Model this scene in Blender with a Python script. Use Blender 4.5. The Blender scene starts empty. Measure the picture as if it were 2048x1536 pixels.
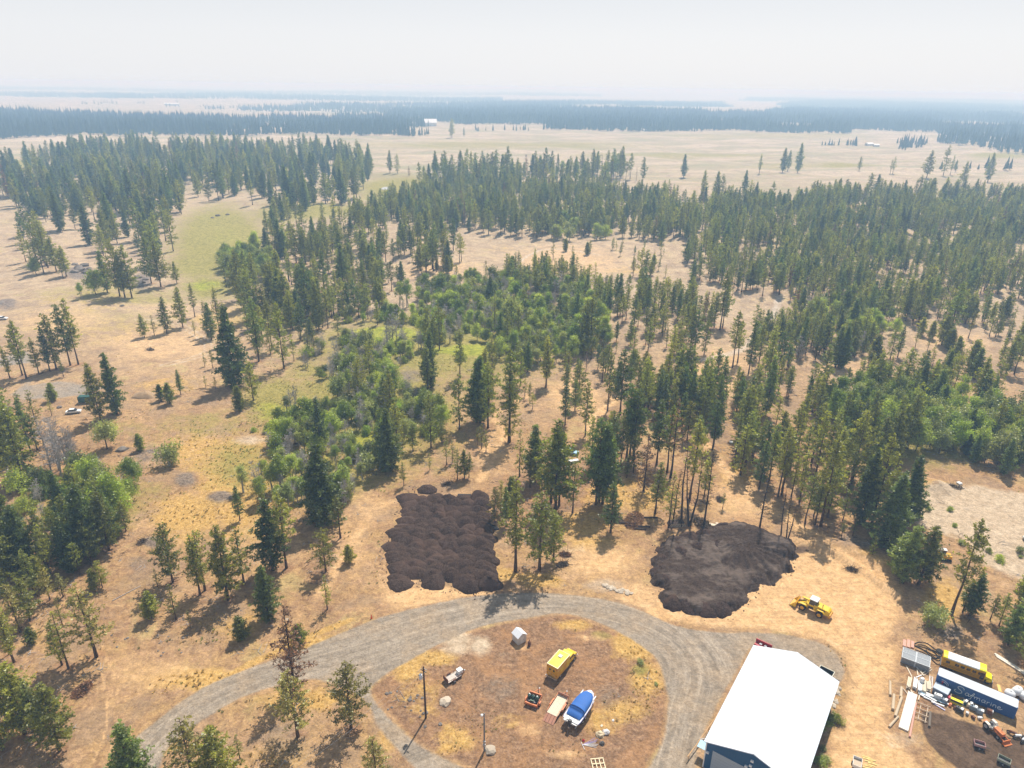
import bpy, bmesh, math, random
import numpy as np
from mathutils import Matrix, Vector
from mathutils import noise as mnoise
random.seed(11); np.random.seed(11)
PI = math.pi
SC = bpy.context.scene
COL = SC.collection
# ------------------------------------------------------------------ camera
FOC, PITCH, ROLL, HC = 1400.0, 23.0, 0.78, 100.0
cam_d = bpy.data.cameras.new('camera'); cam = bpy.data.objects.new('camera', cam_d); COL.objects.link(cam)
CR = Matrix.Rotation(math.radians(90-PITCH), 3, 'X') @ Matrix.Rotation(math.radians(ROLL), 3, 'Z')
cam.matrix_world = Matrix.Translation((0, 0, HC)) @ CR.to_4x4()
cam_d.sensor_width = 36; cam_d.lens = FOC/2048*36; cam_d.clip_start = 0.5; cam_d.clip_end = 60000
SC.camera = cam
# ------------------------------------------------------------------ sky, sun, exposure
SUN_EL, SUN_AZ = 57.0, 69.0          # elevation, direction towards the sun (degrees from +X)
w = bpy.data.worlds.new('World'); SC.world = w; w.use_nodes = True
nt = w.node_tree; bgn = nt.nodes['Background']
sky = nt.nodes.new('ShaderNodeTexSky'); sky.sky_type = 'NISHITA'; sky.sun_disc = False
sky.sun_elevation = math.radians(SUN_EL); sky.sun_rotation = math.radians(90-SUN_AZ)
sky.altitude = 700; sky.air_density = 1.0; sky.dust_density = 4.0; sky.ozone_density = 1.0
mixs = nt.nodes.new('ShaderNodeMixRGB'); mixs.inputs[0].default_value = 0.88
mixs.inputs[2].default_value = (6.7, 7.05, 7.15, 1)      # smoke veil: pale even grey over the clear sky
tcw = nt.nodes.new('ShaderNodeTexCoord'); sx = nt.nodes.new('ShaderNodeSeparateXYZ'); cr_ = nt.nodes.new('ShaderNodeValToRGB')
nt.links.new(tcw.outputs['Generated'], sx.inputs[0]); nt.links.new(sx.outputs[2], cr_.inputs[0])
els = cr_.color_ramp.elements; els[0].position = 0; els[0].color = (.945, .985, 1.0, 1); els[1].position = 1; els[1].color = (.22, .29, .38, 1)
for p_, c_ in ((.06, (.90, .935, .95, 1)), (.12, (.80, .84, .86, 1)), (.35, (.42, .47, .52, 1))): e_ = els.new(p_); e_.color = c_
vm = nt.nodes.new('ShaderNodeMixRGB'); vm.blend_type = 'MULTIPLY'; vm.inputs[0].default_value = 1; vm.inputs[1].default_value = (5.85, 5.7, 5.8, 1); nt.links.new(cr_.outputs[0], vm.inputs[2]); nt.links.new(vm.outputs[0], mixs.inputs[2])
nt.links.new(sky.outputs[0], mixs.inputs[1]); nt.links.new(mixs.outputs[0], bgn.inputs[0])
bgn.inputs[1].default_value = 0.13
sd = bpy.data.lights.new('sun', 'SUN'); so = bpy.data.objects.new('sun', sd); COL.objects.link(so)
sd.energy = 4.5; sd.angle = math.radians(.6); sd.color = (1.0, 0.95, 0.87)
se, sa = math.radians(SUN_EL), math.radians(SUN_AZ)
SUNV = Vector((math.cos(se)*math.cos(sa), math.cos(se)*math.sin(sa), math.sin(se)))
so.rotation_euler = SUNV.to_track_quat('Z', 'Y').to_euler()
SC.view_settings.view_transform = 'Standard'; SC.view_settings.look = 'None'
SC.view_settings.exposure = 0.36; SC.view_settings.gamma = 1.0
SC.render.engine = 'CYCLES'
SC.cycles.use_denoising = True
SC.cycles.max_bounces = 6; SC.cycles.diffuse_bounces = 2; SC.cycles.volume_bounces = 1
SC.cycles.transmission_bounces = 2; SC.cycles.transparent_max_bounces = 4
# ------------------------------------------------------------------ helpers
def sstep(a, b, x):
    t = np.clip((x-a)/(b-a), 0, 1); return t*t*(3-2*t)
def HT(x, y):
    x = np.asarray(x, float); y = np.asarray(y, float)
    e = sstep(165, 300, y); e1 = sstep(60, 130, np.abs(x+20))*sstep(90, 140, y)
    h = np.maximum(e, e1*.35)*(1.5*np.sin(x/41+1)*np.cos(y/52)+0.9*np.sin(x/21+y/27)+.5*np.sin(y/13-x/17))
    h = h+.05*np.sin(x/3.1+y/4.7)+.05*np.sin(x/5.3-y/3.7)
    e2 = sstep(900, 2500, y); h = h+e2*(4*np.sin(x/420+.6)+3*np.cos(y/700+x/900))
    e3 = sstep(7000, 15000, y)
    h = h+e3*(38+14*np.sin(x/2100+1.2)+9*np.sin(x/900+2))
    return h
def hz(x, y): return float(HT(x, y))
def ray(px, py):
    return CR @ Vector(((px-1024)/FOC, -(py-768)/FOC, -1.0))
def P(px, py, z=None):
    """ground point that the photograph shows at this pixel (or the point at height z)"""
    d = ray(px, py)
    zz = 0.0 if z is None else z
    for _ in range(8 if z is None else 1):
        t = (zz-HC)/d.z; x, y = d.x*t, d.y*t
        if z is None:
            zz = .5*zz+.5*hz(x, y) if _ else hz(x, y)
    t = (zz-HC)/d.z
    return Vector((d.x*t, d.y*t, zz if z is not None else hz(d.x*t, d.y*t)))
def pix(p):
    q = CR.transposed() @ (Vector(p)-Vector((0, 0, HC)))
    return (1024+FOC*q.x/-q.z, 768-FOC*q.y/-q.z, -q.z)
def az(a, b):
    p, q = P(*a), P(*b); return math.atan2(q.y-p.y, q.x-p.x)
class MB:
    def __init__(s): s.v = []; s.f = []; s.m = []
    def add(s, vs, fs, mi=0):
        o = len(s.v); s.v += [tuple(v) for v in vs]; s.f += [tuple(i+o for i in f) for f in fs]; s.m += [mi]*len(fs); return s
    def box(s, x0, x1, y0, y1, z0, z1, mi=0, M=None, tx=0, ty=0):
        vs = [(x0, y0, z0), (x1, y0, z0), (x1, y1, z0), (x0, y1, z0), (x0+tx, y0+ty, z1), (x1-tx, y0+ty, z1), (x1-tx, y1-ty, z1), (x0+tx, y1-ty, z1)]
        if M is not None: vs = [M @ Vector(v) for v in vs]
        return s.add(vs, [(0, 3, 2, 1), (4, 5, 6, 7), (0, 1, 5, 4), (1, 2, 6, 5), (2, 3, 7, 6), (3, 0, 4, 7)], mi)
    def tube(s, p0, p1, r0, r1=None, n=8, mi=0, cap=True):
        p0, p1 = Vector(p0), Vector(p1); r1 = r0 if r1 is None else r1
        d = (p1-p0); q = d.to_track_quat('Z', 'Y') if d.length > 1e-6 else Matrix.Identity(3).to_quaternion()
        vs = []
        for p, r in ((p0, r0), (p1, r1)):
            for k in range(n): a = 2*PI*k/n; vs.append(p+q @ Vector((r*math.cos(a), r*math.sin(a), 0)))
        fs = [(k, (k+1) % n, n+(k+1) % n, n+k) for k in range(n)]
        if cap: fs += [tuple(range(n-1, -1, -1)), tuple(range(n, 2*n))]
        return s.add(vs, fs, mi)
    def path(s, pts, r, n=6, mi=0):
        for a, b in zip(pts[:-1], pts[1:]): s.tube(a, b, r, r, n, mi)
        return s
    def bar(s, p0, p1, w_, h_, mi=0):
        p0, p1 = Vector(p0), Vector(p1); d = p1-p0; L = d.length; x = d.normalized()
        y = Vector((0, 0, 1)).cross(x)
        y = Vector((0, 1, 0)) if y.length < 1e-3 else y.normalized()
        z = x.cross(y); M = Matrix(((x.x, y.x, z.x, p0.x), (x.y, y.y, z.y, p0.y), (x.z, y.z, z.z, p0.z), (0, 0, 0, 1)))
        return s.box(0, L, -w_/2, w_/2, -h_/2, h_/2, mi, M)
    def lathe(s, prof, c=(0, 0, 0), n=12, mi=0, axis='Z'):
        vs = []; 
        for r, z in prof:
            for k in range(n):
                a = 2*PI*k/n; v = (r*math.cos(a), r*math.sin(a), z)
                if axis == 'Y': v = (v[0], v[2], v[1])
                if axis == 'X': v = (v[2], v[0], v[1])
                vs.append((v[0]+c[0], v[1]+c[1], v[2]+c[2]))
        fs = []
        for i in range(len(prof)-1):
            for k in range(n): fs.append((i*n+k, i*n+(k+1) % n, (i+1)*n+(k+1) % n, (i+1)*n+k))
        fs += [tuple(range(n-1, -1, -1)), tuple(range((len(prof)-1)*n, len(prof)*n))]
        return s.add(vs, fs, mi)
    def prism(s, poly, y0, y1, mi=0, M=None):
        """poly in xz, extruded along y"""
        n = len(poly); vs = [(x, y0, z) for x, z in poly]+[(x, y1, z) for x, z in poly]
        if M is not None: vs = [M @ Vector(v) for v in vs]
        fs = [tuple(range(n)), tuple(range(2*n-1, n-1, -1))]+[(k, n+k, n+(k+1) % n, (k+1) % n) for k in range(n)]
        return s.add(vs, fs, mi)
    def slab(s, poly, z0, z1, mi=0):
        """poly in xy, extruded up"""
        n = len(poly); vs = [(x, y, z0) for x, y in poly]+[(x, y, z1) for x, y in poly]
        fs = [tuple(range(n-1, -1, -1)), tuple(range(n, 2*n))]+[(k, (k+1) % n, n+(k+1) % n, n+k) for k in range(n)]
        return s.add(vs, fs, mi)
    def mesh(s, name, mats, smooth=False):
        me = bpy.data.meshes.new(name); me.from_pydata(s.v, [], s.f)
        for m in (mats if isinstance(mats, (list, tuple)) else [mats]): me.materials.append(m)
        me.polygons.foreach_set('material_index', s.m)
        if smooth: me.polygons.foreach_set('use_smooth', [True]*len(s.f))
        me.validate(); me.update(); return me
    def build(s, name, mats, parent=None, smooth=False, bevel=0):
        o = bpy.data.objects.new(name, s.mesh(name, mats, smooth)); COL.objects.link(o); o.parent = parent
        if bevel:
            b = o.modifiers.new('bevel', 'BEVEL'); b.width = bevel; b.segments = 2; b.limit_method = 'ANGLE'
        return o
def tag(o, label=None, cat=None, group=None, kind=None):
    if label: o['label'] = label
    if cat: o['category'] = cat
    if group: o['group'] = group
    if kind: o['kind'] = kind
    return o
def thing(name, label, cat, loc=(0, 0, 0), rz=0, group=None, rot=None):
    o = bpy.data.objects.new(name, None); COL.objects.link(o); o.location = loc
    o.rotation_euler = rot or (0, 0, rz); o.empty_display_size = .3
    return tag(o, label, cat, group)
def inst(mesh_or_obj, name, parent, loc=(0, 0, 0), rz=0, sc=None):
    me = mesh_or_obj if isinstance(mesh_or_obj, bpy.types.Mesh) else mesh_or_obj.data
    o = bpy.data.objects.new(name, me); COL.objects.link(o); o.parent = parent; o.location = loc; o.rotation_euler = (0, 0, rz)
    if sc: o.scale = (sc, sc, sc) if isinstance(sc, (int, float)) else sc
    return o
# ------------------------------------------------------------------ materials
class NT:
    def __init__(s, name):
        s.m = bpy.data.materials.new(name); s.m.use_nodes = True; s.t = s.m.node_tree; s.t.nodes.clear()
        s.out = s.t.nodes.new('ShaderNodeOutputMaterial')
    def n(s, typ, ins=None, **kw):
        d = s.t.nodes.new('ShaderNode'+typ)
        for k, v in kw.items(): setattr(d, k, v)
        for k, v in (ins or {}).items():
            if isinstance(v, bpy.types.NodeSocket): s.t.links.new(v, d.inputs[k])
            elif isinstance(v, bpy.types.Node): s.t.links.new(v.outputs[0], d.inputs[k])
            else: d.inputs[k].default_value = v
        return d
    def math(s, op, a, b=0.0, c=None, clamp=False):
        i = {0: a, 1: b}
        if c is not None: i[2] = c
        return s.n('Math', i, operation=op, use_clamp=clamp).outputs[0]
    def mix(s, f, a, b, mode='MIX'):
        return s.n('MixRGB', {0: f, 1: a, 2: b}, blend_type=mode).outputs[0]
    def noise(s, vec, scale, detail=4, rough=.55, dist=0):
        return s.n('TexNoise', {'Vector': vec, 'Scale': scale, 'Detail': detail, 'Roughness': rough, 'Distortion': dist}).outputs[0]
    def ramp(s, f, stops):
        r = s.n('ValToRGB', {0: f}); cr = r.color_ramp
        while len(cr.elements) < len(stops): cr.elements.new(.5)
        for e, (p, c) in zip(cr.elements, stops): e.position = p; e.color = (c[0], c[1], c[2], 1) if not isinstance(c, (int, float)) else (c, c, c, 1)
        return r.outputs[0]
def C(r, g, b): return (r, g, b, 1)
MATS = {}
def mat(name, col, rough=.6, metal=0.0, var=.12, scale=2.0, dirt=None, dirt_amt=0.0, spec=.4):
    if name in MATS: return MATS[name]
    N = NT(name); tc = N.n('TexCoord').outputs['Object']
    f = N.noise(tc, scale, 5, .6)
    k = N.math('MULTIPLY_ADD', f, 2*var, 1-var)
    c = N.mix(1.0, C(*col), N.n('CombineXYZ', {0: k, 1: k, 2: k}).outputs[0], 'MULTIPLY')
    if dirt:
        g = N.noise(tc, scale*1.7, 6, .7); g = N.ramp(g, [(.5-.3*dirt_amt, 0), (.75, 1)])
        g = N.math('MULTIPLY', g, dirt_amt)
        c = N.mix(g, c, C(*dirt))
    r = N.math('MULTIPLY_ADD', f, .2, rough-.1, clamp=True)
    b = N.n('BsdfPrincipled', {'Base Color': c, 'Roughness': r, 'Metallic': metal, 'Specular IOR Level': spec})
    N.t.links.new(b.outputs[0], N.out.inputs[0]); MATS[name] = N.m; return N.m
def foliage_mat(name, col, col2, transl=.35, var=.55):
    N = NT(name); oi = N.n('ObjectInfo').outputs['Random']
    at = N.n('Attribute', attribute_name='tint').outputs['Fac']
    c = N.mix(N.math('MULTIPLY', oi, 1.0), C(*col), C(*col2))
    k = N.math('MULTIPLY_ADD', at, 2*var, 1-var)
    o2 = N.math('FRACT', N.math('MULTIPLY', oi, 17.3)); k = N.math('MULTIPLY', k, N.math('MULTIPLY_ADD', o2, .75, .65))
    c = N.mix(1.0, c, N.n('CombineXYZ', {0: k, 1: k, 2: k}).outputs[0], 'MULTIPLY')
    d = N.n('BsdfDiffuse', {'Color': c}); t = N.n('BsdfTranslucent', {'Color': N.mix(1.0, c, C(1.25, 1.3, .55), 'MULTIPLY')})
    g = N.n('BsdfGlossy', {'Color': C(.8, .85, .75), 'Roughness': .45})
    m = N.n('MixShader', {0: transl, 1: d, 2: t}); m2 = N.n('MixShader', {0: .05, 1: m.outputs[0], 2: g.outputs[0]})
    N.t.links.new(m2.outputs[0], N.out.inputs[0]); MATS[name] = N.m; return N.m
def diffuse_mat(name, col, var=.2, scale=3.0, rnd=0.0):
    N = NT(name); tc = N.n('TexCoord').outputs['Object']
    k = N.math('MULTIPLY_ADD', N.noise(tc, scale, 5, .65), 2*var, 1-var)
    if rnd: k = N.math('MULTIPLY', k, N.math('MULTIPLY_ADD', N.n('ObjectInfo').outputs['Random'], 2*rnd, 1-rnd))
    c = N.mix(1.0, C(*col), N.n('CombineXYZ', {0: k, 1: k, 2: k}).outputs[0], 'MULTIPLY')
    d = N.n('BsdfDiffuse', {'Color': c}); N.t.links.new(d.outputs[0], N.out.inputs[0]); MATS[name] = N.m; return N.m
# ------------------------------------------------------------------ ground
def poly_sdf(X, Y, poly):
    """signed distance, positive inside"""
    n = len(poly); d = np.full(X.shape, 1e9); ins = np.zeros(X.shape, bool)
    for i in range(n):
        ax, ay = poly[i][0], poly[i][1]; bx, by = poly[(i+1) % n][0], poly[(i+1) % n][1]
        ex, ey = bx-ax, by-ay; L = ex*ex+ey*ey+1e-9
        t = np.clip(((X-ax)*ex+(Y-ay)*ey)/L, 0, 1)
        d = np.minimum(d, np.hypot(X-ax-t*ex, Y-ay-t*ey))
        c = ((ay > Y) != (by > Y)); xi = (bx-ax)*(Y-ay)/((by-ay) if abs(by-ay) > 1e-9 else 1e-9)+ax
        ins ^= (c & (X < xi))
    return np.where(ins, d, -d)
def smooth_poly(pts, n=4, closed=True):
    """Catmull-Rom through pixel points"""
    out = []; N_ = len(pts)
    rng = range(N_) if closed else range(N_-1)
    for i in rng:
        g = (lambda k: pts[k % N_]) if closed else (lambda k: pts[max(0, min(N_-1, k))])
        p0, p1, p2, p3 = [np.array(g(i+j), float) for j in (-1, 0, 1, 2)]
        for k in range(n):
            t = k/n
            out.append(tuple(.5*((2*p1)+(-p0+p2)*t+(2*p0-5*p1+4*p2-p3)*t*t+(-p0+3*p1-3*p2+p3)*t**3)))
    if not closed: out.append(tuple(pts[-1]))
    return out
def WP(pts, smooth=True):
    q = smooth_poly(pts) if smooth else pts
    return [tuple(P(a, b)[:2]) for a, b in q]
ROAD_OUT = [(130, 1640), (215, 1545), (262, 1480), (310, 1440), (400, 1375), (500, 1333), (600, 1297), (700, 1256), (780, 1226), (900, 1198), (1000, 1184), (1100, 1184),
            (1200, 1195), (1270, 1213), (1350, 1248), (1440, 1262), (1520, 1262), (1600, 1272), (1660, 1293), (1690, 1330), (1690, 1360), (1660, 1370), (1600, 1330), (1511, 1297),
            (1480, 1340), (1430, 1430), (1400, 1500), (1380, 1600), (1250, 1600), (1290, 1536), (1320, 1480), (1332, 1405), (1326, 1370), (1310, 1320), (1262, 1282), (1200, 1250),
            (1130, 1230), (1050, 1240), (960, 1258), (880, 1292), (810, 1330), (762, 1362), (746, 1386), (790, 1440), (850, 1492), (940, 1536), (1060, 1600), (900, 1610), (820, 1536),
            (752, 1455), (724, 1402), (650, 1366), (600, 1366), (500, 1392), (430, 1430), (345, 1492), (320, 1545), (260, 1640)]
W_ROAD = WP(ROAD_OUT)
W_YARD = WP([(1310, 1213), (1325, 1180), (1340, 1160), (1480, 1130), (1560, 1080), (1640, 1088), (1720, 1112), (1800, 1165), (1800, 1230), (1765, 1290), (1790, 1290), (1782, 1340), (1770, 1400), (1775, 1450), (1810, 1495), (1870, 1600),
              (1640, 1600), (1680, 1460), (1700, 1400), (1700, 1340), (1680, 1300), (1600, 1268), (1500, 1255), (1400, 1250)])
W_SOIL = WP([(1845, 1425), (1880, 1428), (1935, 1445), (2048, 1482), (2140, 1500), (2140, 1600), (1960, 1560), (1900, 1525), (1866, 1495), (1848, 1465)])
W_PAD = WP([(1815, 1010), (1850, 975), (1950, 972), (2060, 990), (2200, 1020), (2200, 1200), (2050, 1160), (1960, 1120), (1930, 1080), (1860, 1060), (1825, 1040)])
W_ISL = WP([(762, 1362), (810, 1330), (880, 1292), (960, 1258), (1050, 1240), (1130, 1230), (1200, 1250), (1262, 1282), (1310, 1320), (1326, 1370), (1332, 1405), (1320, 1480), (1290, 1536), (1250, 1600), (1060, 1600), (940, 1536), (850, 1492), (790, 1440), (746, 1386)])
W_TRK = WP([(-80, 770), (0, 735), (60, 725), (75, 745), (20, 790), (50, 800), (110, 795), (170, 790), (190, 772), (120, 762), (60, 770), (75, 735), (55, 700), (0, 715), (-80, 745)], False)
# ground grid: rows spread geometrically away from the camera, columns fan out
ys = [-60, -20, 10, 30, 45, 55]; y = 62.0
while y < 17500: ys.append(y); y += max(.42, y*.0056)
ys = np.array(ys); U = np.concatenate([np.linspace(-1.5, -.95, 30, endpoint=False), np.linspace(-.95, .95, 400), np.linspace(.95, 1.5, 31)[1:]])
YY, UU = np.meshgrid(ys, U, indexing='ij'); XX = UU*(np.maximum(YY, 0)+38); 
ZZ = HT(XX, YY)
S = XX.shape; W9 = {k: np.zeros(S) for k in ('road', 'sand', 'brown', 'gold', 'green', 'lush', 'pale', 'dark', 'rock')}
near = YY < 2600
def put(cls, arr, mode='max'):
    W9[cls] = np.maximum(W9[cls], arr) if mode == 'max' else np.clip(W9[cls]-arr, 0, 1)
def pmask(poly, soft=1.2):
    xs_ = [p[0] for p in poly]; ys_ = [p[1] for p in poly]; r = np.zeros(S)
    b = (XX > min(xs_)-9) & (XX < max(xs_)+9) & (YY > min(ys_)-9) & (YY < max(ys_)+9)
    sd_ = poly_sdf(XX[b], YY[b], poly); r[b] = np.clip(.5+sd_/(2*soft), 0, 1); return r
def sdf_full(poly):
    xs_ = [p[0] for p in poly]; ys_ = [p[1] for p in poly]; r = np.full(S, -9.0)
    b = (XX > min(xs_)-9) & (XX < max(xs_)+9) & (YY > min(ys_)-9) & (YY < max(ys_)+9)
    r[b] = poly_sdf(XX[b], YY[b], poly); return r
def blob(cls, cx, cy, rx, ry, s=1.0, rot=0):
    c = P(cx, cy); a = P(cx+rx, cy); u, d = P(cx, cy-ry), P(cx, cy+ry)
    ax = (Vector(a[:2])-Vector(c[:2])); ay = (Vector(u[:2])-Vector(d[:2]))/2
    M_ = np.linalg.inv(np.array([[ax.x, ay.x], [ax.y, ay.y]]))
    dx, dy = XX-c.x, YY-c.y; p = M_[0, 0]*dx+M_[0, 1]*dy; q = M_[1, 0]*dx+M_[1, 1]*dy
    if rot: cr, sr = math.cos(rot), math.sin(rot); p, q = p*cr+q*sr, -p*sr+q*cr
    put(cls, s*np.clip(1.35-np.sqrt(p*p+q*q), 0, 1))
def trail(cls, pts, wd, s=1.0, gauge=0):
    q = [P(a, b) for a, b in smooth_poly(pts, 4, False)]; xs_ = [v.x for v in q]; ys_ = [v.y for v in q]
    b = (XX > min(xs_)-5) & (XX < max(xs_)+5) & (YY > min(ys_)-5) & (YY < max(ys_)+5); d = np.full(b.sum(), 1e9); X, Y = XX[b], YY[b]
    for i in range(len(q)-1):
        ex, ey = q[i+1].x-q[i].x, q[i+1].y-q[i].y; L = ex*ex+ey*ey+1e-9
        t = np.clip(((X-q[i].x)*ex+(Y-q[i].y)*ey)/L, 0, 1); d = np.minimum(d, np.hypot(X-q[i].x-t*ex, Y-q[i].y-t*ey))
    if gauge: d = np.abs(d-gauge)
    r = np.zeros(S); r[b] = s*np.clip(1.3-d/wd, 0, 1); put(cls, r)
# the road and its along/across coordinates
SD_ROAD = sdf_full(W_ROAD); put('road', np.clip(.5+(SD_ROAD-.45)/1.6, 0, 1))
CL = [(150, 1600), (265, 1520), (330, 1460), (420, 1400), (520, 1355), (620, 1325), (740, 1290), (880, 1240), (1000, 1212), (1120, 1207), (1220, 1222), (1330, 1265), (1390, 1340), (1370, 1440), (1330, 1600)]
clw = [P(a, b) for a, b in smooth_poly(CL, 4, False)]; dd = np.full(S, 1e9); al = np.zeros(S); sg = np.zeros(S); acc = 0; nb = YY < 200
for i in range(len(clw)-1):
    ex, ey = clw[i+1].x-clw[i].x, clw[i+1].y-clw[i].y; L = math.hypot(ex, ey)
    t = np.clip(((XX-clw[i].x)*ex+(YY-clw[i].y)*ey)/L/L, 0, 1); dx, dy = XX-clw[i].x-t*ex, YY-clw[i].y-t*ey; d = np.hypot(dx, dy)
    m_ = (d < dd) & nb; dd[m_] = d[m_]; al[m_] = acc+t[m_]*L; sg[m_] = np.sign(ex*dy[m_]-ey*dx[m_])*d[m_]; acc += L
put('sand', pmask(W_YARD, 2.5)); put('dark', pmask(W_SOIL, 1.0)); put('pale', pmask(W_PAD, 3)); put('brown', pmask(W_ISL, 1.0)*.9)
put('road', pmask(W_TRK, 2)*.9)
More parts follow.
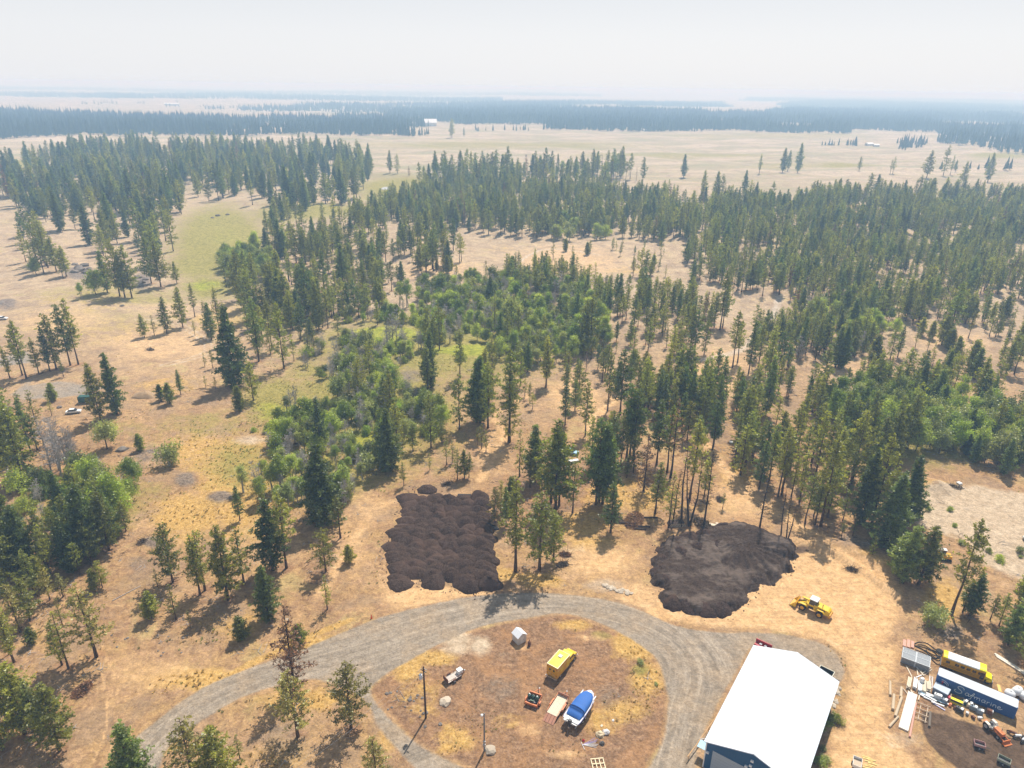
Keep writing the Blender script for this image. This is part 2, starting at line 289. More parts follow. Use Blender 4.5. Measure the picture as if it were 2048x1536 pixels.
# patches: class, centre px, radii px, strength
for a in [('sand', 850, 1195, 95, 26), ('sand', 960, 1190, 60, 14), ('sand', 800, 1165, 40, 40, .8), ('sand', 740, 1010, 60, 60, .5), ('sand', 1200, 1120, 110, 40, .7), ('sand', 1280, 1195, 60, 40, .7), ('sand', 1330, 1225, 60, 20),
          ('sand', 1440, 740, 110, 60, .6), ('sand', 1130, 520, 170, 40, .6), ('sand', 880, 540, 120, 30, .6), ('sand', 1150, 790, 70, 50, .7), ('sand', 980, 900, 60, 50, .6), ('sand', 700, 1100, 60, 60, .5),
          ('sand', 330, 690, 150, 50, .55), ('sand', 380, 620, 240, 30, .4), ('sand', 120, 640, 160, 40, .5), ('sand', 300, 1340, 160, 60, .45), ('sand', 1480, 1000, 80, 60, .6), ('sand', 1900, 680, 120, 30, .5), ('sand', 1680, 740, 100, 30, .5), ('sand', 700, 300, 300, 10, .3),
          ('gold', 870, 1315, 60, 22, .8), ('gold', 815, 1340, 45, 30, .8), ('gold', 840, 1400, 70, 60, .55), ('gold', 905, 1480, 60, 50, .55), ('gold', 1270, 1290, 60, 40, .8), ('gold', 1290, 1360, 50, 50, .7), ('gold', 1255, 1420, 60, 40, .7), ('gold', 1150, 1250, 60, 15, .7), ('gold', 780, 1480, 40, 40, .5),
          ('gold', 620, 1400, 120, 30, .7), ('gold', 560, 1500, 90, 60, .5), ('gold', 640, 1290, 140, 22, .8, .35), ('gold', 400, 1360, 130, 30, .8, .5), ('gold', 480, 960, 120, 130, .8), ('gold', 400, 900, 110, 60, .6), ('gold', 380, 1030, 100, 60, .8), ('gold', 1270, 990, 160, 60, .6), ('gold', 1480, 950, 60, 50, .6), ('gold', 1740, 1130, 90, 26, .8, -.6), ('gold', 1890, 1200, 60, 60, .7),
          ('gold', 1080, 1160, 60, 20, .8), ('gold', 1180, 1090, 70, 40, .6), ('gold', 250, 1250, 100, 80, .3), ('gold', 330, 1480, 60, 60, .5), ('gold', 60, 1290, 60, 60, .4), ('gold', 1250, 540, 90, 14, .45), ('gold', 1010, 500, 70, 10, .4), ('gold', 180, 600, 200, 40, .4), ('gold', 1860, 980, 100, 24, .7), ('gold', 340, 770, 90, 30, .5), ('gold', 1700, 420, 200, 20, .5), ('gold', 1600, 720, 400, 60, .25),
          ('green', 480, 930, 100, 70, .62), ('green', 560, 800, 90, 60, .95), ('green', 610, 740, 50, 30, .7), ('green', 440, 470, 110, 80, .95), ('green', 400, 530, 90, 40, .8), ('green', 620, 420, 160, 22, .8), ('green', 800, 375, 110, 30, .9), ('green', 20, 330, 60, 14, .9), ('green', 180, 1020, 120, 60, .8), ('green', 300, 980, 60, 30, .5), ('green', 560, 620, 120, 60, .6), ('green', 290, 600, 120, 14, .6), ('green', 420, 575, 80, 30, .8),
          ('green', 1280, 1340, 20, 16, .8), ('green', 1200, 1270, 30, 12, .6), ('green', 1890, 1040, 60, 26, .5), ('green', 1990, 1110, 60, 22, .6), ('green', 1350, 310, 300, 8, .6), ('green', 1000, 290, 400, 9, .6), ('green', 1600, 330, 200, 9, .5), ('green', 2000, 310, 80, 8, .8), ('green', 1550, 270, 300, 6, .5), ('green', 1690, 330, 90, 6, .7), ('green', 1100, 650, 140, 60, .5), ('green', 740, 800, 190, 130, 1.0), ('green', 850, 690, 300, 80, .85), ('green', 1080, 660, 140, 60, .8), ('green', 1900, 880, 200, 60, .6), ('green', 640, 950, 140, 60, .9), ('sand', 1180, 1275, 40, 12, .5), ('sand', 1100, 1330, 40, 12, .45), ('sand', 1060, 1460, 40, 20, .45), ('sand', 1130, 1510, 60, 16, .5), ('gold', 1010, 1440, 60, 30, .45), ('rock', 1000, 1380, 60, 40, .5), ('rock', 1220, 1390, 40, 40, .5), ('gold', 1210, 1440, 50, 50, .55), ('sand', 1040, 1295, 22, 10, .6), ('lush', 640, 930, 60, 30, .5), ('green', 1840, 880, 200, 60, .8),
          ('lush', 770, 668, 80, 18), ('lush', 940, 700, 60, 14), ('lush', 540, 550, 26, 16, .8), ('lush', 545, 820, 50, 26, .55), ('lush', 720, 880, 60, 30, .7), ('lush', 120, 1010, 60, 26, .6), ('lush', 410, 570, 50, 14, .6), ('lush', 880, 700, 60, 10, .7), ('lush', 450, 470, 60, 40, .35), ('lush', 760, 400, 60, 16, .5),
          ('pale', 915, 1285, 50, 30, .8), ('pale', 960, 1290, 30, 26, .8), ('pale', 1010, 1315, 26, 20, .4), ('pale', 1440, 1360, 40, 30, .45), ('pale', 1390, 1480, 40, 60, .5), ('pale', 1150, 1110, 60, 30, .4), ('pale', 500, 880, 40, 12, .7), ('pale', 150, 280, 200, 8, .6), ('pale', 1200, 220, 500, 4, .5), ('pale', 1210, 1170, 50, 18, .6), ('pale', 1750, 1400, 40, 60, .3), ('pale', 1800, 1480, 60, 30, .5),
          ('rock', 373, 960, 26, 16), ('rock', 440, 995, 30, 14), ('rock', 305, 1085, 24, 14, .9), ('rock', 275, 1130, 30, 30, .5), ('rock', 300, 910, 60, 26, .7), ('rock', 160, 545, 36, 14), ('rock', 285, 560, 20, 20), ('rock', 10, 608, 26, 12), ('rock', 560, 870, 26, 10, .6), ('rock', 1190, 560, 60, 8, .6), ('rock', 1450, 760, 40, 12, .5), ('rock', 1690, 755, 40, 8, .8), ('rock', 660, 1120, 60, 40, .4), ('rock', 1900, 1265, 40, 24, .7), ('rock', 1700, 1085, 60, 26, .6, -.6), ('rock', 1520, 1000, 40, 60, .4), ('rock', 560, 1480, 80, 60, .5), ('rock', 820, 750, 40, 20, .6), ('rock', 920, 560, 40, 8, .6),
          ('brown', 640, 1140, 60, 60, .6), ('brown', 560, 1240, 120, 60, .4), ('brown', 480, 690, 60, 60, .4), ('brown', 300, 1290, 90, 30, .5), ('brown', 1120, 980, 220, 90, .65), ('brown', 1420, 960, 180, 80, .5), ('brown', 1700, 880, 300, 80, .4), ('brown', 1240, 800, 200, 60, .35), ('gold', 1150, 1050, 120, 50, .6), ('gold', 1000, 1150, 60, 20, .7), ('brown', 1070, 1160, 70, 20, .6), ('brown', 850, 960, 100, 30, .3), ('brown', 200, 1240, 160, 60, .5), ('gold', 500, 1250, 120, 40, .5), ('green', 300, 860, 120, 40, .35), ('green', 200, 640, 260, 50, .4), ('gold', 450, 640, 120, 50, .5), ('gold', 1600, 600, 400, 60, .3), ('green', 1700, 500, 400, 60, .4), ('green', 250, 590, 260, 26, .5), ('green', 420, 850, 120, 40, .5), ('gold', 250, 660, 300, 40, .4), ('green', 1000, 420, 300, 40, .5), ('brown', 1700, 1440, 60, 60, .4), ('brown', 1000, 900, 60, 40, .3), ('brown', 1480, 1040, 40, 14, .6), ('brown', 60, 1420, 120, 90, .5), ('brown', 1980, 1280, 80, 40, .5), ('brown', 1830, 1330, 60, 60, .6), ('brown', 1860, 1400, 90, 40, .7), ('brown', 1990, 1400, 120, 40, .6), ('brown', 460, 1060, 90, 60, .3), ('brown', 1950, 1340, 90, 30, .4),
          ('dark', 975, 1150, 14, 24, .5), ('dark', 1600, 1100, 30, 12, .7)]:
    blob(a[0], *a[1:5], s=a[5] if len(a) > 5 else 1.0, rot=a[6] if len(a) > 6 else 0)
for t_ in [('sand', [(180, 1560), (225, 1450), (215, 1350), (200, 1320)], .3, .6, .9), ('sand', [(960, 960), (985, 920), (1010, 870), (990, 830), (1060, 790)], 1.8, .7), ('sand', [(1650, 1080), (1560, 1030), (1480, 970), (1420, 900), (1400, 860)], 2.5, .75),
           ('pale', [(1400, 720), (1480, 700), (1540, 640), (1560, 590)], 3, .7), ('sand', [(840, 1000), (760, 1010), (720, 1060), (690, 1110), (640, 1190)], 2.2, .6), ('pale', [(1000, 560), (1080, 500), (1200, 510)], 2, .7), ('road', [(55, 780), (110, 792), (190, 778)], 3.0, .9),
           ('pale', [(280, 640), (360, 650), (420, 700), (330, 730)], 1.0, .6, 1.5), ('sand', [(1240, 960), (1200, 900), (1180, 850), (1230, 790), (1200, 740)], 2.5, .8), ('brown', [(1590, 1085), (1680, 1110), (1740, 1160), (1790, 1185)], .7, .95), ('gold', [(300, 1495), (420, 1375), (560, 1300), (700, 1240)], 1.2, .75),
           ('pale', [(1100, 250), (1500, 330), (2048, 350)], 8, .5), ('pale', [(680, 270), (1000, 300), (1500, 300)], 10, .4), ('brown', [(1850, 1240), (1740, 1360), (1720, 1500)], .6, .45, 1.6), ('brown', [(1600, 1240), (1700, 1300), (1720, 1420), (1690, 1520)], .4, .45, 1.3)]:
    trail(t_[0], t_[1], t_[2], t_[3], t_[4] if len(t_) > 4 else 0)
put('sand', W9['road']*1.0, 'sub')
W9['sand'] = np.clip(W9['sand'], 0, 1)
# raised berm along the yard and the small hollows in the soil patch
def zline(pts, wd, h):
    global ZZ
    q = [P(a, b) for a, b in smooth_poly(pts, 4, False)]; d = np.full(S, 1e9)
    for i in range(len(q)-1):
        ex, ey = q[i+1].x-q[i].x, q[i+1].y-q[i].y; L = ex*ex+ey*ey+1e-9
        t = np.clip(((XX-q[i].x)*ex+(YY-q[i].y)*ey)/L, 0, 1); d = np.minimum(d, np.hypot(XX-q[i].x-t*ex, YY-q[i].y-t*ey))
    ZZ = ZZ+h*np.exp(-(d/wd)**2)
zline([(1588, 1082), (1640, 1098), (1700, 1125), (1760, 1168), (1800, 1200)], .8, 1.3)
zline([(1640, 1085), (1700, 1100), (1760, 1130)], 2.2, 1.5)
def zdome(px, py, rx, ry, h):
    global ZZ
    c = P(px, py); k = abs(P(px+rx, py).x-c.x); l = abs(P(px, py-ry).y-P(px, py+ry).y)/2
    r2 = ((XX-c.x)/k)**2+((YY-c.y)/l)**2; ZZ = ZZ+h*np.exp(-r2*1.3)
for a in [(373, 960, 26, 16, .8), (440, 995, 30, 14, .7), (305, 1085, 24, 14, .4), (1875, 975, 26, 14, 2.0), (12, 608, 26, 12, 1.5)]: zdome(*a)
fine = np.where(YY < 190, 1, 0)*.035
rn = np.random.rand(*S)-.5; ZZ = ZZ+fine*rn*(1-W9['road'])
isroad = (SD_ROAD > 0); isyard = (W9['sand'] > .5) & (pmask(W_YARD, 2.5) > .5) & ~isroad
ispad = pmask(W_PAD, 3) > .5; issoil = pmask(W_SOIL, 1) > .5
N = NT('ground'); geo = N.n('NewGeometry').outputs['Position']
def attr(nm):
    a = N.n('Attribute', attribute_name=nm); s_ = N.n('SeparateXYZ', {0: a.outputs['Color']}); return s_.outputs
m1, m2, m3, rs = attr('m1'), attr('m2'), attr('m3'), attr('rs')
nA = N.noise(geo, .16, 9, .68); nB = N.noise(geo, .045, 7, .62); nF = N.noise(geo, 1.3, 5, .72); nD = N.noise(geo, .45, 7, .75, .6)
stretch = N.n('Mapping', {0: geo, 3: (.25, 1, 1)}).outputs[0]
nL = N.noise(stretch, .02, 5, .6)
edge = N.math('ADD', N.math('MULTIPLY', N.math('SUBTRACT', nA, .5), .95), N.math('MULTIPLY', N.math('SUBTRACT', nD, .5), .75))
def gate(wt, k=1.0, sharp=3.2):
    return N.math('MULTIPLY_ADD', N.math('ADD', wt, N.math('MULTIPLY', edge, k)), sharp, .5-.5*sharp, clamp=True)
col = N.ramp(nB, [(.3, (.30, .195, .13)), (.44, (.44, .295, .19)), (.56, (.54, .37, .235)), (.7, (.62, .45, .295))])
col = N.mix(N.ramp(nA, [(.42, 0), (.62, .7)]), col, C(.50, .345, .165))
col = N.mix(N.ramp(nD, [(.47, 0), (.60, .75)]), col, C(.26, .165, .11)); nG = N.noise(geo, .9, 6, .8, 1.0); col = N.mix(N.ramp(nG, [(.5, 0), (.62, .6)]), col, C(.62, .44, .24))
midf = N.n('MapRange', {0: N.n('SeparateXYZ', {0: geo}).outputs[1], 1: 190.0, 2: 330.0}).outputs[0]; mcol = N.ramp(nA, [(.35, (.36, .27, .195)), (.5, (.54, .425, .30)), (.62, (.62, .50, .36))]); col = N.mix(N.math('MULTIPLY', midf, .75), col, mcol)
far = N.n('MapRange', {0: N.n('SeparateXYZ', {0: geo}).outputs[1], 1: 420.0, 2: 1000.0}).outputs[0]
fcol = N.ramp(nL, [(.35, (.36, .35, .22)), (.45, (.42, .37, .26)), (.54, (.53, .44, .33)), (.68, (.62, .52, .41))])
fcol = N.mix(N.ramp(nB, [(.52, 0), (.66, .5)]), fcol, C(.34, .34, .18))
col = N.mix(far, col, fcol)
nP = N.noise(geo, .075, 8, .7, .4); col = N.mix(N.ramp(nP, [(.50, 0), (.60, .6)]), col, C(.36, .275, .205)); col = N.mix(N.ramp(nP, [(.34, .6), (.44, 0)]), col, C(.52, .44, .22))
brown = N.ramp(nF, [(.35, (.20, .125, .085)), (.55, (.36, .24, .165)), (.7, (.50, .36, .25))])
brown = N.mix(N.ramp(nA, [(.45, 0), (.58, .65)]), brown, C(.47, .285, .16)); brown = N.mix(N.ramp(nD, [(.5, 0), (.62, .45)]), brown, C(.24, .16, .115))
col = N.mix(gate(m1[2], .8), col, brown)
gold = N.ramp(nF, [(.3, (.42, .26, .085)), (.5, (.60, .41, .16)), (.7, (.72, .54, .27))])
col = N.mix(gate(m2[0], 1.1), col, gold)
green = N.ramp(nD, [(.35, (.22, .21, .07)), (.55, (.38, .34, .12)), (.72, (.47, .39, .17))])
col = N.mix(gate(m2[1], 1.0, 2.2), col, green)
lush = N.ramp(nD, [(.35, (.20, .24, .05)), (.6, (.44, .46, .08))])
col = N.mix(gate(m2[2], .8), col, lush)
rock = N.ramp(nF, [(.35, (.16, .13, .115)), (.6, (.33, .28, .245))])
col = N.mix(gate(m3[2], 1.1, 2.4), col, rock)
sand = N.ramp(nD, [(.3, (.56, .37, .20)), (.5, (.70, .49, .285)), (.7, (.76, .56, .36))])
sand = N.mix(N.ramp(N.noise(N.n('Mapping', {0: geo, 2: (0, 0, -.55), 3: (.12, 1.6, 1)}).outputs[0], .9, 6, .7, .6), [(.48, 0), (.62, .35)]), sand, C(.42, .27, .16))
col = N.mix(gate(m1[1], .9, 2.6), col, sand)
pale = N.ramp(nD, [(.35, (.50, .41, .32)), (.6, (.66, .57, .47))])
col = N.mix(gate(m3[0], .8, 2.4), col, pale)
# gravel road with worn wheel lines running along it
cv = N.n('CombineXYZ', {0: N.math('MULTIPLY', rs[0], .75), 1: N.math('MULTIPLY', rs[1], .045), 2: 0.0}).outputs[0]
st = N.noise(cv, 1.0, 7, .66); cv2 = N.n('CombineXYZ', {0: N.math('MULTIPLY', rs[0], 3.2), 1: N.math('MULTIPLY', rs[1], .12), 2: 3.0}).outputs[0]; st2 = N.noise(cv2, 1.0, 5, .6)
road = N.ramp(st, [(.32, (.26, .235, .215)), (.46, (.34, .31, .282)), (.56, (.40, .365, .335)), (.68, (.52, .475, .43))])
road = N.mix(N.ramp(st2, [(.5, 0), (.66, .22)]), road, C(.54, .46, .38))
road = N.mix(N.ramp(nA, [(.48, 0), (.62, .5)]), road, C(.48, .39, .30)); road = N.mix(N.ramp(nB, [(.5, 0), (.6, .6)]), road, C(.43, .35, .27))
road = N.mix(N.ramp(nF, [(.55, 0), (.75, .4)]), road, C(.17, .15, .135))
rut = N.math('ABSOLUTE', N.math('SUBTRACT', N.math('ABSOLUTE', N.math('SUBTRACT', N.math('ABSOLUTE', N.math('ADD', rs[0], N.math('MULTIPLY_ADD', nA, 1.6, -.8))), 1.8)), .8))
rutm = N.math('MULTIPLY', N.ramp(rut, [(.0, 1), (.28, 0)]), N.ramp(st, [(.42, .1), (.58, .5)]))
road = N.mix(rutm, road, C(.56, .50, .44))
col = N.mix(gate(m1[0], .7, 3.0), col, road)
dark = N.ramp(nD, [(.35, (.10, .072, .056)), (.65, (.19, .14, .11))])
col = N.mix(gate(m3[1], .5, 4.0), col, dark)
ff = N.noise(geo, 2.2, 4, .8); k = N.math('MULTIPLY', N.math('MULTIPLY_ADD', ff, 1.1, .45), N.math('MULTIPLY_ADD', N.noise(geo, .75, 5, .8, .5), 1.5, .24))
vz = N.n('TexVoronoi', {'Vector': geo, 'Scale': .55}, feature='F1'); sp = N.ramp(vz.outputs['Distance'], [(.04, .5), (.16, 1.0)])
notroad = N.math('SUBTRACT', 1.0, m1[0], clamp=True)
sp2 = N.mix(N.math('MULTIPLY', notroad, N.ramp(nA, [(.45, 0), (.55, 1)])), C(1, 1, 1), sp)
col = N.mix(1.0, col, N.n('CombineXYZ', {0: k, 1: k, 2: k}).outputs[0], 'MULTIPLY'); col = N.mix(1.0, col, sp2, 'MULTIPLY')
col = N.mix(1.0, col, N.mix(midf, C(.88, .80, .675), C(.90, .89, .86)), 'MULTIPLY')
bmp = N.n('Bump', {'Strength': N.math('MULTIPLY_ADD', m1[1], -.6, 1.0), 'Distance': .6, 'Height': N.math('ADD', N.math('MULTIPLY', nD, .7), N.math('MULTIPLY', nF, .4))})
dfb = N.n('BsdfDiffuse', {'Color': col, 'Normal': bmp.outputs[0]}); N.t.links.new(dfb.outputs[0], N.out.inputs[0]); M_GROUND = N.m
nr, nc = S; idx = np.arange(nr*nc).reshape(S)
quads = np.stack([idx[:-1, :-1], idx[:-1, 1:], idx[1:, 1:], idx[1:, :-1]], -1).reshape(-1, 4)
qc = (slice(None, -1), slice(None, -1))
def cellmask(m): return m[qc].reshape(-1)
VV = np.stack([XX, YY, ZZ], -1).reshape(-1, 3).astype(np.float32)
def colattr(me, nm, arrs, used):
    a = me.attributes.new(nm, 'FLOAT_COLOR', 'POINT'); d = np.ones((len(used), 4), np.float32)
    for i, r in enumerate(arrs): d[:, i] = r.reshape(-1)[used]
    a.data.foreach_set('color', d.ravel())
def gmesh(name, mask, label=None):
    q = quads[mask]; used, inv = np.unique(q, return_inverse=True); q = inv.reshape(-1, 4)
    me = bpy.data.meshes.new(name); me.vertices.add(len(used)); me.vertices.foreach_set('co', VV[used].ravel())
    me.loops.add(len(q)*4); me.loops.foreach_set('vertex_index', q.ravel().astype(np.int32)); me.polygons.add(len(q))
    me.polygons.foreach_set('loop_start', np.arange(0, len(q)*4, 4, dtype=np.int32)); me.polygons.foreach_set('use_smooth', np.ones(len(q), bool))
    me.update(calc_edges=True); me.materials.append(M_GROUND)
    colattr(me, 'm1', [W9['road'], W9['sand'], W9['brown']], used); colattr(me, 'm2', [W9['gold'], W9['green'], W9['lush']], used)
    colattr(me, 'm3', [W9['pale'], W9['dark'], W9['rock']], used); colattr(me, 'rs', [sg, al, SD_ROAD], used)
    o = bpy.data.objects.new(name, me); COL.objects.link(o); o['kind'] = 'structure'
    if label: o['label'] = label
    return o
c_road, c_yard, c_pad, c_soil = map(cellmask, (isroad, isyard, ispad, issoil))
# smoke haze: one closed box round everything
N = NT('haze'); 
pv = N.n('VolumePrincipled', {'Color': C(.41, .67, 1.0), 'Absorption Color': C(.70, .50, .50), 'Density': .00041, 'Anisotropy': .1})
pv.inputs['Density Attribute'].default_value = ''
N.t.links.new(pv.outputs[0], N.out.inputs['Volume'])
hb = MB().box(-30000, 30000, -400, 18500, float(ZZ.min())-1, 104).build('haze', N.m); tag(hb, 'thin pale blue smoke haze over the whole plain', kind='stuff')
try: N.m.cycles.homogeneous_volume = True
except Exception: pass
# ------------------------------------------------------------------ trees
M_BARK = diffuse_mat('bark', (.10, .062, .042), .3, 2.0, .2); M_GREYBARK = diffuse_mat('grey_wood', (.44, .40, .365), .2, 3.0, .2)
M_DARKBARK = diffuse_mat('dark_bark', (.06, .042, .033), .3); M_PALEBARK = diffuse_mat('pale_bark', (.42, .39, .33), .25)
M_PINE = foliage_mat('pine_needles', (.205, .235, .044), (.320, .310, .055), .58)
M_PINE2 = foliage_mat('dark_needles', (.125, .180, .044), (.20, .24, .052), .5)
M_LEAF = foliage_mat('broad_leaves', (.24, .33, .055), (.44, .48, .09), .5)
M_LEAF2 = foliage_mat('grey_leaves', (.25, .29, .10), (.38, .39, .14), .42)
M_DEAD = foliage_mat('dead_needles', (.26, .12, .065), (.34, .19, .11), .25)
M_YPINE = foliage_mat('yellowing_needles', (.26, .25, .065), (.34, .29, .08), .45)
def leafmesh(name, tris, tint, mats, sticks=None):
    """tris: (n,3,3) array of leaf faces; sticks: MB of twigs"""
    n = len(tris); v = np.array(tris, np.float32).reshape(-1, 3); f = [(3*i, 3*i+1, 3*i+2) for i in range(n)]
    me = bpy.data.meshes.new(name); sv = sticks.v if sticks else []; sf = [tuple(i+3*n for i in q) for q in sticks.f] if sticks else []
    me.from_pydata(v.tolist()+[tuple(a) for a in sv], [], f+sf)
    for m in mats: me.materials.append(m)
    me.polygons.foreach_set('material_index', [0]*n+[1]*len(sf))
    a = me.attributes.new('tint', 'FLOAT', 'POINT'); a.data.foreach_set('value', np.concatenate([np.repeat(np.array(tint, np.float32), 3), np.full(len(sv), .5, np.float32)]))
    me.update(); return me
def needle_tuft(rs_, c, r, k, up=.25):
    out = []
    for _ in range(k):
        d = rs_.normal(size=3); d[2] += up; d /= np.linalg.norm(d)+1e-6
        s = np.cross(d, rs_.normal(size=3)); s /= np.linalg.norm(s)+1e-6
        L = r*rs_.uniform(.7, 1.2); wd = r*rs_.uniform(.22, .38); b = c+d*r*.1
        out.append((b-s*wd*.6, b+s*wd*.6, c+d*L+s*wd*.2) if rs_.rand() < .5 else (b, c+d*L-s*wd, c+d*L*.9+s*wd))
    return out
def trunk_mb(rs_, h, r, lean=.02, n=7, segs=6, top=.12):
    mb = MB(); p = np.zeros(3); pts = [p.copy()]
    for i in range(segs): p = p+np.array([rs_.normal()*lean*h/segs, rs_.normal()*lean*h/segs, h/segs]); pts.append(p.copy())
    rad = [r*(1-(i/segs)*(1-top)) for i in range(segs+1)]; rad[0] *= 1.35
    vs = []
    for q, rr in zip(pts, rad):
        for k in range(n): a = 2*PI*k/n; vs.append((q[0]+rr*math.cos(a), q[1]+rr*math.sin(a), q[2]))
    fs = [(i*n+k, i*n+(k+1) % n, (i+1)*n+(k+1) % n, (i+1)*n+k) for i in range(segs) for k in range(n)]
    mb.add(vs, fs+[tuple(range(segs*n, segs*n+n))]); return mb, pts
def axis_at(pts, z, h):
    t = max(0, min(.999, z/h))*(len(pts)-1); i = int(t); return pts[i]*(1-(t-i))+pts[i+1]*(t-i)
def pine(seed, h, wd, cb, dens=1.0, tuft=.5, droop=0.0, k=8, power=.8, gap=.12, mats=None, bot=.35, name='pine', lean=.015, spire=0):
    rs_ = np.random.RandomState(seed); mb, pts = trunk_mb(rs_, h, .0088*h+.05, lean)
    tm = mb.mesh(name+'_trunk', (mats or [None, M_BARK])[1], True)
    st = MB(); tris = []; tint = []; z = cb*h; ang = 0
    side = rs_.uniform(.75, 1.2, 6)
    while z < h*.985:
        t = (z/h-cb)/(1-cb); R = 1.3*wd*((1-t)**power)*(bot+(1-bot)*min(1, t/.25))+.12
        nb = max(3, int(round((4+2*(1-t))*dens)))
        for j in range(nb):
            ang += 2.4+rs_.normal()*.3
            if rs_.rand() < gap: continue
            L = R*rs_.uniform(.45, 1.22)*side[int((ang % (2*PI))/(PI/3)) % 6]
            el = (-.15-droop+.75*t+rs_.normal()*.12); o = axis_at(pts, z+rs_.normal()*.15, h)
            d = np.array([math.cos(ang)*math.cos(el), math.sin(ang)*math.cos(el), math.sin(el)])
            e = o+d*L+np.array([0, 0, .10*L]); st.tube(o, e, .012*h*.12+.02, .01, 3, cap=False)
            m = max(1, int(L/(tuft*.75)))
            for q in range(m):
                s_ = .30+.70*(q+rs_.rand()*.8)/m if m > 1 else .9
                c = o+(e-o)*s_+rs_.normal(size=3)*tuft*.34*min(1, .35+s_); tt = rs_.rand()
                kk = int(k*rs_.uniform(.7, 1.3)); tris += needle_tuft(rs_, c, tuft*rs_.uniform(.75, 1.25), kk); tint += list(np.clip(tt+rs_.normal(size=kk)*.12, 0, 1))
        z += (.32+.22*(1-t))*h/18/dens**.5*(1.0+.3*rs_.rand())
    c = pts[-1]; tris += needle_tuft(rs_, c, tuft*.9, 10, 1.2); tint += [.6]*10
    ml = mats or [M_PINE, M_BARK]
    return tm, leafmesh(name+'_crown', tris, tint, ml, st), h
def broad(seed, h, wd, lobes=9, n=2600, leaf=.3, mats=None, stems=1, base=.25, name='broadleaf', flat=.8):
    rs_ = np.random.RandomState(seed); ml = mats or [M_LEAF, M_BARK]; tb = MB(); st = MB(); L = []
    for i in range(int(lobes*1.5)):
        a = rs_.rand()*2*PI; zz = rs_.uniform(base+.05, .95); rr = wd*(1-(max(0, zz-.55)/.6)**1.3)*rs_.uniform(.15, .75)
        L.append((np.array([rr*math.cos(a), rr*math.sin(a), zz*h]), wd*rs_.uniform(.22, .42)))
    L.append((np.array([0, 0, h*.88]), wd*.4)); L.append((np.array([0, 0, h*.6]), wd*.6))
    for s in range(stems):
        b = rs_.normal(size=3)*wd*.16*(stems > 1); b[2] = 0; top = rs_.normal(size=3)*wd*.2+np.array([0, 0, h*.8]); r0 = .013*h+.05
        mid = (b+top)/2+rs_.normal(size=3)*.03*h; tb.tube(b, mid, r0, r0*.65, 6, cap=False); tb.tube(mid, top, r0*.65, r0*.2, 6, cap=False)
        for c, r in L[s::stems]: st.tube(mid+(top-mid)*rs_.uniform(0, .6), c, r0*.35, .02, 3, cap=False)
    tris = []; tint = []; tot = sum(r*r for _, r in L)
    for c, r in L:
        m = int(n*r*r/tot); cl = rs_.rand()
        nc_ = max(4, m//22)
        for q in range(nc_):
            d = rs_.normal(size=3); d /= np.linalg.norm(d); d[2] *= flat; cc = c+d*r*rs_.uniform(.4, 1.45); tt = np.clip(.6*rs_.rand()+.4*cl, 0, 1)
            for _ in range(22):
                p = cc+rs_.normal(size=3)*r*np.array([.26, .26, .34]); u = rs_.normal(size=3); u /= np.linalg.norm(u); v_ = np.cross(u, rs_.normal(size=3)); v_ /= np.linalg.norm(v_)+1e-6
                s = leaf*rs_.uniform(.6, 1.3); tris.append((p-u*s*.5, p+u*s*.5, p+v_*s*.9)); tint.append(np.clip(tt+rs_.normal()*.12, 0, 1))
    return tb.mesh(name+'_trunk', ml[1], True), leafmesh(name+'_crown', tris, tint, ml, st), h
def bare(seed, h, spread, m, stems=1, twigs=60, sub=6, up=.5, name='bare', r=None, zmin=.3):
    rs_ = np.random.RandomState(seed); tb = MB(); br = MB(); r = r or .011*h+.04
    for s in range(stems):
        b = np.array([rs_.normal()*.5*(stems > 1), rs_.normal()*.5*(stems > 1), 0]); top = b+np.array([rs_.normal()*.05*h, rs_.normal()*.05*h, h*(1 if s == 0 else rs_.uniform(.7, .95))])
        mid = (b+top)/2+rs_.normal(size=3)*.015*h; tb.tube(b, mid, r, r*.6, 6, cap=False); tb.tube(mid, top, r*.6, .02, 6, cap=False)
        for i in range(twigs//stems):
            t = rs_.uniform(zmin, .97); o = (b+(mid-b)*t*2) if t < .5 else mid+(top-mid)*(t-.5)*2; a = rs_.rand()*2*PI; L = spread*(1-t*.75)*rs_.uniform(.5, 1.1); el = up+rs_.normal()*.2
            e = o+L*np.array([math.cos(a)*math.cos(el), math.sin(a)*math.cos(el), math.sin(el)]); br.tube(o, e, .05, .02, 3, cap=False)
            for q in range(sub):
                s_ = rs_.uniform(.3, 1); p = o+(e-o)*s_; d = (e-o)/np.linalg.norm(e-o)+rs_.normal(size=3)*.6; br.tube(p, p+d*L*rs_.uniform(.15, .4), .03, .014, 3, cap=False)
    return tb.mesh(name+'_trunk', m, True), br.mesh(name+'_branches', m), h
def mats_of(f, b=None): return [f, b or M_BARK]
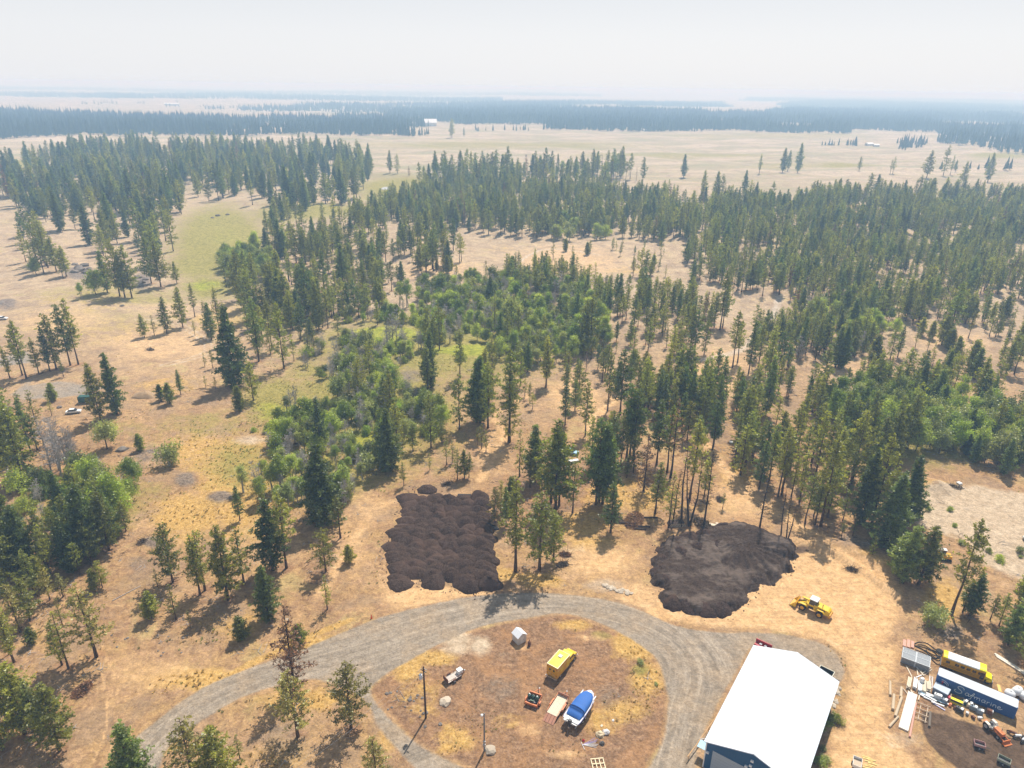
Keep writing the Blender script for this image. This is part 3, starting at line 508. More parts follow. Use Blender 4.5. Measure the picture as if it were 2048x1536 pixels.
PR = {
 'full': [pine(1, 20, 3.5, .14, 1.0, .55, k=10, mats=mats_of(M_PINE)), pine(2, 21, 3.9, .18, 1.05, .58, k=10, mats=mats_of(M_PINE), gap=.2), pine(3, 19, 3.3, .1, 1.1, .55, k=10, mats=mats_of(M_PINE2)), pine(41, 18, 3.6, .16, .85, .52, k=8, power=.6, gap=.3, mats=mats_of(M_PINE)), pine(42, 20, 3.4, .2, .8, .55, .08, k=8, power=.5, gap=.33, mats=mats_of(M_PINE), bot=.6)],
 'tall': [pine(4, 24, 3.1, .28, 1.0, .52, k=9, power=.6, gap=.25, lean=.02), pine(5, 25, 2.8, .36, .95, .52, k=9, power=.55, gap=.3, lean=.02), pine(6, 23, 3.3, .26, 1.0, .55, k=9, power=.6, gap=.22, mats=mats_of(M_PINE2))],
 'slim': [pine(7, 18, 2.3, .22, .95, .45, k=8, gap=.2), pine(8, 17, 2.1, .28, .9, .45, k=8, power=.7, gap=.25), pine(9, 19, 2.4, .2, 1, .48, k=8, gap=.15, mats=mats_of(M_PINE2)), pine(19, 18, 2.0, .3, .85, .45, k=8, power=.65, gap=.3), pine(43, 16, 2.5, .15, .8, .45, .06, k=7, power=.5, gap=.38, bot=.6), pine(44, 17, 2.2, .32, .75, .5, k=7, power=.45, gap=.35, lean=.03)],
 'thin': [pine(10, 15, 1.9, .2, .7, .38, k=6, gap=.35), pine(11, 14, 1.7, .3, .7, .38, k=6, gap=.35, power=.65)],
 'young': [pine(12, 7, 1.8, .08, 1.3, .32, k=8, power=.7, gap=.05), pine(13, 6, 1.5, .12, 1.2, .3, k=8, gap=.1)],
 'fir': [pine(14, 22, 4.2, .05, 1.3, .6, .12, k=11, power=.95, gap=.04, mats=mats_of(M_PINE2, M_DARKBARK)), pine(15, 24, 3.9, .06, 1.3, .6, .1, k=11, power=.85, gap=.06, mats=mats_of(M_PINE2, M_DARKBARK))],
 'yellow': [pine(16, 16, 2.7, .2, .8, .42, k=7, power=.6, gap=.3, mats=mats_of(M_YPINE)), pine(26, 15, 2.6, .14, .85, .42, k=7, power=.6, gap=.25, mats=mats_of(M_YPINE))],
 'brownpine': [pine(17, 20, 2.4, .25, .62, .36, .1, k=4, gap=.35, mats=mats_of(M_DEAD, M_DARKBARK)), pine(18, 15, 2.2, .1, .8, .4, k=5, gap=.25, mats=mats_of(M_DEAD, M_DARKBARK))],
 'round': [broad(21, 8, 3.2, 9, 5200, .30), broad(22, 9, 3.6, 11, 5600, .32), broad(23, 7, 3.0, 8, 4200, .3, mats=mats_of(M_LEAF2))],
 'aspen': [broad(24, 13, 2.7, 12, 4800, .28, mats=mats_of(M_LEAF2, M_PALEBARK), stems=3, base=.2), broad(25, 12, 2.5, 11, 4400, .28, mats=mats_of(M_LEAF, M_PALEBARK), stems=2, base=.18), broad(27, 14, 3.4, 14, 5600, .3, mats=mats_of(M_LEAF, M_PALEBARK), stems=3, base=.12)],
 'shrub': [broad(28, 3, 2.2, 8, 2600, .24, stems=4, base=.0), broad(29, 2.5, 1.9, 7, 2200, .22, mats=mats_of(M_LEAF2, M_PALEBARK), stems=4, base=.0), broad(30, 3.4, 2.6, 9, 2800, .25, stems=3, base=.0)],
 'bare': [bare(31, 11, 3.2, M_GREYBARK, 2, 90, 9, .7, zmin=.2), bare(32, 10, 2.8, M_GREYBARK, 3, 100, 9, .8, zmin=.2), bare(36, 9, 2.6, M_GREYBARK, 2, 90, 9, .6, zmin=.15)],
 'snag': [bare(33, 16, 2.2, M_DARKBARK, 1, 80, 4, .15), bare(34, 15, 1.7, M_DARKBARK, 1, 90, 5, -.1), bare(35, 16, 1.5, M_DARKBARK, 3, 110, 3, .1)],
 'stub': [bare(37, 5, .8, M_GREYBARK, 1, 8, 0, .3)],
}
WH = {'full': 20, 'tall': 24, 'slim': 18}
KIND_OBJ = {'full': 'pine_tree', 'tall': 'pine_tree', 'slim': 'pine_tree', 'thin': 'pine_tree', 'young': 'pine_tree', 'yellow': 'pine_tree', 'fir': 'fir_tree', 'brownpine': 'dead_pine_tree',
            'round': 'broadleaf_tree', 'aspen': 'aspen_tree', 'shrub': 'shrub', 'bare': 'bare_tree', 'snag': 'dead_tree', 'stub': 'dead_tree'}
# trees seen one by one: base px, base py, top py, kind
T = [
 (53,757,636,'tall'),(45,751,655,'tall'),(78,748,672,'slim'),(113,738,626,'full'),(100,742,650,'slim'),(141,731,606,'tall'),(157,729,594,'tall'),(127,753,712,'slim'),(20,756,690,'slim'),
 (202,842,722,'full'),(234,828,702,'fir'),(215,898,838,'round'),(280,901,867,'young'),(107,801,765,'young'),(104,832,792,'thin'),(322,801,768,'young'),(340,807,765,'young'),(362,790,738,'slim'),
 (289,675,627,'full'),(309,671,630,'thin'),(334,667,592,'full'),(366,655,572,'full'),(390,634,565,'slim'),(390,671,640,'thin'),(423,680,605,'full'),(415,672,600,'slim'),
 (470,772,612,'fir'),(507,801,723,'full'),(480,822,772,'young'),(426,737,697,'thin'),(410,733,705,'thin'),(412,775,750,'thin'),(432,778,752,'thin'),(518,723,596,'tall'),(568,737,606,'full'),(455,690,600,'slim'),(440,668,570,'slim'),
 (126,555,495,'full'),(113,543,470,'full'),(133,553,490,'full'),(73,549,516,'round'),(193,590,540,'round'),(164,597,562,'aspen'),(240,593,478,'full'),(264,596,490,'full'),(250,595,500,'full'),(303,567,472,'full'),(322,574,480,'full'),(354,567,522,'full'),(215,585,500,'full'),
 (346,1165,1042,'full'),(400,1190,1068,'slim'),(410,1181,1058,'slim'),(457,1200,1048,'full'),(488,1169,1050,'thin'),(304,1235,1180,'young'),(352,1239,1165,'thin'),(381,1252,1218,'thin'),(315,1173,1135,'thin'),
 (482,1279,1232,'young'),(538,1240,1128,'fir'),(546,1140,998,'full'),(573,1136,982,'tall'),(480,1041,970,'slim'),(193,1314,1155,'yellow'),(137,1337,1212,'thin'),(124,1330,1238,'slim'),(126,1254,1190,'thin'),
 (41,1264,1160,'yellow'),(19,1308,1222,'thin'),(205,1175,1118,'full'),(190,1180,1135,'young'),(50,1467,1306,'full'),(120,1502,1352,'full'),(5,1500,1370,'full'),(85,1480,1350,'slim'),(275,1600,1432,'full'),(392,1592,1422,'yellow'),(440,1585,1445,'full'),
 (480,1517,1466,'thin'),(596,1473,1338,'yellow'),(588,1380,1210,'brownpine'),(702,1457,1325,'yellow'),(755,1575,1475,'yellow'),(598,1290,1248,'young'),(655,1219,1150,'thin'),(652,1143,1055,'slim'),(681,1076,990,'slim'),(698,1126,1090,'young'),(646,1043,888,'fir'),(808,972,925,'slim'),
 (58,1148,1000,'fir'),(30,1120,972,'full'),(92,1132,1012,'full'),(182,1112,958,'fir'),(218,1100,975,'full'),(252,1062,1000,'full'),(130,1092,1020,'full'),(10,1180,1040,'full'),(70,1190,1090,'slim'),(160,1150,1080,'slim'),(60,1240,1150,'full'),(20,1220,1120,'slim'),(100,1200,1130,'yellow'),(0,1120,980,'full'),
 (265,970,916,'round'),(343,930,892,'shrub'),(30,930,745,'tall'),(6,925,778,'fir'),(62,905,790,'slim'),(20,905,752,'full'),(45,960,800,'full'),(75,900,820,'slim'),(107,945,838,'bare'),(125,955,828,'bare'),(140,940,850,'bare'),(22,968,930,'stub'),(95,985,930,'slim'),(150,1000,930,'fir'),(185,985,915,'round'),(215,1000,930,'round'),(230,1040,945,'round'),(165,960,900,'round'),(40,980,940,'shrub'),(200,950,905,'bare'),
 (1031,1143,955,'slim'),(1079,1139,985,'full'),(1107,1120,1030,'slim'),(1221,1065,966,'slim'),(1310,1027,925,'slim'),(1145,1026,924,'thin'),(1111,1020,838,'full'),(1118,1012,860,'tall'),(1102,1005,860,'slim'),(1070,964,850,'full'),(1039,953,860,'thin'),(1020,884,765,'slim'),
 (1192,1010,838,'tall'),(1205,1008,850,'full'),(1198,1004,846,'tall'),(1253,916,768,'tall'),(1259,915,776,'tall'),(1266,921,780,'tall'),(1313,929,800,'tall'),(1287,982,868,'brownpine'),(1341,955,798,'brownpine'),(1334,945,810,'tall'),(1379,1000,838,'tall'),
 (1373,1052,880,'snag'),(1407,1055,905,'snag'),(1337,1055,945,'thin'),(1345,1050,940,'snag'),(1519,1057,940,'snag'),(1445,1017,985,'thin'),(1480,950,848,'slim'),
 (990,1045,975,'yellow'),(1002,1030,962,'yellow'),(1012,1052,975,'slim'),(1022,1010,955,'young'),
 (1641,1052,868,'tall'),(1518,978,880,'slim'),(1556,993,848,'tall'),(1563,991,858,'slim'),(1538,962,845,'tall'),(1610,1047,948,'slim'),(1630,1049,960,'slim'),(1655,1035,920,'full'),(1722,1049,888,'fir'),(1742,1053,858,'tall'),(1772,1093,940,'fir'),(1805,1166,1043,'full'),(1837,1169,1040,'full'),(1795,1150,1060,'full'),(1850,1160,1070,'slim'),
 (1903,1228,1020,'tall'),(1939,1231,1138,'full'),(1925,1225,1150,'slim'),(1863,1250,1215,'shrub'),(1742,1120,1070,'thin'),(1683,1073,1035,'thin'),(1705,1072,1035,'thin'),(1998,1251,1178,'full'),(2030,1262,1190,'full'),(2047,1275,1150,'full'),(1980,1240,1180,'slim'),(2015,1290,1200,'full'),(2050,1330,1200,'full'),
 (1569,1084,975,'snag'),
 (518,722,640,'slim'),(616,628,518,'tall'),(638,658,560,'full'),(649,584,500,'tall'),(687,583,488,'full'),(660,612,560,'thin'),(683,628,588,'slim'),(617,707,655,'thin'),(629,707,650,'thin'),(588,722,678,'slim'),
 (740,763,683,'slim'),(862,775,663,'fir'),(879,699,608,'full'),(857,695,618,'full'),(870,690,625,'slim'),(789,800,728,'aspen'),(919,860,748,'full'),(953,845,720,'full'),(960,845,712,'fir'),(976,856,724,'full'),(1018,884,700,'tall'),(1092,772,672,'slim'),
 (778,939,818,'fir'),(795,902,805,'full'),(862,896,788,'slim'),(929,957,900,'full'),(915,960,896,'thin'),(938,955,905,'slim'),(860,940,908,'thin'),(963,898,850,'thin'),(972,904,862,'thin'),(955,890,855,'thin'),(893,930,878,'thin'),(905,925,880,'thin'),
 (980,608,553,'fir'),(989,664,590,'thin'),(1021,656,593,'round'),(800,612,560,'aspen'),(815,615,555,'aspen'),(787,684,618,'bare'),(777,696,640,'bare'),(755,650,600,'slim'),(560,620,540,'fir'),(545,600,520,'full'),(530,650,570,'full'),(500,640,540,'full'),(480,600,500,'full'),(510,590,500,'slim'),(585,660,580,'full'),(575,640,545,'full'),
 (1282,553,495,'full'),(1292,553,500,'full'),(1266,552,512,'slim'),(1386,560,518,'fir'),(1331,553,530,'thin'),(1420,568,535,'thin'),(1106,520,478,'thin'),(1180,505,480,'slim'),(1240,512,488,'slim'),(1145,515,490,'thin'),
 (1181,697,590,'full'),(1170,695,600,'full'),(1295,710,640,'tall'),(1388,708,620,'tall'),(1380,707,610,'tall'),(1408,710,640,'slim'),(1342,730,650,'slim'),(1361,738,660,'slim'),(1240,830,700,'tall'),(1215,822,700,'slim'),(1465,735,620,'tall'),(1475,725,640,'tall'),(1497,747,640,'slim'),(1535,765,650,'slim'),(1130,850,760,'slim'),(1092,775,675,'slim'),(1136,750,700,'slim'),
 (1440,660,540,'tall'),(1445,655,560,'tall'),(1420,640,580,'slim'),(1740,690,640,'full'),(1830,695,655,'thin'),(1855,700,670,'thin'),(1780,718,650,'slim'),(1795,715,650,'slim'),(1670,735,650,'full'),(1682,735,650,'fir'),(1742,750,705,'slim'),(1720,740,712,'thin'),(1830,785,700,'full'),(1860,790,715,'fir'),(1900,770,700,'full'),(1990,675,620,'full'),(2020,675,640,'slim'),(1895,685,560,'tall'),
 (1060,975,905,'slim'),(1480,905,830,'slim'),(1395,900,830,'tall'),
 # far single trees on the plain
 (1367,355,308,'full'),(1518,348,307,'slim'),(1565,345,296,'full'),(1575,343,300,'full'),(1595,346,286,'full'),(1718,342,313,'full'),(1785,348,313,'slim'),(1780,348,318,'thin'),(1853,356,300,'full'),(1886,352,290,'full'),(1900,350,310,'slim'),(1925,370,322,'full'),(1975,365,305,'full'),(1910,345,320,'slim'),(780,346,300,'full'),(795,347,308,'slim'),(738,350,294,'full'),(720,345,296,'full'),(697,345,290,'full'),(818,352,332,'brownpine'),
 (904,275,238,'full'),(902,276,245,'full'),(928,274,255,'slim'),(1015,360,292,'full'),(1034,365,320,'full'),(890,355,302,'full'),(905,358,310,'full'),(921,352,300,'tall'),(935,350,297,'tall'),(943,352,302,'full'),(965,355,302,'tall'),(992,360,300,'tall'),(985,365,305,'full'),(1070,358,302,'tall'),(1091,356,296,'tall'),(1103,355,302,'tall'),(1080,358,312,'full'),(1115,355,308,'slim'),(1140,360,312,'full'),(1152,362,313,'full'),(1170,365,320,'slim'),(1185,358,297,'tall'),(1205,355,305,'snag'),(1226,358,297,'tall'),(1242,355,292,'full'),(1260,358,305,'tall'),(1222,362,310,'slim'),(1125,340,322,'round'),
 (1405,395,340,'full'),(1432,398,342,'full'),(1443,395,348,'slim'),(1488,390,340,'full'),(1543,400,362,'full'),(1370,400,378,'slim'),(1644,395,370,'slim'),(1665,400,358,'full'),(1674,402,356,'full'),(1710,400,364,'slim'),(1735,395,346,'full'),(1750,396,348,'full'),(1763,398,360,'full'),(1778,392,362,'full'),(1795,398,368,'slim'),(2030,405,372,'full'),
]
# stands: polygon of ground pixels, trees per 1000 m2, kinds, height range
PINES = ['full', 'slim', 'slim', 'tall', 'full']; SM = ['slim', 'thin', 'slim', 'full', 'tall']
STANDS = [
 ('old', [(20,345),(90,318),(150,305),(260,300),(420,302),(610,305),(700,318),(742,335),(735,380),(690,412),(640,430),(560,415),(470,405),(380,398),(345,470),(350,520),(300,540),(210,560),(200,500),(120,470),(60,430),(0,430),(0,370)], 3.6, ['full', 'tall', 'full', 'fir'], (19, 31)),
 ('old', [(0,470),(60,470),(150,520),(130,545),(60,560),(0,500)], 4, ['full', 'tall'], (20, 28)),
 ('old', [(540,420),(600,440),(640,480),(620,520),(560,540),(520,500)], 3.5, ['full', 'fir', 'slim'], (18, 26)),
 ('old', [(640,440),(760,450),(900,490),(930,530),(820,560),(760,570),(700,560),(600,570),(560,530),(620,500)], 7, PINES, (14, 22)),
 ('old', [(450,560),(560,560),(640,600),(600,660),(560,640),(470,620),(440,590)], 7, PINES, (15, 22)),
 ('mid', [(820,390),(900,372),(1000,378),(1180,385),(1290,395),(1420,410),(1560,410),(1700,405),(1860,395),(2048,400),(2100,500),(1900,500),(1700,490),(1520,490),(1400,500),(1260,480),(1150,472),(1080,480),(980,470),(880,462),(760,462),(700,440),(780,410)], 9, PINES, (13, 21)),
 ('old', [(830,365),(870,352),(1280,350),(1290,370),(1150,380),(980,378),(840,385)], 3.0, ['tall', 'full'], (22, 30)),
 ('mid', [(1380,500),(1520,490),(1700,490),(1900,500),(2100,500),(2100,640),(1980,650),(1880,650),(1800,655),(1720,640),(1620,640),(1560,600),(1460,580),(1360,545)], 13, SM, (11, 18)),
 ('mid', [(1180,600),(1300,590),(1400,600),(1440,660),(1400,720),(1320,700),(1240,690),(1180,680)], 11, SM, (11, 17)),
 ('mid', [(1500,640),(1620,640),(1720,650),(1790,680),(1700,720),(1600,735),(1520,760),(1490,720)], 15, SM, (11, 17)),
 ('mid', [(1010,560),(1080,540),(1180,560),(1240,600),(1180,620),(1100,600),(1020,590)], 11, SM, (11, 17)),
 ('mid', [(830,530),(960,540),(1000,555),(900,560),(840,556)], 7, ['thin', 'slim', 'young'], (7, 12)),
 ('mid', [(960,500),(1320,500),(1380,560),(1240,560),(1000,545)], 1.3, ['thin', 'slim', 'young'], (5, 10)),
 ('mid', [(1030,700),(1110,720),(1180,710),(1330,740),(1380,760),(1260,800),(1160,760),(1060,760)], 4.5, SM, (11, 17)),
 ('near', [(1270,790),(1360,780),(1480,800),(1580,830),(1700,860),(1850,900),(1840,950),(1700,1000),(1620,1020),(1540,1000),(1500,950),(1400,905),(1330,900),(1280,860)], 13, ['tall', 'slim', 'slim', 'tall', 'full'], (14, 21)),
 ('mid', [(560,500),(760,480),(860,520),(800,600),(700,640),(600,640)], 3, PINES, (12, 19)),
 ('mid', [(1050,760),(1260,740),(1400,760),(1400,790),(1260,800),(1180,860),(1040,850)], 2.0, SM, (9, 15)),
 ('near', [(1140,930),(1300,920),(1420,960),(1500,1010),(1300,1000),(1180,960)], 2.2, SM, (8, 14)),
 ('near', [(1600,1010),(1720,1010),(1760,1080),(1660,1070)], 5, ['slim', 'thin', 'tall'], (8, 15)),
 ('near', [(500,600),(560,560),(620,640),(600,740),(520,740),(470,690)], 2.2, ['full', 'slim', 'tall'], (12, 20)),
 ('near', [(560,830),(660,760),(860,800),(900,860),(740,960),(560,960)], 1.3, ['slim', 'tall', 'full'], (12, 19)),
 ('near', [(680,660),(900,620),(1180,640),(1170,690),(900,720)], 1.4, ['slim', 'tall', 'full'], (12, 18)),
 ('mid', [(1000,700),(1250,700),(1420,740),(1380,790),(1220,800),(1180,880),(1040,840)], 2.2, ['thin', 'young', 'slim', 'slim'], (5, 14)),
 ('mid', [(1680,650),(2060,640),(2060,760),(1800,760),(1640,740)], 3.2, ['thin', 'slim', 'full', 'young'], (6, 15)),
 ('mid', [(540,560),(740,560),(760,660),(600,720),(540,680)], 3.0, ['slim', 'full', 'thin'], (9, 18)),
 ('near', [(0,1180),(180,1160),(240,1260),(180,1420),(0,1500)], 2.2, ['thin', 'young', 'slim', 'yellow'], (5, 12)),
 ('near', [(200,1120),(300,1160),(420,1180),(360,1260),(180,1240)], .5, ['young', 'thin'], (3, 7)),
 ('mid', [(100,620),(260,640),(400,700),(360,760),(240,740)], .15, ['young', 'thin'], (3, 6)),
 ('near', [(1150,860),(1260,850),(1290,930),(1230,950),(1150,930)], 6, ['slim', 'tall'], (13, 18)),
 ('near', [(1700,980),(1800,960),(1830,1040),(1790,1100),(1720,1060)], 7, ['full', 'fir'], (13, 19)),
 ('near', [(1480,780),(1620,770),(1700,800),(1640,830),(1520,820)], 11, ['slim', 'tall'], (13, 19)),
 ('near', [(1700,770),(1860,760),(2048,740),(2100,800),(2048,860),(1900,830),(1760,820)], 7, ['full', 'slim'], (12, 18)),
 ('near', [(1850,880),(2100,860),(2100,960),(1860,955)], 8, ['full', 'round', 'fir', 'slim'], (11, 17)),
 ('mid', [(700,580),(800,560),(830,600),(720,640),(640,640)], 6, PINES, (12, 18)),
 ('near', [(760,880),(860,850),(900,880),(840,920),(770,930)], 4, ['slim', 'full'], (10, 15)),
 ('near', [(840,760),(1000,740),(1060,780),(1000,840),(880,840)], 3.5, ['slim', 'full'], (11, 17)),
 ('near', [(0,1330),(110,1280),(150,1380),(120,1520),(0,1600)], 3.0, ['slim', 'full'], (9, 16)),
 ('near', [(0,780),(60,800),(90,880),(40,930),(0,940)], 5, ['slim', 'full', 'thin'], (9, 16)),
 ('near', [(1960,1180),(2048,1190),(2048,1290),(1990,1260)], 5, ['full', 'slim', 'young'], (7, 12)),
 ('near', [(0,960),(120,960),(250,1040),(260,1100),(120,1160),(0,1200)], 7, ['full', 'fir', 'slim'], (11, 17)),
 ('leaf', [(690,640),(900,620),(1060,600),(1180,640),(1170,690),(1040,720),(900,720),(760,740),(680,700)], 11, ['aspen', 'round', 'shrub', 'bare', 'shrub', 'aspen', 'bare', 'shrub'], (5, 10)),
 ('leaf', [(560,830),(660,760),(760,760),(860,800),(900,860),(800,900),(740,960),(690,1000),(560,960),(540,900)], 16, ['round', 'aspen', 'shrub', 'bare', 'shrub', 'shrub', 'bare', 'aspen'], (4.5, 9.5)),
 ('leaf', [(480,980),(560,930),(640,960),(700,1000),(640,1040),(540,1030)], 14, ['aspen', 'bare', 'shrub', 'aspen'], (6, 10)),
 ('leaf', [(830,580),(1020,560),(1200,600),(1200,640),(1040,640),(860,630)], 9, ['aspen', 'bare', 'round', 'round'], (7, 11)),
 ('leaf', [(1000,640),(1200,630),(1220,700),(1060,740),(1000,700)], 11, ['aspen', 'round', 'aspen', 'shrub'], (7, 11)),
 ('leaf', [(440,520),(520,500),(560,550),(520,580),(450,560)], 7, ['aspen', 'round', 'round'], (8, 13)),
 ('leaf', [(1080,455),(1220,455),(1230,480),(1100,485)], 4, ['aspen', 'round'], (9, 14)),
 ('leaf', [(850,420),(1010,410),(1010,440),(880,445)], 2.5, ['aspen', 'round'], (9, 14)),
 ('leaf', [(1640,810),(1760,790),(1900,820),(2048,850),(2100,930),(1960,930),(1820,900),(1700,880)], 14, ['round', 'aspen', 'round', 'round', 'fir'], (8, 13)),
 ('leaf', [(1600,620),(1760,620),(1790,670),(1690,690),(1620,670)], 7, ['aspen', 'round'], (8, 11)),
 ('leaf', [(20,950),(140,930),(270,1000),(240,1050),(120,1060),(30,1010)], 12, ['shrub', 'round', 'shrub', 'bare'], (3, 8)),
 ('leaf', [(80,860),(150,870),(170,950),(100,960)], 6, ['bare'], (7, 10)),
 ('leaf', [(1240,1340),(1270,1290),(1310,1300),(1325,1370),(1290,1400)], 9, ['shrub'], (.5, .9)),
 ('leaf', [(1815,1020),(1900,1020),(1960,1080),(1920,1090),(1840,1060)], 15, ['shrub'], (.8, 1.6)),
 ('leaf', [(1940,1090),(2048,1100),(2048,1130),(1960,1120)], 20, ['shrub'], (.9, 1.8)),
 ('leaf', [(1640,1440),(1680,1400),(1690,1420),(1650,1530),(1635,1530)], 70, ['shrub'], (.6, 1.6)),
 ('leaf', [(500,860),(560,840),(580,900),(520,920)], 6, ['shrub'], (1.5, 3)),
 ('leaf', [(590,700),(760,680),(780,760),(640,780)], 9, ['bare', 'bare', 'shrub', 'round'], (5, 9)),
]
trees = []     # (x, y, z, height, kind, rz, explicit)
occ = {}
def free(x, y, r):
    c = 6.0; i, j = int(x//c), int(y//c)
    for a in (-1, 0, 1):
        for b in (-1, 0, 1):
            for (u, v) in occ.get((i+a, j+b), ()):
                if (u-x)**2+(v-y)**2 < r*r: return False
    return True
def occupy(x, y): occ.setdefault((int(x//6), int(y//6)), []).append((x, y))
def height_for(b, ty, px):
    d = ray(px, ty); r_ = math.hypot(b.x, b.y); k = math.hypot(d.x, d.y); return max(1.5, HC+d.z/k*r_-b.z)
for (px_, py_, ty, kd) in T:
    b = P(px_, py_); h = height_for(b, ty, px_); trees.append((b.x, b.y, b.z, h, kd, random.uniform(0, 6.28), True)); occupy(b.x, b.y)
def in_poly(x, y, poly):
    c = False; n = len(poly)
    for i in range(n):
        ax, ay = poly[i]; bx, by = poly[(i+1) % n]
        if (ay > y) != (by > y) and x < (bx-ax)*(y-ay)/(by-ay)+ax: c = not c
    return c
CLEAR = [WP([(1380,700),(1440,700),(1500,640),(1560,590),(1580,600),(1520,660),(1470,720),(1420,740)], False), W_ROAD]
GLADES = [WP(g, False) for g in ([(690,655),(760,645),(850,655),(845,682),(760,692),(700,684)], [(885,692),(940,684),(1000,690),(990,714),(930,720),(890,708)], [(600,770),(660,760),(680,800),(620,815)], [(690,880),(760,862),(780,890),(720,910)], [(810,720),(870,715),(880,745),(820,750)])]
for (zone, poly, den, kinds, (h0, h1)) in STANDS:
    wp = WP(poly, False); xs_ = [p[0] for p in wp]; ys_ = [p[1] for p in wp]
    area = abs(sum(wp[i][0]*wp[(i+1) % len(wp)][1]-wp[(i+1) % len(wp)][0]*wp[i][1] for i in range(len(wp))))/2
    want = int(area*den*(1.25 if zone == 'old' else 1.95 if zone == 'mid' else 2.2 if zone == 'near' else 3.7)/1000); got = tries = 0
    while got < want and tries < want*25:
        tries += 1; x = random.uniform(min(xs_), max(xs_)); y = random.uniform(min(ys_), max(ys_))
        if not in_poly(x, y, wp): continue
        if zone != 'leaf' and mnoise.noise(Vector((x*.028, y*.028, 3.1)))+.42 < random.random()*.75: continue
        if den < 20 and not free(x, y, 1.9 if zone != 'leaf' else 1.6): continue
        if any(in_poly(x, y, c) for c in CLEAR): continue
        if any(in_poly(x, y, c) for c in GLADES): continue
        kd = random.choice(kinds)
        if zone != 'leaf' and random.random() < .035: kd = random.choice(('brownpine', 'brownpine', 'bare', 'snag'))
        h = random.uniform(h0, h1)*(.62+.5*random.random()**.7)
        if kd == 'shrub' and h > 4: h = 2.2+random.random()*2.6
        if kd in ('round', 'bare'): h = min(h, 10)
        trees.append((x, y, hz(x, y), h, kd, random.uniform(0, 6.28), False)); occupy(x, y); got += 1
# needle litter under the trees, then the ground meshes
lim = [t for t in trees if t[1] < 420 and abs(t[0]) < 400]
lit = np.zeros(S)
for t in lim:
    j0 = int(np.searchsorted(ys, t[1]-5)); j1 = int(np.searchsorted(ys, t[1]+5)); u = t[0]/(t[1]+38); du = 5/(t[1]+38); i0 = int(np.searchsorted(U, u-du)); i1 = int(np.searchsorted(U, u+du))+1
    sl = (slice(j0, j1), slice(i0, i1)); r_ = (2.6 if t[4] in ('full', 'tall', 'slim', 'thin', 'fir', 'yellow') else 2.0)*(.5+t[3]/30); d = np.hypot(XX[sl]-t[0], YY[sl]-t[1]); lit[sl] = np.maximum(lit[sl], np.clip(1.25-d/r_, 0, 1)*(.85 if t[3] > 8 else .5))
lit *= (1-W9['road'])*(1-W9['sand']*.5); W9['brown'] = np.maximum(W9['brown'], lit*.9)
gmesh('gravel_road', c_road, 'grey gravel drive curving round the brown island'); gmesh('sand_yard', c_yard & ~c_road, 'graded pale sandy yard around the wheel loader')
gmesh('gravel_pad', c_pad & ~c_road & ~c_yard, 'pale gravel pad at the right edge'); gmesh('bare_soil', c_soil & ~c_road & ~c_yard & ~c_pad, 'dark bare soil below the container')
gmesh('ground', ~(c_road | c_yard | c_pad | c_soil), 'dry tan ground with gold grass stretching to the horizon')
def vis(t):
    a, b, c = pix(t[:3]); u, v, _ = pix((t[0], t[1], t[2]+t[3])); return (-60 < a < 2108 and v < 1536 and b > 100), (b-v)
PK = ('full', 'tall', 'slim', 'thin', 'young', 'fir', 'yellow'); DK = ('round', 'aspen', 'shrub'); BK = ('bare', 'snag', 'brownpine', 'stub')
classes = {'pine': [], 'leaf': [], 'bare': []}
for t in trees:
    ok, s = vis(t)
    k = 'pine' if t[4] in PK else 'leaf' if t[4] in DK else 'bare'
    classes[k].append((s if ok else 0, t))
indiv = []; rest = {'pine': [], 'leaf': [], 'bare': []}
for k, L in classes.items():
    L.sort(key=lambda a: -a[0]); n_ = {'pine': 300, 'leaf': 210, 'bare': 110}[k]
    indiv += [(k, t) for s, t in L[:n_] if s > 0]; rest[k] = [t for s, t in L[n_:]]
print('trees', len(trees), {k: len(v) for k, v in classes.items()}, 'individual', len(indiv))
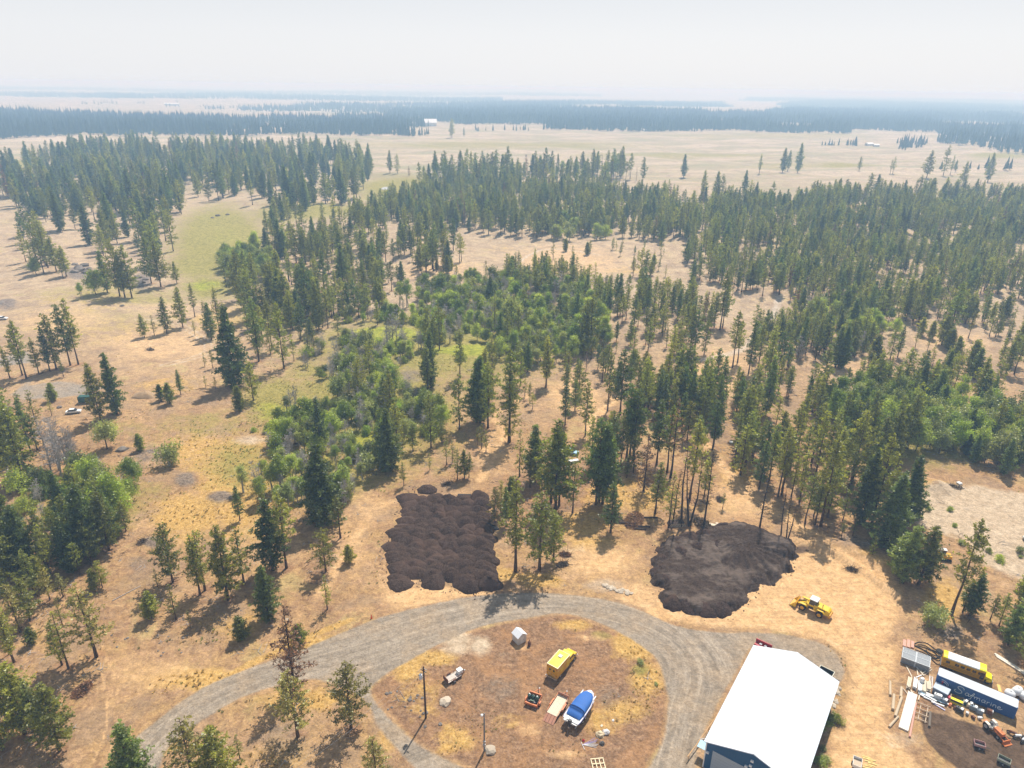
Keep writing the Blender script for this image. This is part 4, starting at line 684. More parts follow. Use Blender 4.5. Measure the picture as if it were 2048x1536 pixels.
# ---- where each individual stands, for its label
ANCH = [(60,700,'by the side track at the far left'),(215,780,'beside the parked dark trailer at left'),(330,790,'round the earth bank in the left meadow'),(340,650,'in the row across the left meadow'),(480,760,'at the head of the green strip'),(430,700,'at the edge of the left meadow'),
 (150,550,'by the left rock outcrop'),(260,570,'by the boulders beyond the left meadow'),(560,620,'on the rise behind the green strip'),(640,700,'behind the bare grey thicket'),(640,600,'on the wooded rise left of centre'),(720,560,'in the stand left of the pale clearing'),
 (350,1160,'on the slope below the two dirt mounds'),(440,1220,'in the row on the lower left slope'),(330,1240,'among the saplings on the lower left slope'),(550,1100,'left of the dark stockpile'),(650,1160,'on bare ground left of the stockpile'),(640,1030,'at the lower end of the thicket'),
 (60,1120,'in the dark clump at the left edge'),(190,1100,'at the right end of the dark left clump'),(130,1000,'round the green hollow at left'),(40,900,'at the left edge below the trailer'),(120,930,'among the bare trunks at left'),(250,960,'on the meadow side of the green hollow'),
 (60,1230,'below the dark left clump'),(160,1290,'above the rutted trail at lower left'),(60,1450,'in the lower left corner'),(400,1570,'below the drive at the bottom edge'),(600,1420,'between the drive and its fork'),(710,1460,'on the point below the fork'),(560,1270,'above the drive bend'),
 (560,960,'in the lower thicket'),(620,880,'on the left side of the thicket'),(720,820,'in the middle of the thicket'),(700,940,'at the right foot of the thicket'),(800,900,'above the single round mound'),(860,850,'at the right side of the thicket'),(940,930,'above the dark stockpile'),(960,840,'in the dark group above the stockpile'),
 (1020,860,'right of the dark group above the stockpile'),(760,700,'round the yellow green glade'),(880,690,'behind the yellow green glade'),(960,640,'in the leafy belt behind the glade'),(1060,640,'in the middle of the leafy belt'),(1140,620,'at the right end of the leafy belt'),(820,620,'at the left end of the leafy belt'),
 (1040,1040,'at the right flank of the stockpile'),(1050,1140,'above the drive beside the stockpile'),(1110,1010,'in the group behind the drive'),(1060,940,'left of the blue scrap in the trees'),(1200,1000,'in the cluster behind the burned brush'),(1230,1060,'in front of the burned brush'),(1330,1040,'around the stacked logs'),(1400,1050,'above the log stack'),
 (1260,910,'in the tall row behind the clearing'),(1330,930,'among the reddish dead pines'),(1390,980,'right of the reddish dead pines'),(1300,850,'upslope of the reddish dead pines'),(1160,880,'on the sandy clearing edge'),(1130,800,'on the sandy clearing at centre'),(1220,790,'right of the sandy clearing'),(1340,770,'above the tall row'),
 (1460,850,'along the dirt track through the stand'),(1480,950,'beside the dirt track'),(1540,970,'above the three bare stems'),(1570,1080,'at the edge of the yard'),(1620,1030,'at the top of the sandy yard'),(1700,1050,'on the bank above the yard'),(1780,1100,'at the corner of the gravel pad'),(1830,1160,'between yard and gravel pad'),
 (1920,1220,'below the gravel pad'),(1870,1250,'above the crates'),(2020,1250,'right of the yard at the edge'),(2010,1330,'above the school bus'),(1560,850,'in the thick stand right of the track'),(1640,920,'deep in the thick right stand'),(1720,960,'at the right end of the thick stand'),(1640,840,'behind the thick right stand'),
 (1740,840,'in the bright leafy belt at right'),(1840,880,'in the middle of the right leafy belt'),(1940,900,'above the gravel pad'),(2020,920,'at the right edge above the gravel pad'),(1960,820,'behind the right leafy belt'),(1840,780,'in front of the pale right clearing'),(1700,740,'beside the pale rock ledge'),(1780,700,'around the pale right clearing'),
 (1900,680,'beyond the pale right clearing'),(2020,680,'by the far right clearing'),(1480,720,'at the bend of the pale track'),(1540,680,'right of the pale track'),(1620,690,'in the stand right of the pale track'),(1400,690,'left of the pale track'),(1300,690,'in the stand above the clearing'),(1190,660,'behind the leafy belt at centre'),
 (1450,620,'where the pale track narrows'),(1640,600,'in the wide right forest'),(1800,600,'in the wide right forest near the edge'),(1950,600,'in the far right forest'),(1100,540,'on the pale clearing at centre'),(1280,550,'at the ring shaped patch'),(1400,560,'right of the ring shaped patch'),(900,540,'on the left of the pale clearing'),
 (500,540,'in the leafy clump by the meadow creek'),(1300,1350,'on the gold grass of the island'),(1280,1290,'at the upper right of the island'),(1880,1040,'on the weedy part of the pad'),(2000,1110,'on the lower pad'),(1660,1480,'along the right wall of the barn'),(540,880,'on the left meadow fringe'),
 (300,450,'in the old stand at left'),(100,450,'in the old stand at the left edge'),(500,360,'in the old stand beyond the creek'),(640,380,'at the right end of the old stand'),(900,400,'below the far meadow'),(1100,340,'in the tall line before the far plain'),(960,330,'left in the tall line before the plain'),(1230,340,'right in the tall line before the plain'),
 (1370,350,'alone on the far plain'),(1570,345,'in the pair on the far plain'),(1750,345,'scattered on the far plain'),(1900,350,'on the plain at right'),(780,346,'on the plain left of centre'),(720,340,'at the tip of the old stand'),(1430,390,'at the near edge of the plain'),(1700,390,'along the near edge of the plain')]
ORD = ['first', 'second', 'third', 'fourth', 'fifth', 'sixth', 'seventh', 'eighth', 'ninth', 'tenth', 'eleventh', 'twelfth', 'thirteenth', 'fourteenth', 'fifteenth', 'sixteenth', 'seventeenth', 'eighteenth', 'nineteenth', 'twentieth']
ORD += ['twenty-'+o for o in ORD[:9]]+['thirtieth']+['thirty-'+o for o in ORD[:9]]
WORDS = {'full': ('full green pine', 'pines'), 'tall': ('tall bare-stemmed pine', 'pines'), 'slim': ('slender green pine', 'pines'), 'thin': ('thin sparse pine', 'pines'), 'young': ('young bushy pine', 'pines'), 'fir': ('broad dark fir', 'firs'), 'yellow': ('yellow-green pine', 'pines'),
         'brownpine': ('rust brown dead pine', 'dead pines'), 'round': ('leafy green tree', 'leafy trees'), 'aspen': ('pale-stemmed aspen', 'aspens'), 'shrub': ('low green shrub', 'shrubs'), 'bare': ('leafless grey tree', 'leafless trees'), 'snag': ('bare dark snag', 'snags'), 'stub': ('broken dead stump', 'stumps')}
CATW = {'pine_tree': 'pine tree', 'fir_tree': 'fir tree', 'dead_pine_tree': 'dead tree', 'broadleaf_tree': 'tree', 'aspen_tree': 'aspen', 'shrub': 'shrub', 'bare_tree': 'bare tree', 'dead_tree': 'dead tree'}
groups = {}
for k, t in indiv:
    a, b, _ = pix(t[:3]); i = min(range(len(ANCH)), key=lambda q: (ANCH[q][0]-a)**2+(1.4*(ANCH[q][1]-b))**2)
    groups.setdefault((i, t[4]), []).append((a, t))
for (i, kd), L in sorted(groups.items()):
    L.sort(key=lambda q: q[0]); adj, plural = WORDS[kd]; ph = ANCH[i][2]
    for j, (a, t) in enumerate(L):
        x, y, z, h, _, rz, ex = t; PRk = PR[kd]; tm, cm, ph_ = PRk[(int(abs(x*7+y*3))+j) % len(PRk)]
        far_ = ex and t[1] > 480 and kd in ('full', 'slim', 'tall')
        if far_: tm, cm, ph_ = PR['fir' if kd == 'full' and j % 2 == 0 else 'full'][(j) % 2]
        lab = (adj+' '+ph) if len(L) == 1 else '%s %s, %s from left of %d' % (adj, ph, ORD[j], len(L))
        if len(lab.split()) > 16: lab = ' '.join(lab.split()[:16])
        wk = 1.28 if (ex and t[1] < 175 and kd not in ('tall', 'round', 'aspen', 'shrub', 'bare', 'snag', 'stub')) else 1.08
        r = thing(KIND_OBJ[kd], lab, CATW[KIND_OBJ[kd]], (x, y, z-.05), rz, group='%s %s' % (plural, ph) if len(L) > 1 else None)
        s = h/ph_; wj = s**.75*random.uniform(.9, 1.12) if s < 1 else s**.8*random.uniform(.9, 1.1)
        wk = {'full': 1.5, 'slim': 1.1, 'tall': 1.05}[kd] if far_ else wk
        r.scale = (wj*wk, wj*wk, s)
        inst(tm, 'trunk', r); inst(cm, 'branches' if kd in ('bare', 'snag', 'stub') else 'crown', r)
# ---- the rest of each kind: one object each, built with geometry nodes
def scatter(name, label, pts, protos, kindtag='stuff'):
    """pts: list of (x,y,z,sx,sz,rz,index); protos: list of meshes tuples joined"""
    lib = bpy.data.collections.new(name+'_kinds')
    for i, ms in enumerate(protos):
        bm = bmesh.new(); mats = []; 
        o = bpy.data.objects.new('%s_kind_%02d' % (name, i), bpy.data.meshes.new(name+'_kind'))
        mi = 0; me = o.data
        for m_ in ms:
            for mm in m_.materials:
                me.materials.append(mm)
        tmp = bmesh.new(); off = 0
        for m_ in ms:
            n0 = len(tmp.faces); tmp.from_mesh(m_); tmp.faces.ensure_lookup_table()
            for f in tmp.faces[n0:]: f.material_index += off
            off += len(m_.materials)
        tmp.to_mesh(me); tmp.free(); bm.free(); lib.objects.link(o)
    me = bpy.data.meshes.new(name); me.from_pydata([p[:3] for p in pts], [], [])
    a = me.attributes.new('scl', 'FLOAT_VECTOR', 'POINT'); a.data.foreach_set('vector', np.array([(p[3], p[3], p[4]) for p in pts], np.float32).ravel())
    a = me.attributes.new('rot', 'FLOAT_VECTOR', 'POINT'); a.data.foreach_set('vector', np.array([(0, 0, p[5]) for p in pts], np.float32).ravel())
    a = me.attributes.new('idx', 'INT', 'POINT'); a.data.foreach_set('value', np.array([p[6] for p in pts], np.int32))
    o = bpy.data.objects.new(name, me); COL.objects.link(o); o['kind'] = kindtag; o['label'] = label
    g = bpy.data.node_groups.new(name+'_nodes', 'GeometryNodeTree'); g.interface.new_socket('Geometry', in_out='INPUT', socket_type='NodeSocketGeometry'); g.interface.new_socket('Geometry', in_out='OUTPUT', socket_type='NodeSocketGeometry')
    gi = g.nodes.new('NodeGroupInput'); go = g.nodes.new('NodeGroupOutput'); ci = g.nodes.new('GeometryNodeCollectionInfo'); ci.inputs['Collection'].default_value = lib
    ci.inputs['Separate Children'].default_value = True; ci.inputs['Reset Children'].default_value = True
    ip = g.nodes.new('GeometryNodeInstanceOnPoints'); ip.inputs['Pick Instance'].default_value = True
    def na(nm, ty):
        q = g.nodes.new('GeometryNodeInputNamedAttribute'); q.data_type = ty; q.inputs['Name'].default_value = nm; return q.outputs[0]
    g.links.new(gi.outputs[0], ip.inputs['Points']); g.links.new(ci.outputs[0], ip.inputs['Instance']); g.links.new(na('idx', 'INT'), ip.inputs['Instance Index'])
    g.links.new(na('rot', 'FLOAT_VECTOR'), ip.inputs['Rotation']); g.links.new(na('scl', 'FLOAT_VECTOR'), ip.inputs['Scale']); g.links.new(ip.outputs[0], go.inputs[0])
    md = o.modifiers.new('trees', 'NODES'); md.node_group = g; return o
def scatter_trees(name, label, lst, kinds):
    protos = []; start = {}
    for k in kinds:
        start[k] = len(protos); protos += [(a, b) for a, b, _ in PR[k]]
    pts = []
    for j, (x, y, z, h, kd, rz, ex) in enumerate(lst):
        v_ = (int(abs(x*7+y*3))+j) % len(PR[kd]); s = h/PR[kd][v_][2]; wj = s**.8*random.uniform(.98, 1.25); pts.append((x, y, z-.05, wj, s, rz, start[kd]+v_))
    return scatter(name, label, pts, protos)
scatter_trees('pine_forest', 'mass of green pines filling the middle distance', rest['pine'], PK)
scatter_trees('leafy_thicket', 'mass of leafy bushes and aspens between the pines', rest['leaf'], DK)
if rest['bare']: scatter_trees('bare_thicket', 'mass of leafless grey saplings in the thicket', rest['bare'], BK)
# ---- far woods: whole belts on the plain
def far_pine(seed, h, wd, layers=7, nn=8):
    rs_ = np.random.RandomState(seed); mb = MB(); mb.tube((0, 0, 0), (0, 0, h*.4), .35, .25, 4)
    for i in range(layers):
        t = i/(layers-1); z0 = h*(.14+.70*t); r = wd*(1-t)**.75*.95+.3; zt = z0+h*.2
        vs = [(0, 0, zt)]
        for k in range(nn*2):
            a = PI*k/nn+rs_.rand()*.3; rr = r*(1.0 if k % 2 else .5)*rs_.uniform(.7, 1.25); vs.append((rr*math.cos(a), rr*math.sin(a), z0-rs_.uniform(0, .04)*h))
        mb.add(vs, [(0, 1+k, 1+(k+1) % (2*nn)) for k in range(2*nn)])
    return mb.mesh('far_pine', M_FARPINE)
M_FARPINE = foliage_mat('far_needles', (.06, .10, .04), (.10, .13, .045), .25, .2)
FP = [(far_pine(51, 24, 3.0),), (far_pine(52, 22, 2.6),), (far_pine(53, 26, 3.3),), (far_pine(54, 18, 2.9),)]
BELTS = [  # polygon (ground px), trees per ha, height, clear noise
 ([(-60,276),(60,272),(150,268),(300,268),(450,272),(600,272),(700,274),(820,274),(885,270),(900,258),(840,246),(700,250),(640,243),(560,239),(420,240),(240,238),(100,232),(-60,228)], 75, 24),
 ([(880,250),(960,256),(1100,260),(1250,263),(1400,262),(1600,266),(1740,268),(1880,262),(2120,270),(2120,236),(1900,226),(1600,224),(1400,224),(1200,222),(1000,222),(900,224),(700,226),(640,238),(760,246)], 55, 24),
 ([(1900,262),(2120,262),(2120,330),(2048,310),(1990,318),(1930,322),(1880,300),(1880,275)], 34, 26),
 ([(1735,308),(1780,306),(1900,314),(1930,322),(1900,300),(1850,285),(1770,285),(1740,292)], 40, 17),
 ([(1600,224),(1900,226),(2120,232),(2120,212),(1900,204),(1700,204),(1560,210)], 40, 22),
 ([(480,222),(560,224),(720,226),(980,228),(1150,214),(1300,214),(1450,214),(1450,206),(1200,205),(900,208),(600,210),(500,214)], 22, 22),
 ([(0,186),(700,194),(1000,198),(1000,204),(700,202),(300,198),(160,196),(0,192)], 12, 24),
 ([(-60,173),(700,184),(1200,190),(1200,194),(700,190),(0,180)], 5, 26),
 ([(1500,196),(2120,204),(2120,210),(1700,206),(1480,202)], 12, 22),
]
fpts = []
for poly, perha, hh in BELTS:
    wp = WP(poly, False); xs_ = [p[0] for p in wp]; ys_ = [p[1] for p in wp]
    area = abs(sum(wp[i][0]*wp[(i+1) % len(wp)][1]-wp[(i+1) % len(wp)][0]*wp[i][1] for i in range(len(wp))))/2
    want = int(min(area*perha/1e4, 26000)); X = np.random.uniform(min(xs_), max(xs_), want*4); Y = np.random.uniform(min(ys_), max(ys_), want*4)
    sd_ = poly_sdf(X, Y, wp)
    f = (np.sin(X/90+Y/160)+np.sin(X/53-Y/71+2)+np.sin(X/211+1))/3; f2 = np.sin(X/340+Y/510+1.3)+np.sin(X/190-Y/260); keep = (sd_+60*f+25*f2 > 0) & (f > -.5) & (f2 > -1.55); X, Y = X[keep][:want], Y[keep][:want]; Z = HT(X, Y)
    s = np.random.uniform(.7, 1.3, len(X))*hh/24; big = 1.0 if area/1e4*perha < 26000 else min(1.5, (area/1e4*perha/26000)**.35)
    for q in range(len(X)): fpts.append((X[q], Y[q], Z[q]-.3, s[q]*big, s[q], random.random()*6.28, random.randrange(4)))
# loose singles and field-edge clumps out on the plain
for (x0, x1, py_, n_) in [(160,175,208,6),(185,205,209,6),(205,240,207,14),(275,300,208,9),(345,360,205,3),(410,450,218,40),(455,470,216,6),(950,1050,262,9),(1040,1060,261,5),(1250,1300,262,14),(1640,1720,292,14),(1700,1712,290,4),(330,420,214,8),(1530,1620,204,12),(1560,1700,190,50),(1230,1300,189,40),(1700,1900,202,60),(1470,1560,200,12),(680,760,226,14),(1880,2040,340,10)]:
    for _ in range(n_):
        b = P(random.uniform(x0, x1), py_+random.uniform(-1, 1)); s = random.uniform(.4, .85); fpts.append((b.x, b.y, b.z-.2, s*1.2, s, random.random()*6, random.randrange(4)))
print('far trees', len(fpts))
scatter('distant_forest', 'dark pine belts fading into the blue haze on the plain', fpts, FP)
# wooded tops on the horizon hills are part of the far forest; low tufts of dry weeds near the camera
def tuft_mesh(seed, col_mat, r=.35, n=40):
    rs_ = np.random.RandomState(seed); tr = []; ti = []
    for _ in range(n):
        a = rs_.rand()*6.28; b = np.array([math.cos(a), math.sin(a), 0])*r*rs_.rand()*.6; d = np.array([math.cos(a)*.6, math.sin(a)*.6, 1.0])*r*rs_.uniform(.6, 1.3); s = np.array([-math.sin(a), math.cos(a), 0])*.05
        tr.append((b-s, b+s, b+d)); ti.append(rs_.rand())
    return leafmesh('tuft', tr, ti, [col_mat, col_mat])
M_STRAW = foliage_mat('straw', (.56, .39, .16), (.64, .48, .24), .4); M_WEED = foliage_mat('weed', (.34, .36, .14), (.45, .44, .18), .4); M_TWIG = foliage_mat('dead_weed', (.45, .32, .2), (.55, .42, .28), .2)
TM = [(tuft_mesh(61, M_STRAW),), (tuft_mesh(62, M_WEED),), (tuft_mesh(63, M_TWIG),), (tuft_mesh(64, M_STRAW, .5, 60),)]
gp = []
for _ in range(60000):
    yy = 72+190*random.random()**1.6; xx = random.uniform(-.85, .85)*(yy+30)
    j = int(np.searchsorted(ys, yy)); u = xx/(yy+38); i = int(np.searchsorted(U, u)); j = min(j, nr-1); i = min(i, nc-1)
    if W9['road'][j, i] > .35 or W9['sand'][j, i] > .45 or W9['dark'][j, i] > .3 or W9['pale'][j, i] > .4: continue
    nn = mnoise.noise(Vector((xx*.09, yy*.09, 0)))
    gd, gr, br = W9['gold'][j, i], W9['green'][j, i], W9['brown'][j, i]
    if nn*.8+.7*gd+.6*gr-.1*br < .2+.7*random.random(): continue
    k_ = 1 if gr > .4 and random.random() < .7 else (random.choice((0, 3, 0)) if gd > .35 and random.random() < .8 else random.choice((0, 2, 2, 1)))
    s = random.uniform(.35, .85)*(.7 if br > .5 else 1); gp.append((xx, yy, hz(xx, yy)-.02, s, s, random.random()*6, k_))
print('tufts', len(gp))
scatter('dry_grass', 'tufts of dry gold grass and weeds on the slopes', gp, TM)
# ------------------------------------------------------------------ soil stockpiles
N = NT('dark_soil'); gp_ = N.n('NewGeometry').outputs['Position']
f1 = N.noise(gp_, .5, 6, .7); f2 = N.noise(gp_, 3.0, 5, .75); f3 = N.noise(gp_, .13, 4, .6)
c_ = N.ramp(f2, [(.32, (.030, .019, .014)), (.5, (.070, .046, .036)), (.68, (.135, .098, .077))])
c_ = N.mix(N.ramp(f3, [(.5, 0), (.62, .55)]), c_, C(.13, .082, .062)); c_ = N.mix(N.ramp(f1, [(.55, 0), (.7, .4)]), c_, C(.12, .09, .075))
bp = N.n('Bump', {'Strength': 1.0, 'Distance': .5, 'Height': N.math('ADD', f1, N.math('MULTIPLY', f2, .5))})
N.t.links.new(N.n('BsdfDiffuse', {'Color': c_, 'Normal': bp.outputs[0]}).outputs[0], N.out.inputs[0]); M_SOIL = N.m
N = NT('dozed_soil'); gp_ = N.n('NewGeometry').outputs['Position']
f1 = N.noise(gp_, .5, 6, .7); f2 = N.noise(gp_, 3.0, 5, .75)
rut = N.noise(N.n('Mapping', {0: gp_, 2: (0, 0, math.radians(35)), 3: (.18, 1.1, 1)}).outputs[0], 1.0, 6, .75, .8)
f3 = N.noise(gp_, .16, 5, .65)
c_ = N.ramp(f2, [(.3, (.042, .029, .022)), (.5, (.078, .055, .043)), (.7, (.125, .093, .073))]); c_ = N.mix(N.ramp(rut, [(.53, 0), (.66, .5)]), c_, C(.17, .13, .105)); c_ = N.mix(N.ramp(f3, [(.48, 0), (.6, .75)]), c_, C(.20, .155, .125))
bp = N.n('Bump', {'Strength': 1.0, 'Distance': .5, 'Height': N.math('ADD', N.math('ADD', f1, N.math('MULTIPLY', f2, .5)), rut)})
N.t.links.new(N.n('BsdfDiffuse', {'Color': c_, 'Normal': bp.outputs[0]}).outputs[0], N.out.inputs[0]); M_SOIL2 = N.m
def mound_mesh(seed, rx, ry, h, m=M_SOIL, n=26, rings=9, flat=1.5):
    mb = MB(); vs = [(0, 0, h)]; ph = seed*1.7
    for i in range(1, rings+1):
        r = i/rings
        for k in range(n):
            a = 2*PI*k/n; w_ = 1+.06*math.sin(3*a+ph)+.04*math.sin(7*a+2*ph); q = Vector((math.cos(a)*1.7, math.sin(a)*1.7, seed*3.1)); w_ += .16*mnoise.noise(q*1.5)
            x, y = rx*r*w_*math.cos(a), ry*r*w_*math.sin(a); z = h*(1-r**flat)+.28*mnoise.noise(Vector((x*1.3, y*1.3, seed)))*(1-r*.5)
            vs.append((x, y, z if i < rings else -.25))
    fs = [(0, 1+k, 1+(k+1) % n) for k in range(n)]
    for i in range(rings-1):
        for k in range(n): fs.append((1+i*n+k, 1+(i+1)*n+k, 1+(i+1)*n+(k+1) % n, 1+i*n+(k+1) % n))
    mb.add(vs, fs); return mb.mesh('mound', m, True)
MM = [mound_mesh(i, 2.5, 2.0, 1.35+.12*i) for i in range(6)]
sp = thing('soil_stockpile', 'dark brown stockpile of many overlapping dumped soil mounds above the drive', 'soil pile', P(885, 1090))
so_ = sp.location.copy(); qn = 0
for r_ in range(16):
    t = r_/15; py = 1000+(1160-1000)*t**.96
    xl, xr = 818-26*t+8*math.sin(t*9), 966+10*t
    nn_ = 6
    for c in range(nn_):
        px = xl+(xr-xl)*(c+(.25 if r_ % 2 else 0))/(nn_-.8)+random.uniform(-3, 3)-4
        if px > xr+8: continue
        yy_ = py+random.uniform(-3, 3)+([8, -16, 6, -7, 14][c % 5] if r_ > 13 else [8, -3, 4, 0, 10][c % 5]*t)
        g = P(px, yy_); o = inst(MM[qn % 6], 'mound', sp, (g.x-so_.x, g.y-so_.y, g.z-so_.z+random.uniform(-.15, .12)), random.uniform(-.25, .25), (random.uniform(1.05, 1.4), random.uniform(1.1, 1.6), random.uniform(.75, 1.25))); qn += 1
lm = mound_mesh(9, 2.9, 2.6, 1.3).copy(); o = bpy.data.objects.new('soil_mound', lm); COL.objects.link(o); o.location = P(855, 980); tag(o, 'single round dark soil mound standing apart behind the stockpile', 'soil pile')
cl_ = 0
for (a, b) in [(810,998),(845,1000),(1318,1150)][:2]: pass
def rock_mesh_(seed):
    bm = bmesh.new(); bmesh.ops.create_icosphere(bm, subdivisions=1, radius=1)
    for v in bm.verts: v.co *= 1+.35*mnoise.noise(v.co*1.5+Vector((seed*5.0, 0, 0)))
    me = bpy.data.meshes.new('clod'); bm.to_mesh(me); bm.free(); me.materials.append(M_SOIL); return me
# right, worked pile
rp = WP([(1312,1098),(1335,1080),(1370,1078),(1400,1066),(1440,1056),(1475,1052),(1510,1062),(1545,1078),(1582,1086),(1592,1105),(1575,1148),(1540,1165),(1505,1188),(1490,1208),(1470,1222),(1435,1232),(1395,1228),(1340,1212),(1322,1198),(1330,1182),(1303,1165),(1300,1140),(1312,1122)])
xs_ = [p[0] for p in rp]; ys_ = [p[1] for p in rp]; gx = np.arange(min(xs_)-1, max(xs_)+1, .3); gy = np.arange(min(ys_)-1, max(ys_)+1, .3); GX, GY = np.meshgrid(gx, gy, indexing='ij')
sdp = poly_sdf(GX, GY, rp); nz = np.vectorize(lambda a, b, s: mnoise.noise(Vector((a*s, b*s, 5.0)))); n1 = nz(GX, GY, .35); n2 = nz(GX, GY, 1.3)
sdp = sdp+n1*1.5+n2*.6
Hh = np.minimum(np.maximum(sdp, 0)*.8, 1.3)
for (a, b, rr, hh) in [(1400,1095,3.0,1.0),(1440,1080,3.2,1.5),(1475,1075,3.4,1.8),(1360,1100,2.6,.9),(1335,1105,2.4,.6),(1510,1085,3.5,1.7),(1545,1100,3.6,1.3),(1480,1110,3.6,1.3),(1430,1120,3.0,.6),(1570,1110,3,1.2),(1325,1145,2.6,.5),(1360,1215,1.8,.5),(1410,1222,2.0,.5),(1450,1215,2.0,.4),(1530,1135,3.0,.8)]:
    g = P(a, b); Hh = Hh+1.0*hh*np.exp(-((GX-g.x)**2+((GY-g.y)*.9)**2)/rr**2)*np.clip(sdp/1.2, 0, 1)
ga = np.arctan2(GY-P(1480, 1100).y, GX-P(1480, 1100).x); Hh += .28*np.sin(ga*26+n1*2)*((GX > P(1450, 1150).x) & (GY < P(1500, 1105).y))*np.clip(sdp/2, 0, 1)
Hh += (n2*.3+n1*.35+.10*np.sin((GX*math.cos(.6)+GY*math.sin(.6))*2.2)*(GY < P(1450, 1130).y))*np.clip(sdp, 0, 1)
Zp = HT(GX, GY)+np.where(sdp > 0, Hh, np.maximum(sdp, -.5)*.5-.02)
ii = np.arange(GX.size).reshape(GX.shape); m_ = (sdp[:-1, :-1] > -.45) | (sdp[1:, 1:] > -.45); q = np.stack([ii[:-1, :-1], ii[1:, :-1], ii[1:, 1:], ii[:-1, 1:]], -1)[m_]
used, inv = np.unique(q, return_inverse=True); vv = np.stack([GX, GY, Zp], -1).reshape(-1, 3)[used]; cc_ = vv[:, :2].mean(0); vv[:, 0] -= cc_[0]; vv[:, 1] -= cc_[1]
me = bpy.data.meshes.new('worked_soil_pile'); me.from_pydata(vv.tolist(), [], inv.reshape(-1, 4).tolist()); me.materials.append(M_SOIL2); me.polygons.foreach_set('use_smooth', [True]*len(me.polygons))
o = bpy.data.objects.new('soil_pile', me); o.location = (cc_[0], cc_[1], 0); COL.objects.link(o)
for k, (a, b, s_) in enumerate([(1332, 1104, .9), (1352, 1092, 1), (1325, 1122, .9), (1380, 1086, 1.1), (1410, 1078, 1.15), (1445, 1068, 1.3), (1478, 1064, 1.4), (1510, 1074, 1.3), (1360, 1112, .9), (1392, 1104, .9), (1322, 1146, 1.0), (1345, 1208, .95), (1375, 1212, 1.05), (1410, 1219, 1.1), (1440, 1220, 1.0), (1540, 1088, 1.2), (1566, 1100, 1.1), (1330, 1163, .8), (1430, 1098, 1.0), (1500, 1098, 1.2)]):
    g = P(a, b); inst(MM[k % 6], 'mound', o, (g.x-cc_[0], g.y-cc_[1], g.z+(.9 if (b > 1080 and b < 1120 and 1345 < a < 1520) else .35 if b < 1100 else .0)), k*.7, (s_*1.15, s_*1.15, s_*1.15));
tag(o, 'dark soil pile flattened by tracks beside the sandy yard', 'soil pile')
# clods spilled round both piles, and twigs fallen under the trees
ck = [rock_mesh_(i) for i in range(3)]; cp = []
edge_l = [P(a, b) for a, b in [(800, 1000), (790, 1040), (785, 1080), (778, 1120), (772, 1160), (800, 1180), (840, 1168), (870, 1182), (910, 1182), (950, 1190), (985, 1180), (992, 1130), (990, 1080), (985, 1030), (940, 995), (870, 990), (830, 975)]]
edge_r = [Vector((a, b, 0)) for a, b in rp]
for E_, n_, w_ in ((edge_l, 260, 1.0), (edge_r, 150, .8)):
    for _ in range(n_):
        i = random.randrange(len(E_)); a, b = E_[i], E_[(i+1) % len(E_)]; q = a.lerp(b, random.random()); x, y = q.x+random.gauss(0, w_), q.y+random.gauss(0, w_); s = random.uniform(.06, .2)
        cp.append((x, y, hz(x, y)+.02, s, s, random.random()*6, random.randrange(3)))
scatter('soil_clods', 'loose dark soil clods spilled round both stockpiles', cp, [(m,) for m in ck])
def twig_mesh(seed, m):
    rs_ = np.random.RandomState(seed); mb = MB()
    for _ in range(4): a = rs_.rand()*6.28; o = rs_.normal(size=3)*.3; o[2] = .05; d = np.array([math.cos(a), math.sin(a), rs_.uniform(-.02, .15)])*rs_.uniform(.6, 2.2); mb.tube(o, o+d, .05, .02, 4, cap=False)
    return mb.mesh('twig', m)
TW = [(twig_mesh(91, M_GREYBARK),), (twig_mesh(92, M_DARKBARK),), (twig_mesh(93, M_GREYBARK),)]; tp = []
for t_ in random.sample([t for t in trees if t[1] < 260], 900):
    for _ in range(2):
        x, y = t_[0]+random.gauss(0, 4), t_[1]+random.gauss(0, 4)
        if in_poly(x, y, W_ROAD) or in_poly(x, y, W_YARD): continue
        s = random.uniform(.5, 1.2); tp.append((x, y, hz(x, y), s, s, random.random()*6, random.randrange(3)))
scatter('fallen_twigs', 'fallen twigs and branches scattered under the pines', tp, TW)
# sandy heap and earth banks
M_EARTH = diffuse_mat('earth', (.40, .28, .17), .3, 1.5); M_ROCK = diffuse_mat('stone', (.20, .175, .155), .35, 1.2, .2); M_PROCK = diffuse_mat('pale_stone', (.52, .44, .34), .25, 1.5, .15)
o = bpy.data.objects.new('earth_mound', mound_mesh(12, 3.6, 3.0, 2.0, M_EARTH)); COL.objects.link(o); o.location = P(1873, 975); tag(o, 'rounded gold earth heap behind the gravel pad', 'earth mound')
o = bpy.data.objects.new('earth_mound', mound_mesh(13, 4.5, 3.0, 1.8, M_EARTH)); COL.objects.link(o); o.location = P(290, 792); tag(o, 'brown earth bank on the left meadow', 'earth mound')
def rock_mesh(seed, r, m, fl=.6, sub=2):
    bm = bmesh.new(); bmesh.ops.create_icosphere(bm, subdivisions=sub, radius=r)
    for v in bm.verts:
        n_ = v.co.normalized(); v.co = v.co*(1+.38*mnoise.noise(n_*1.4+Vector((seed*3.7, 0, 0)))+.14*mnoise.noise(n_*4+Vector((0, seed, 0)))); v.co.z *= fl
    me = bpy.data.meshes.new('rock'); bm.to_mesh(me); bm.free(); me.materials.append(m); return me
RK = [rock_mesh(i, 1, M_ROCK) for i in range(4)]; RP = [rock_mesh(i+7, 1, M_PROCK, .5) for i in range(4)]
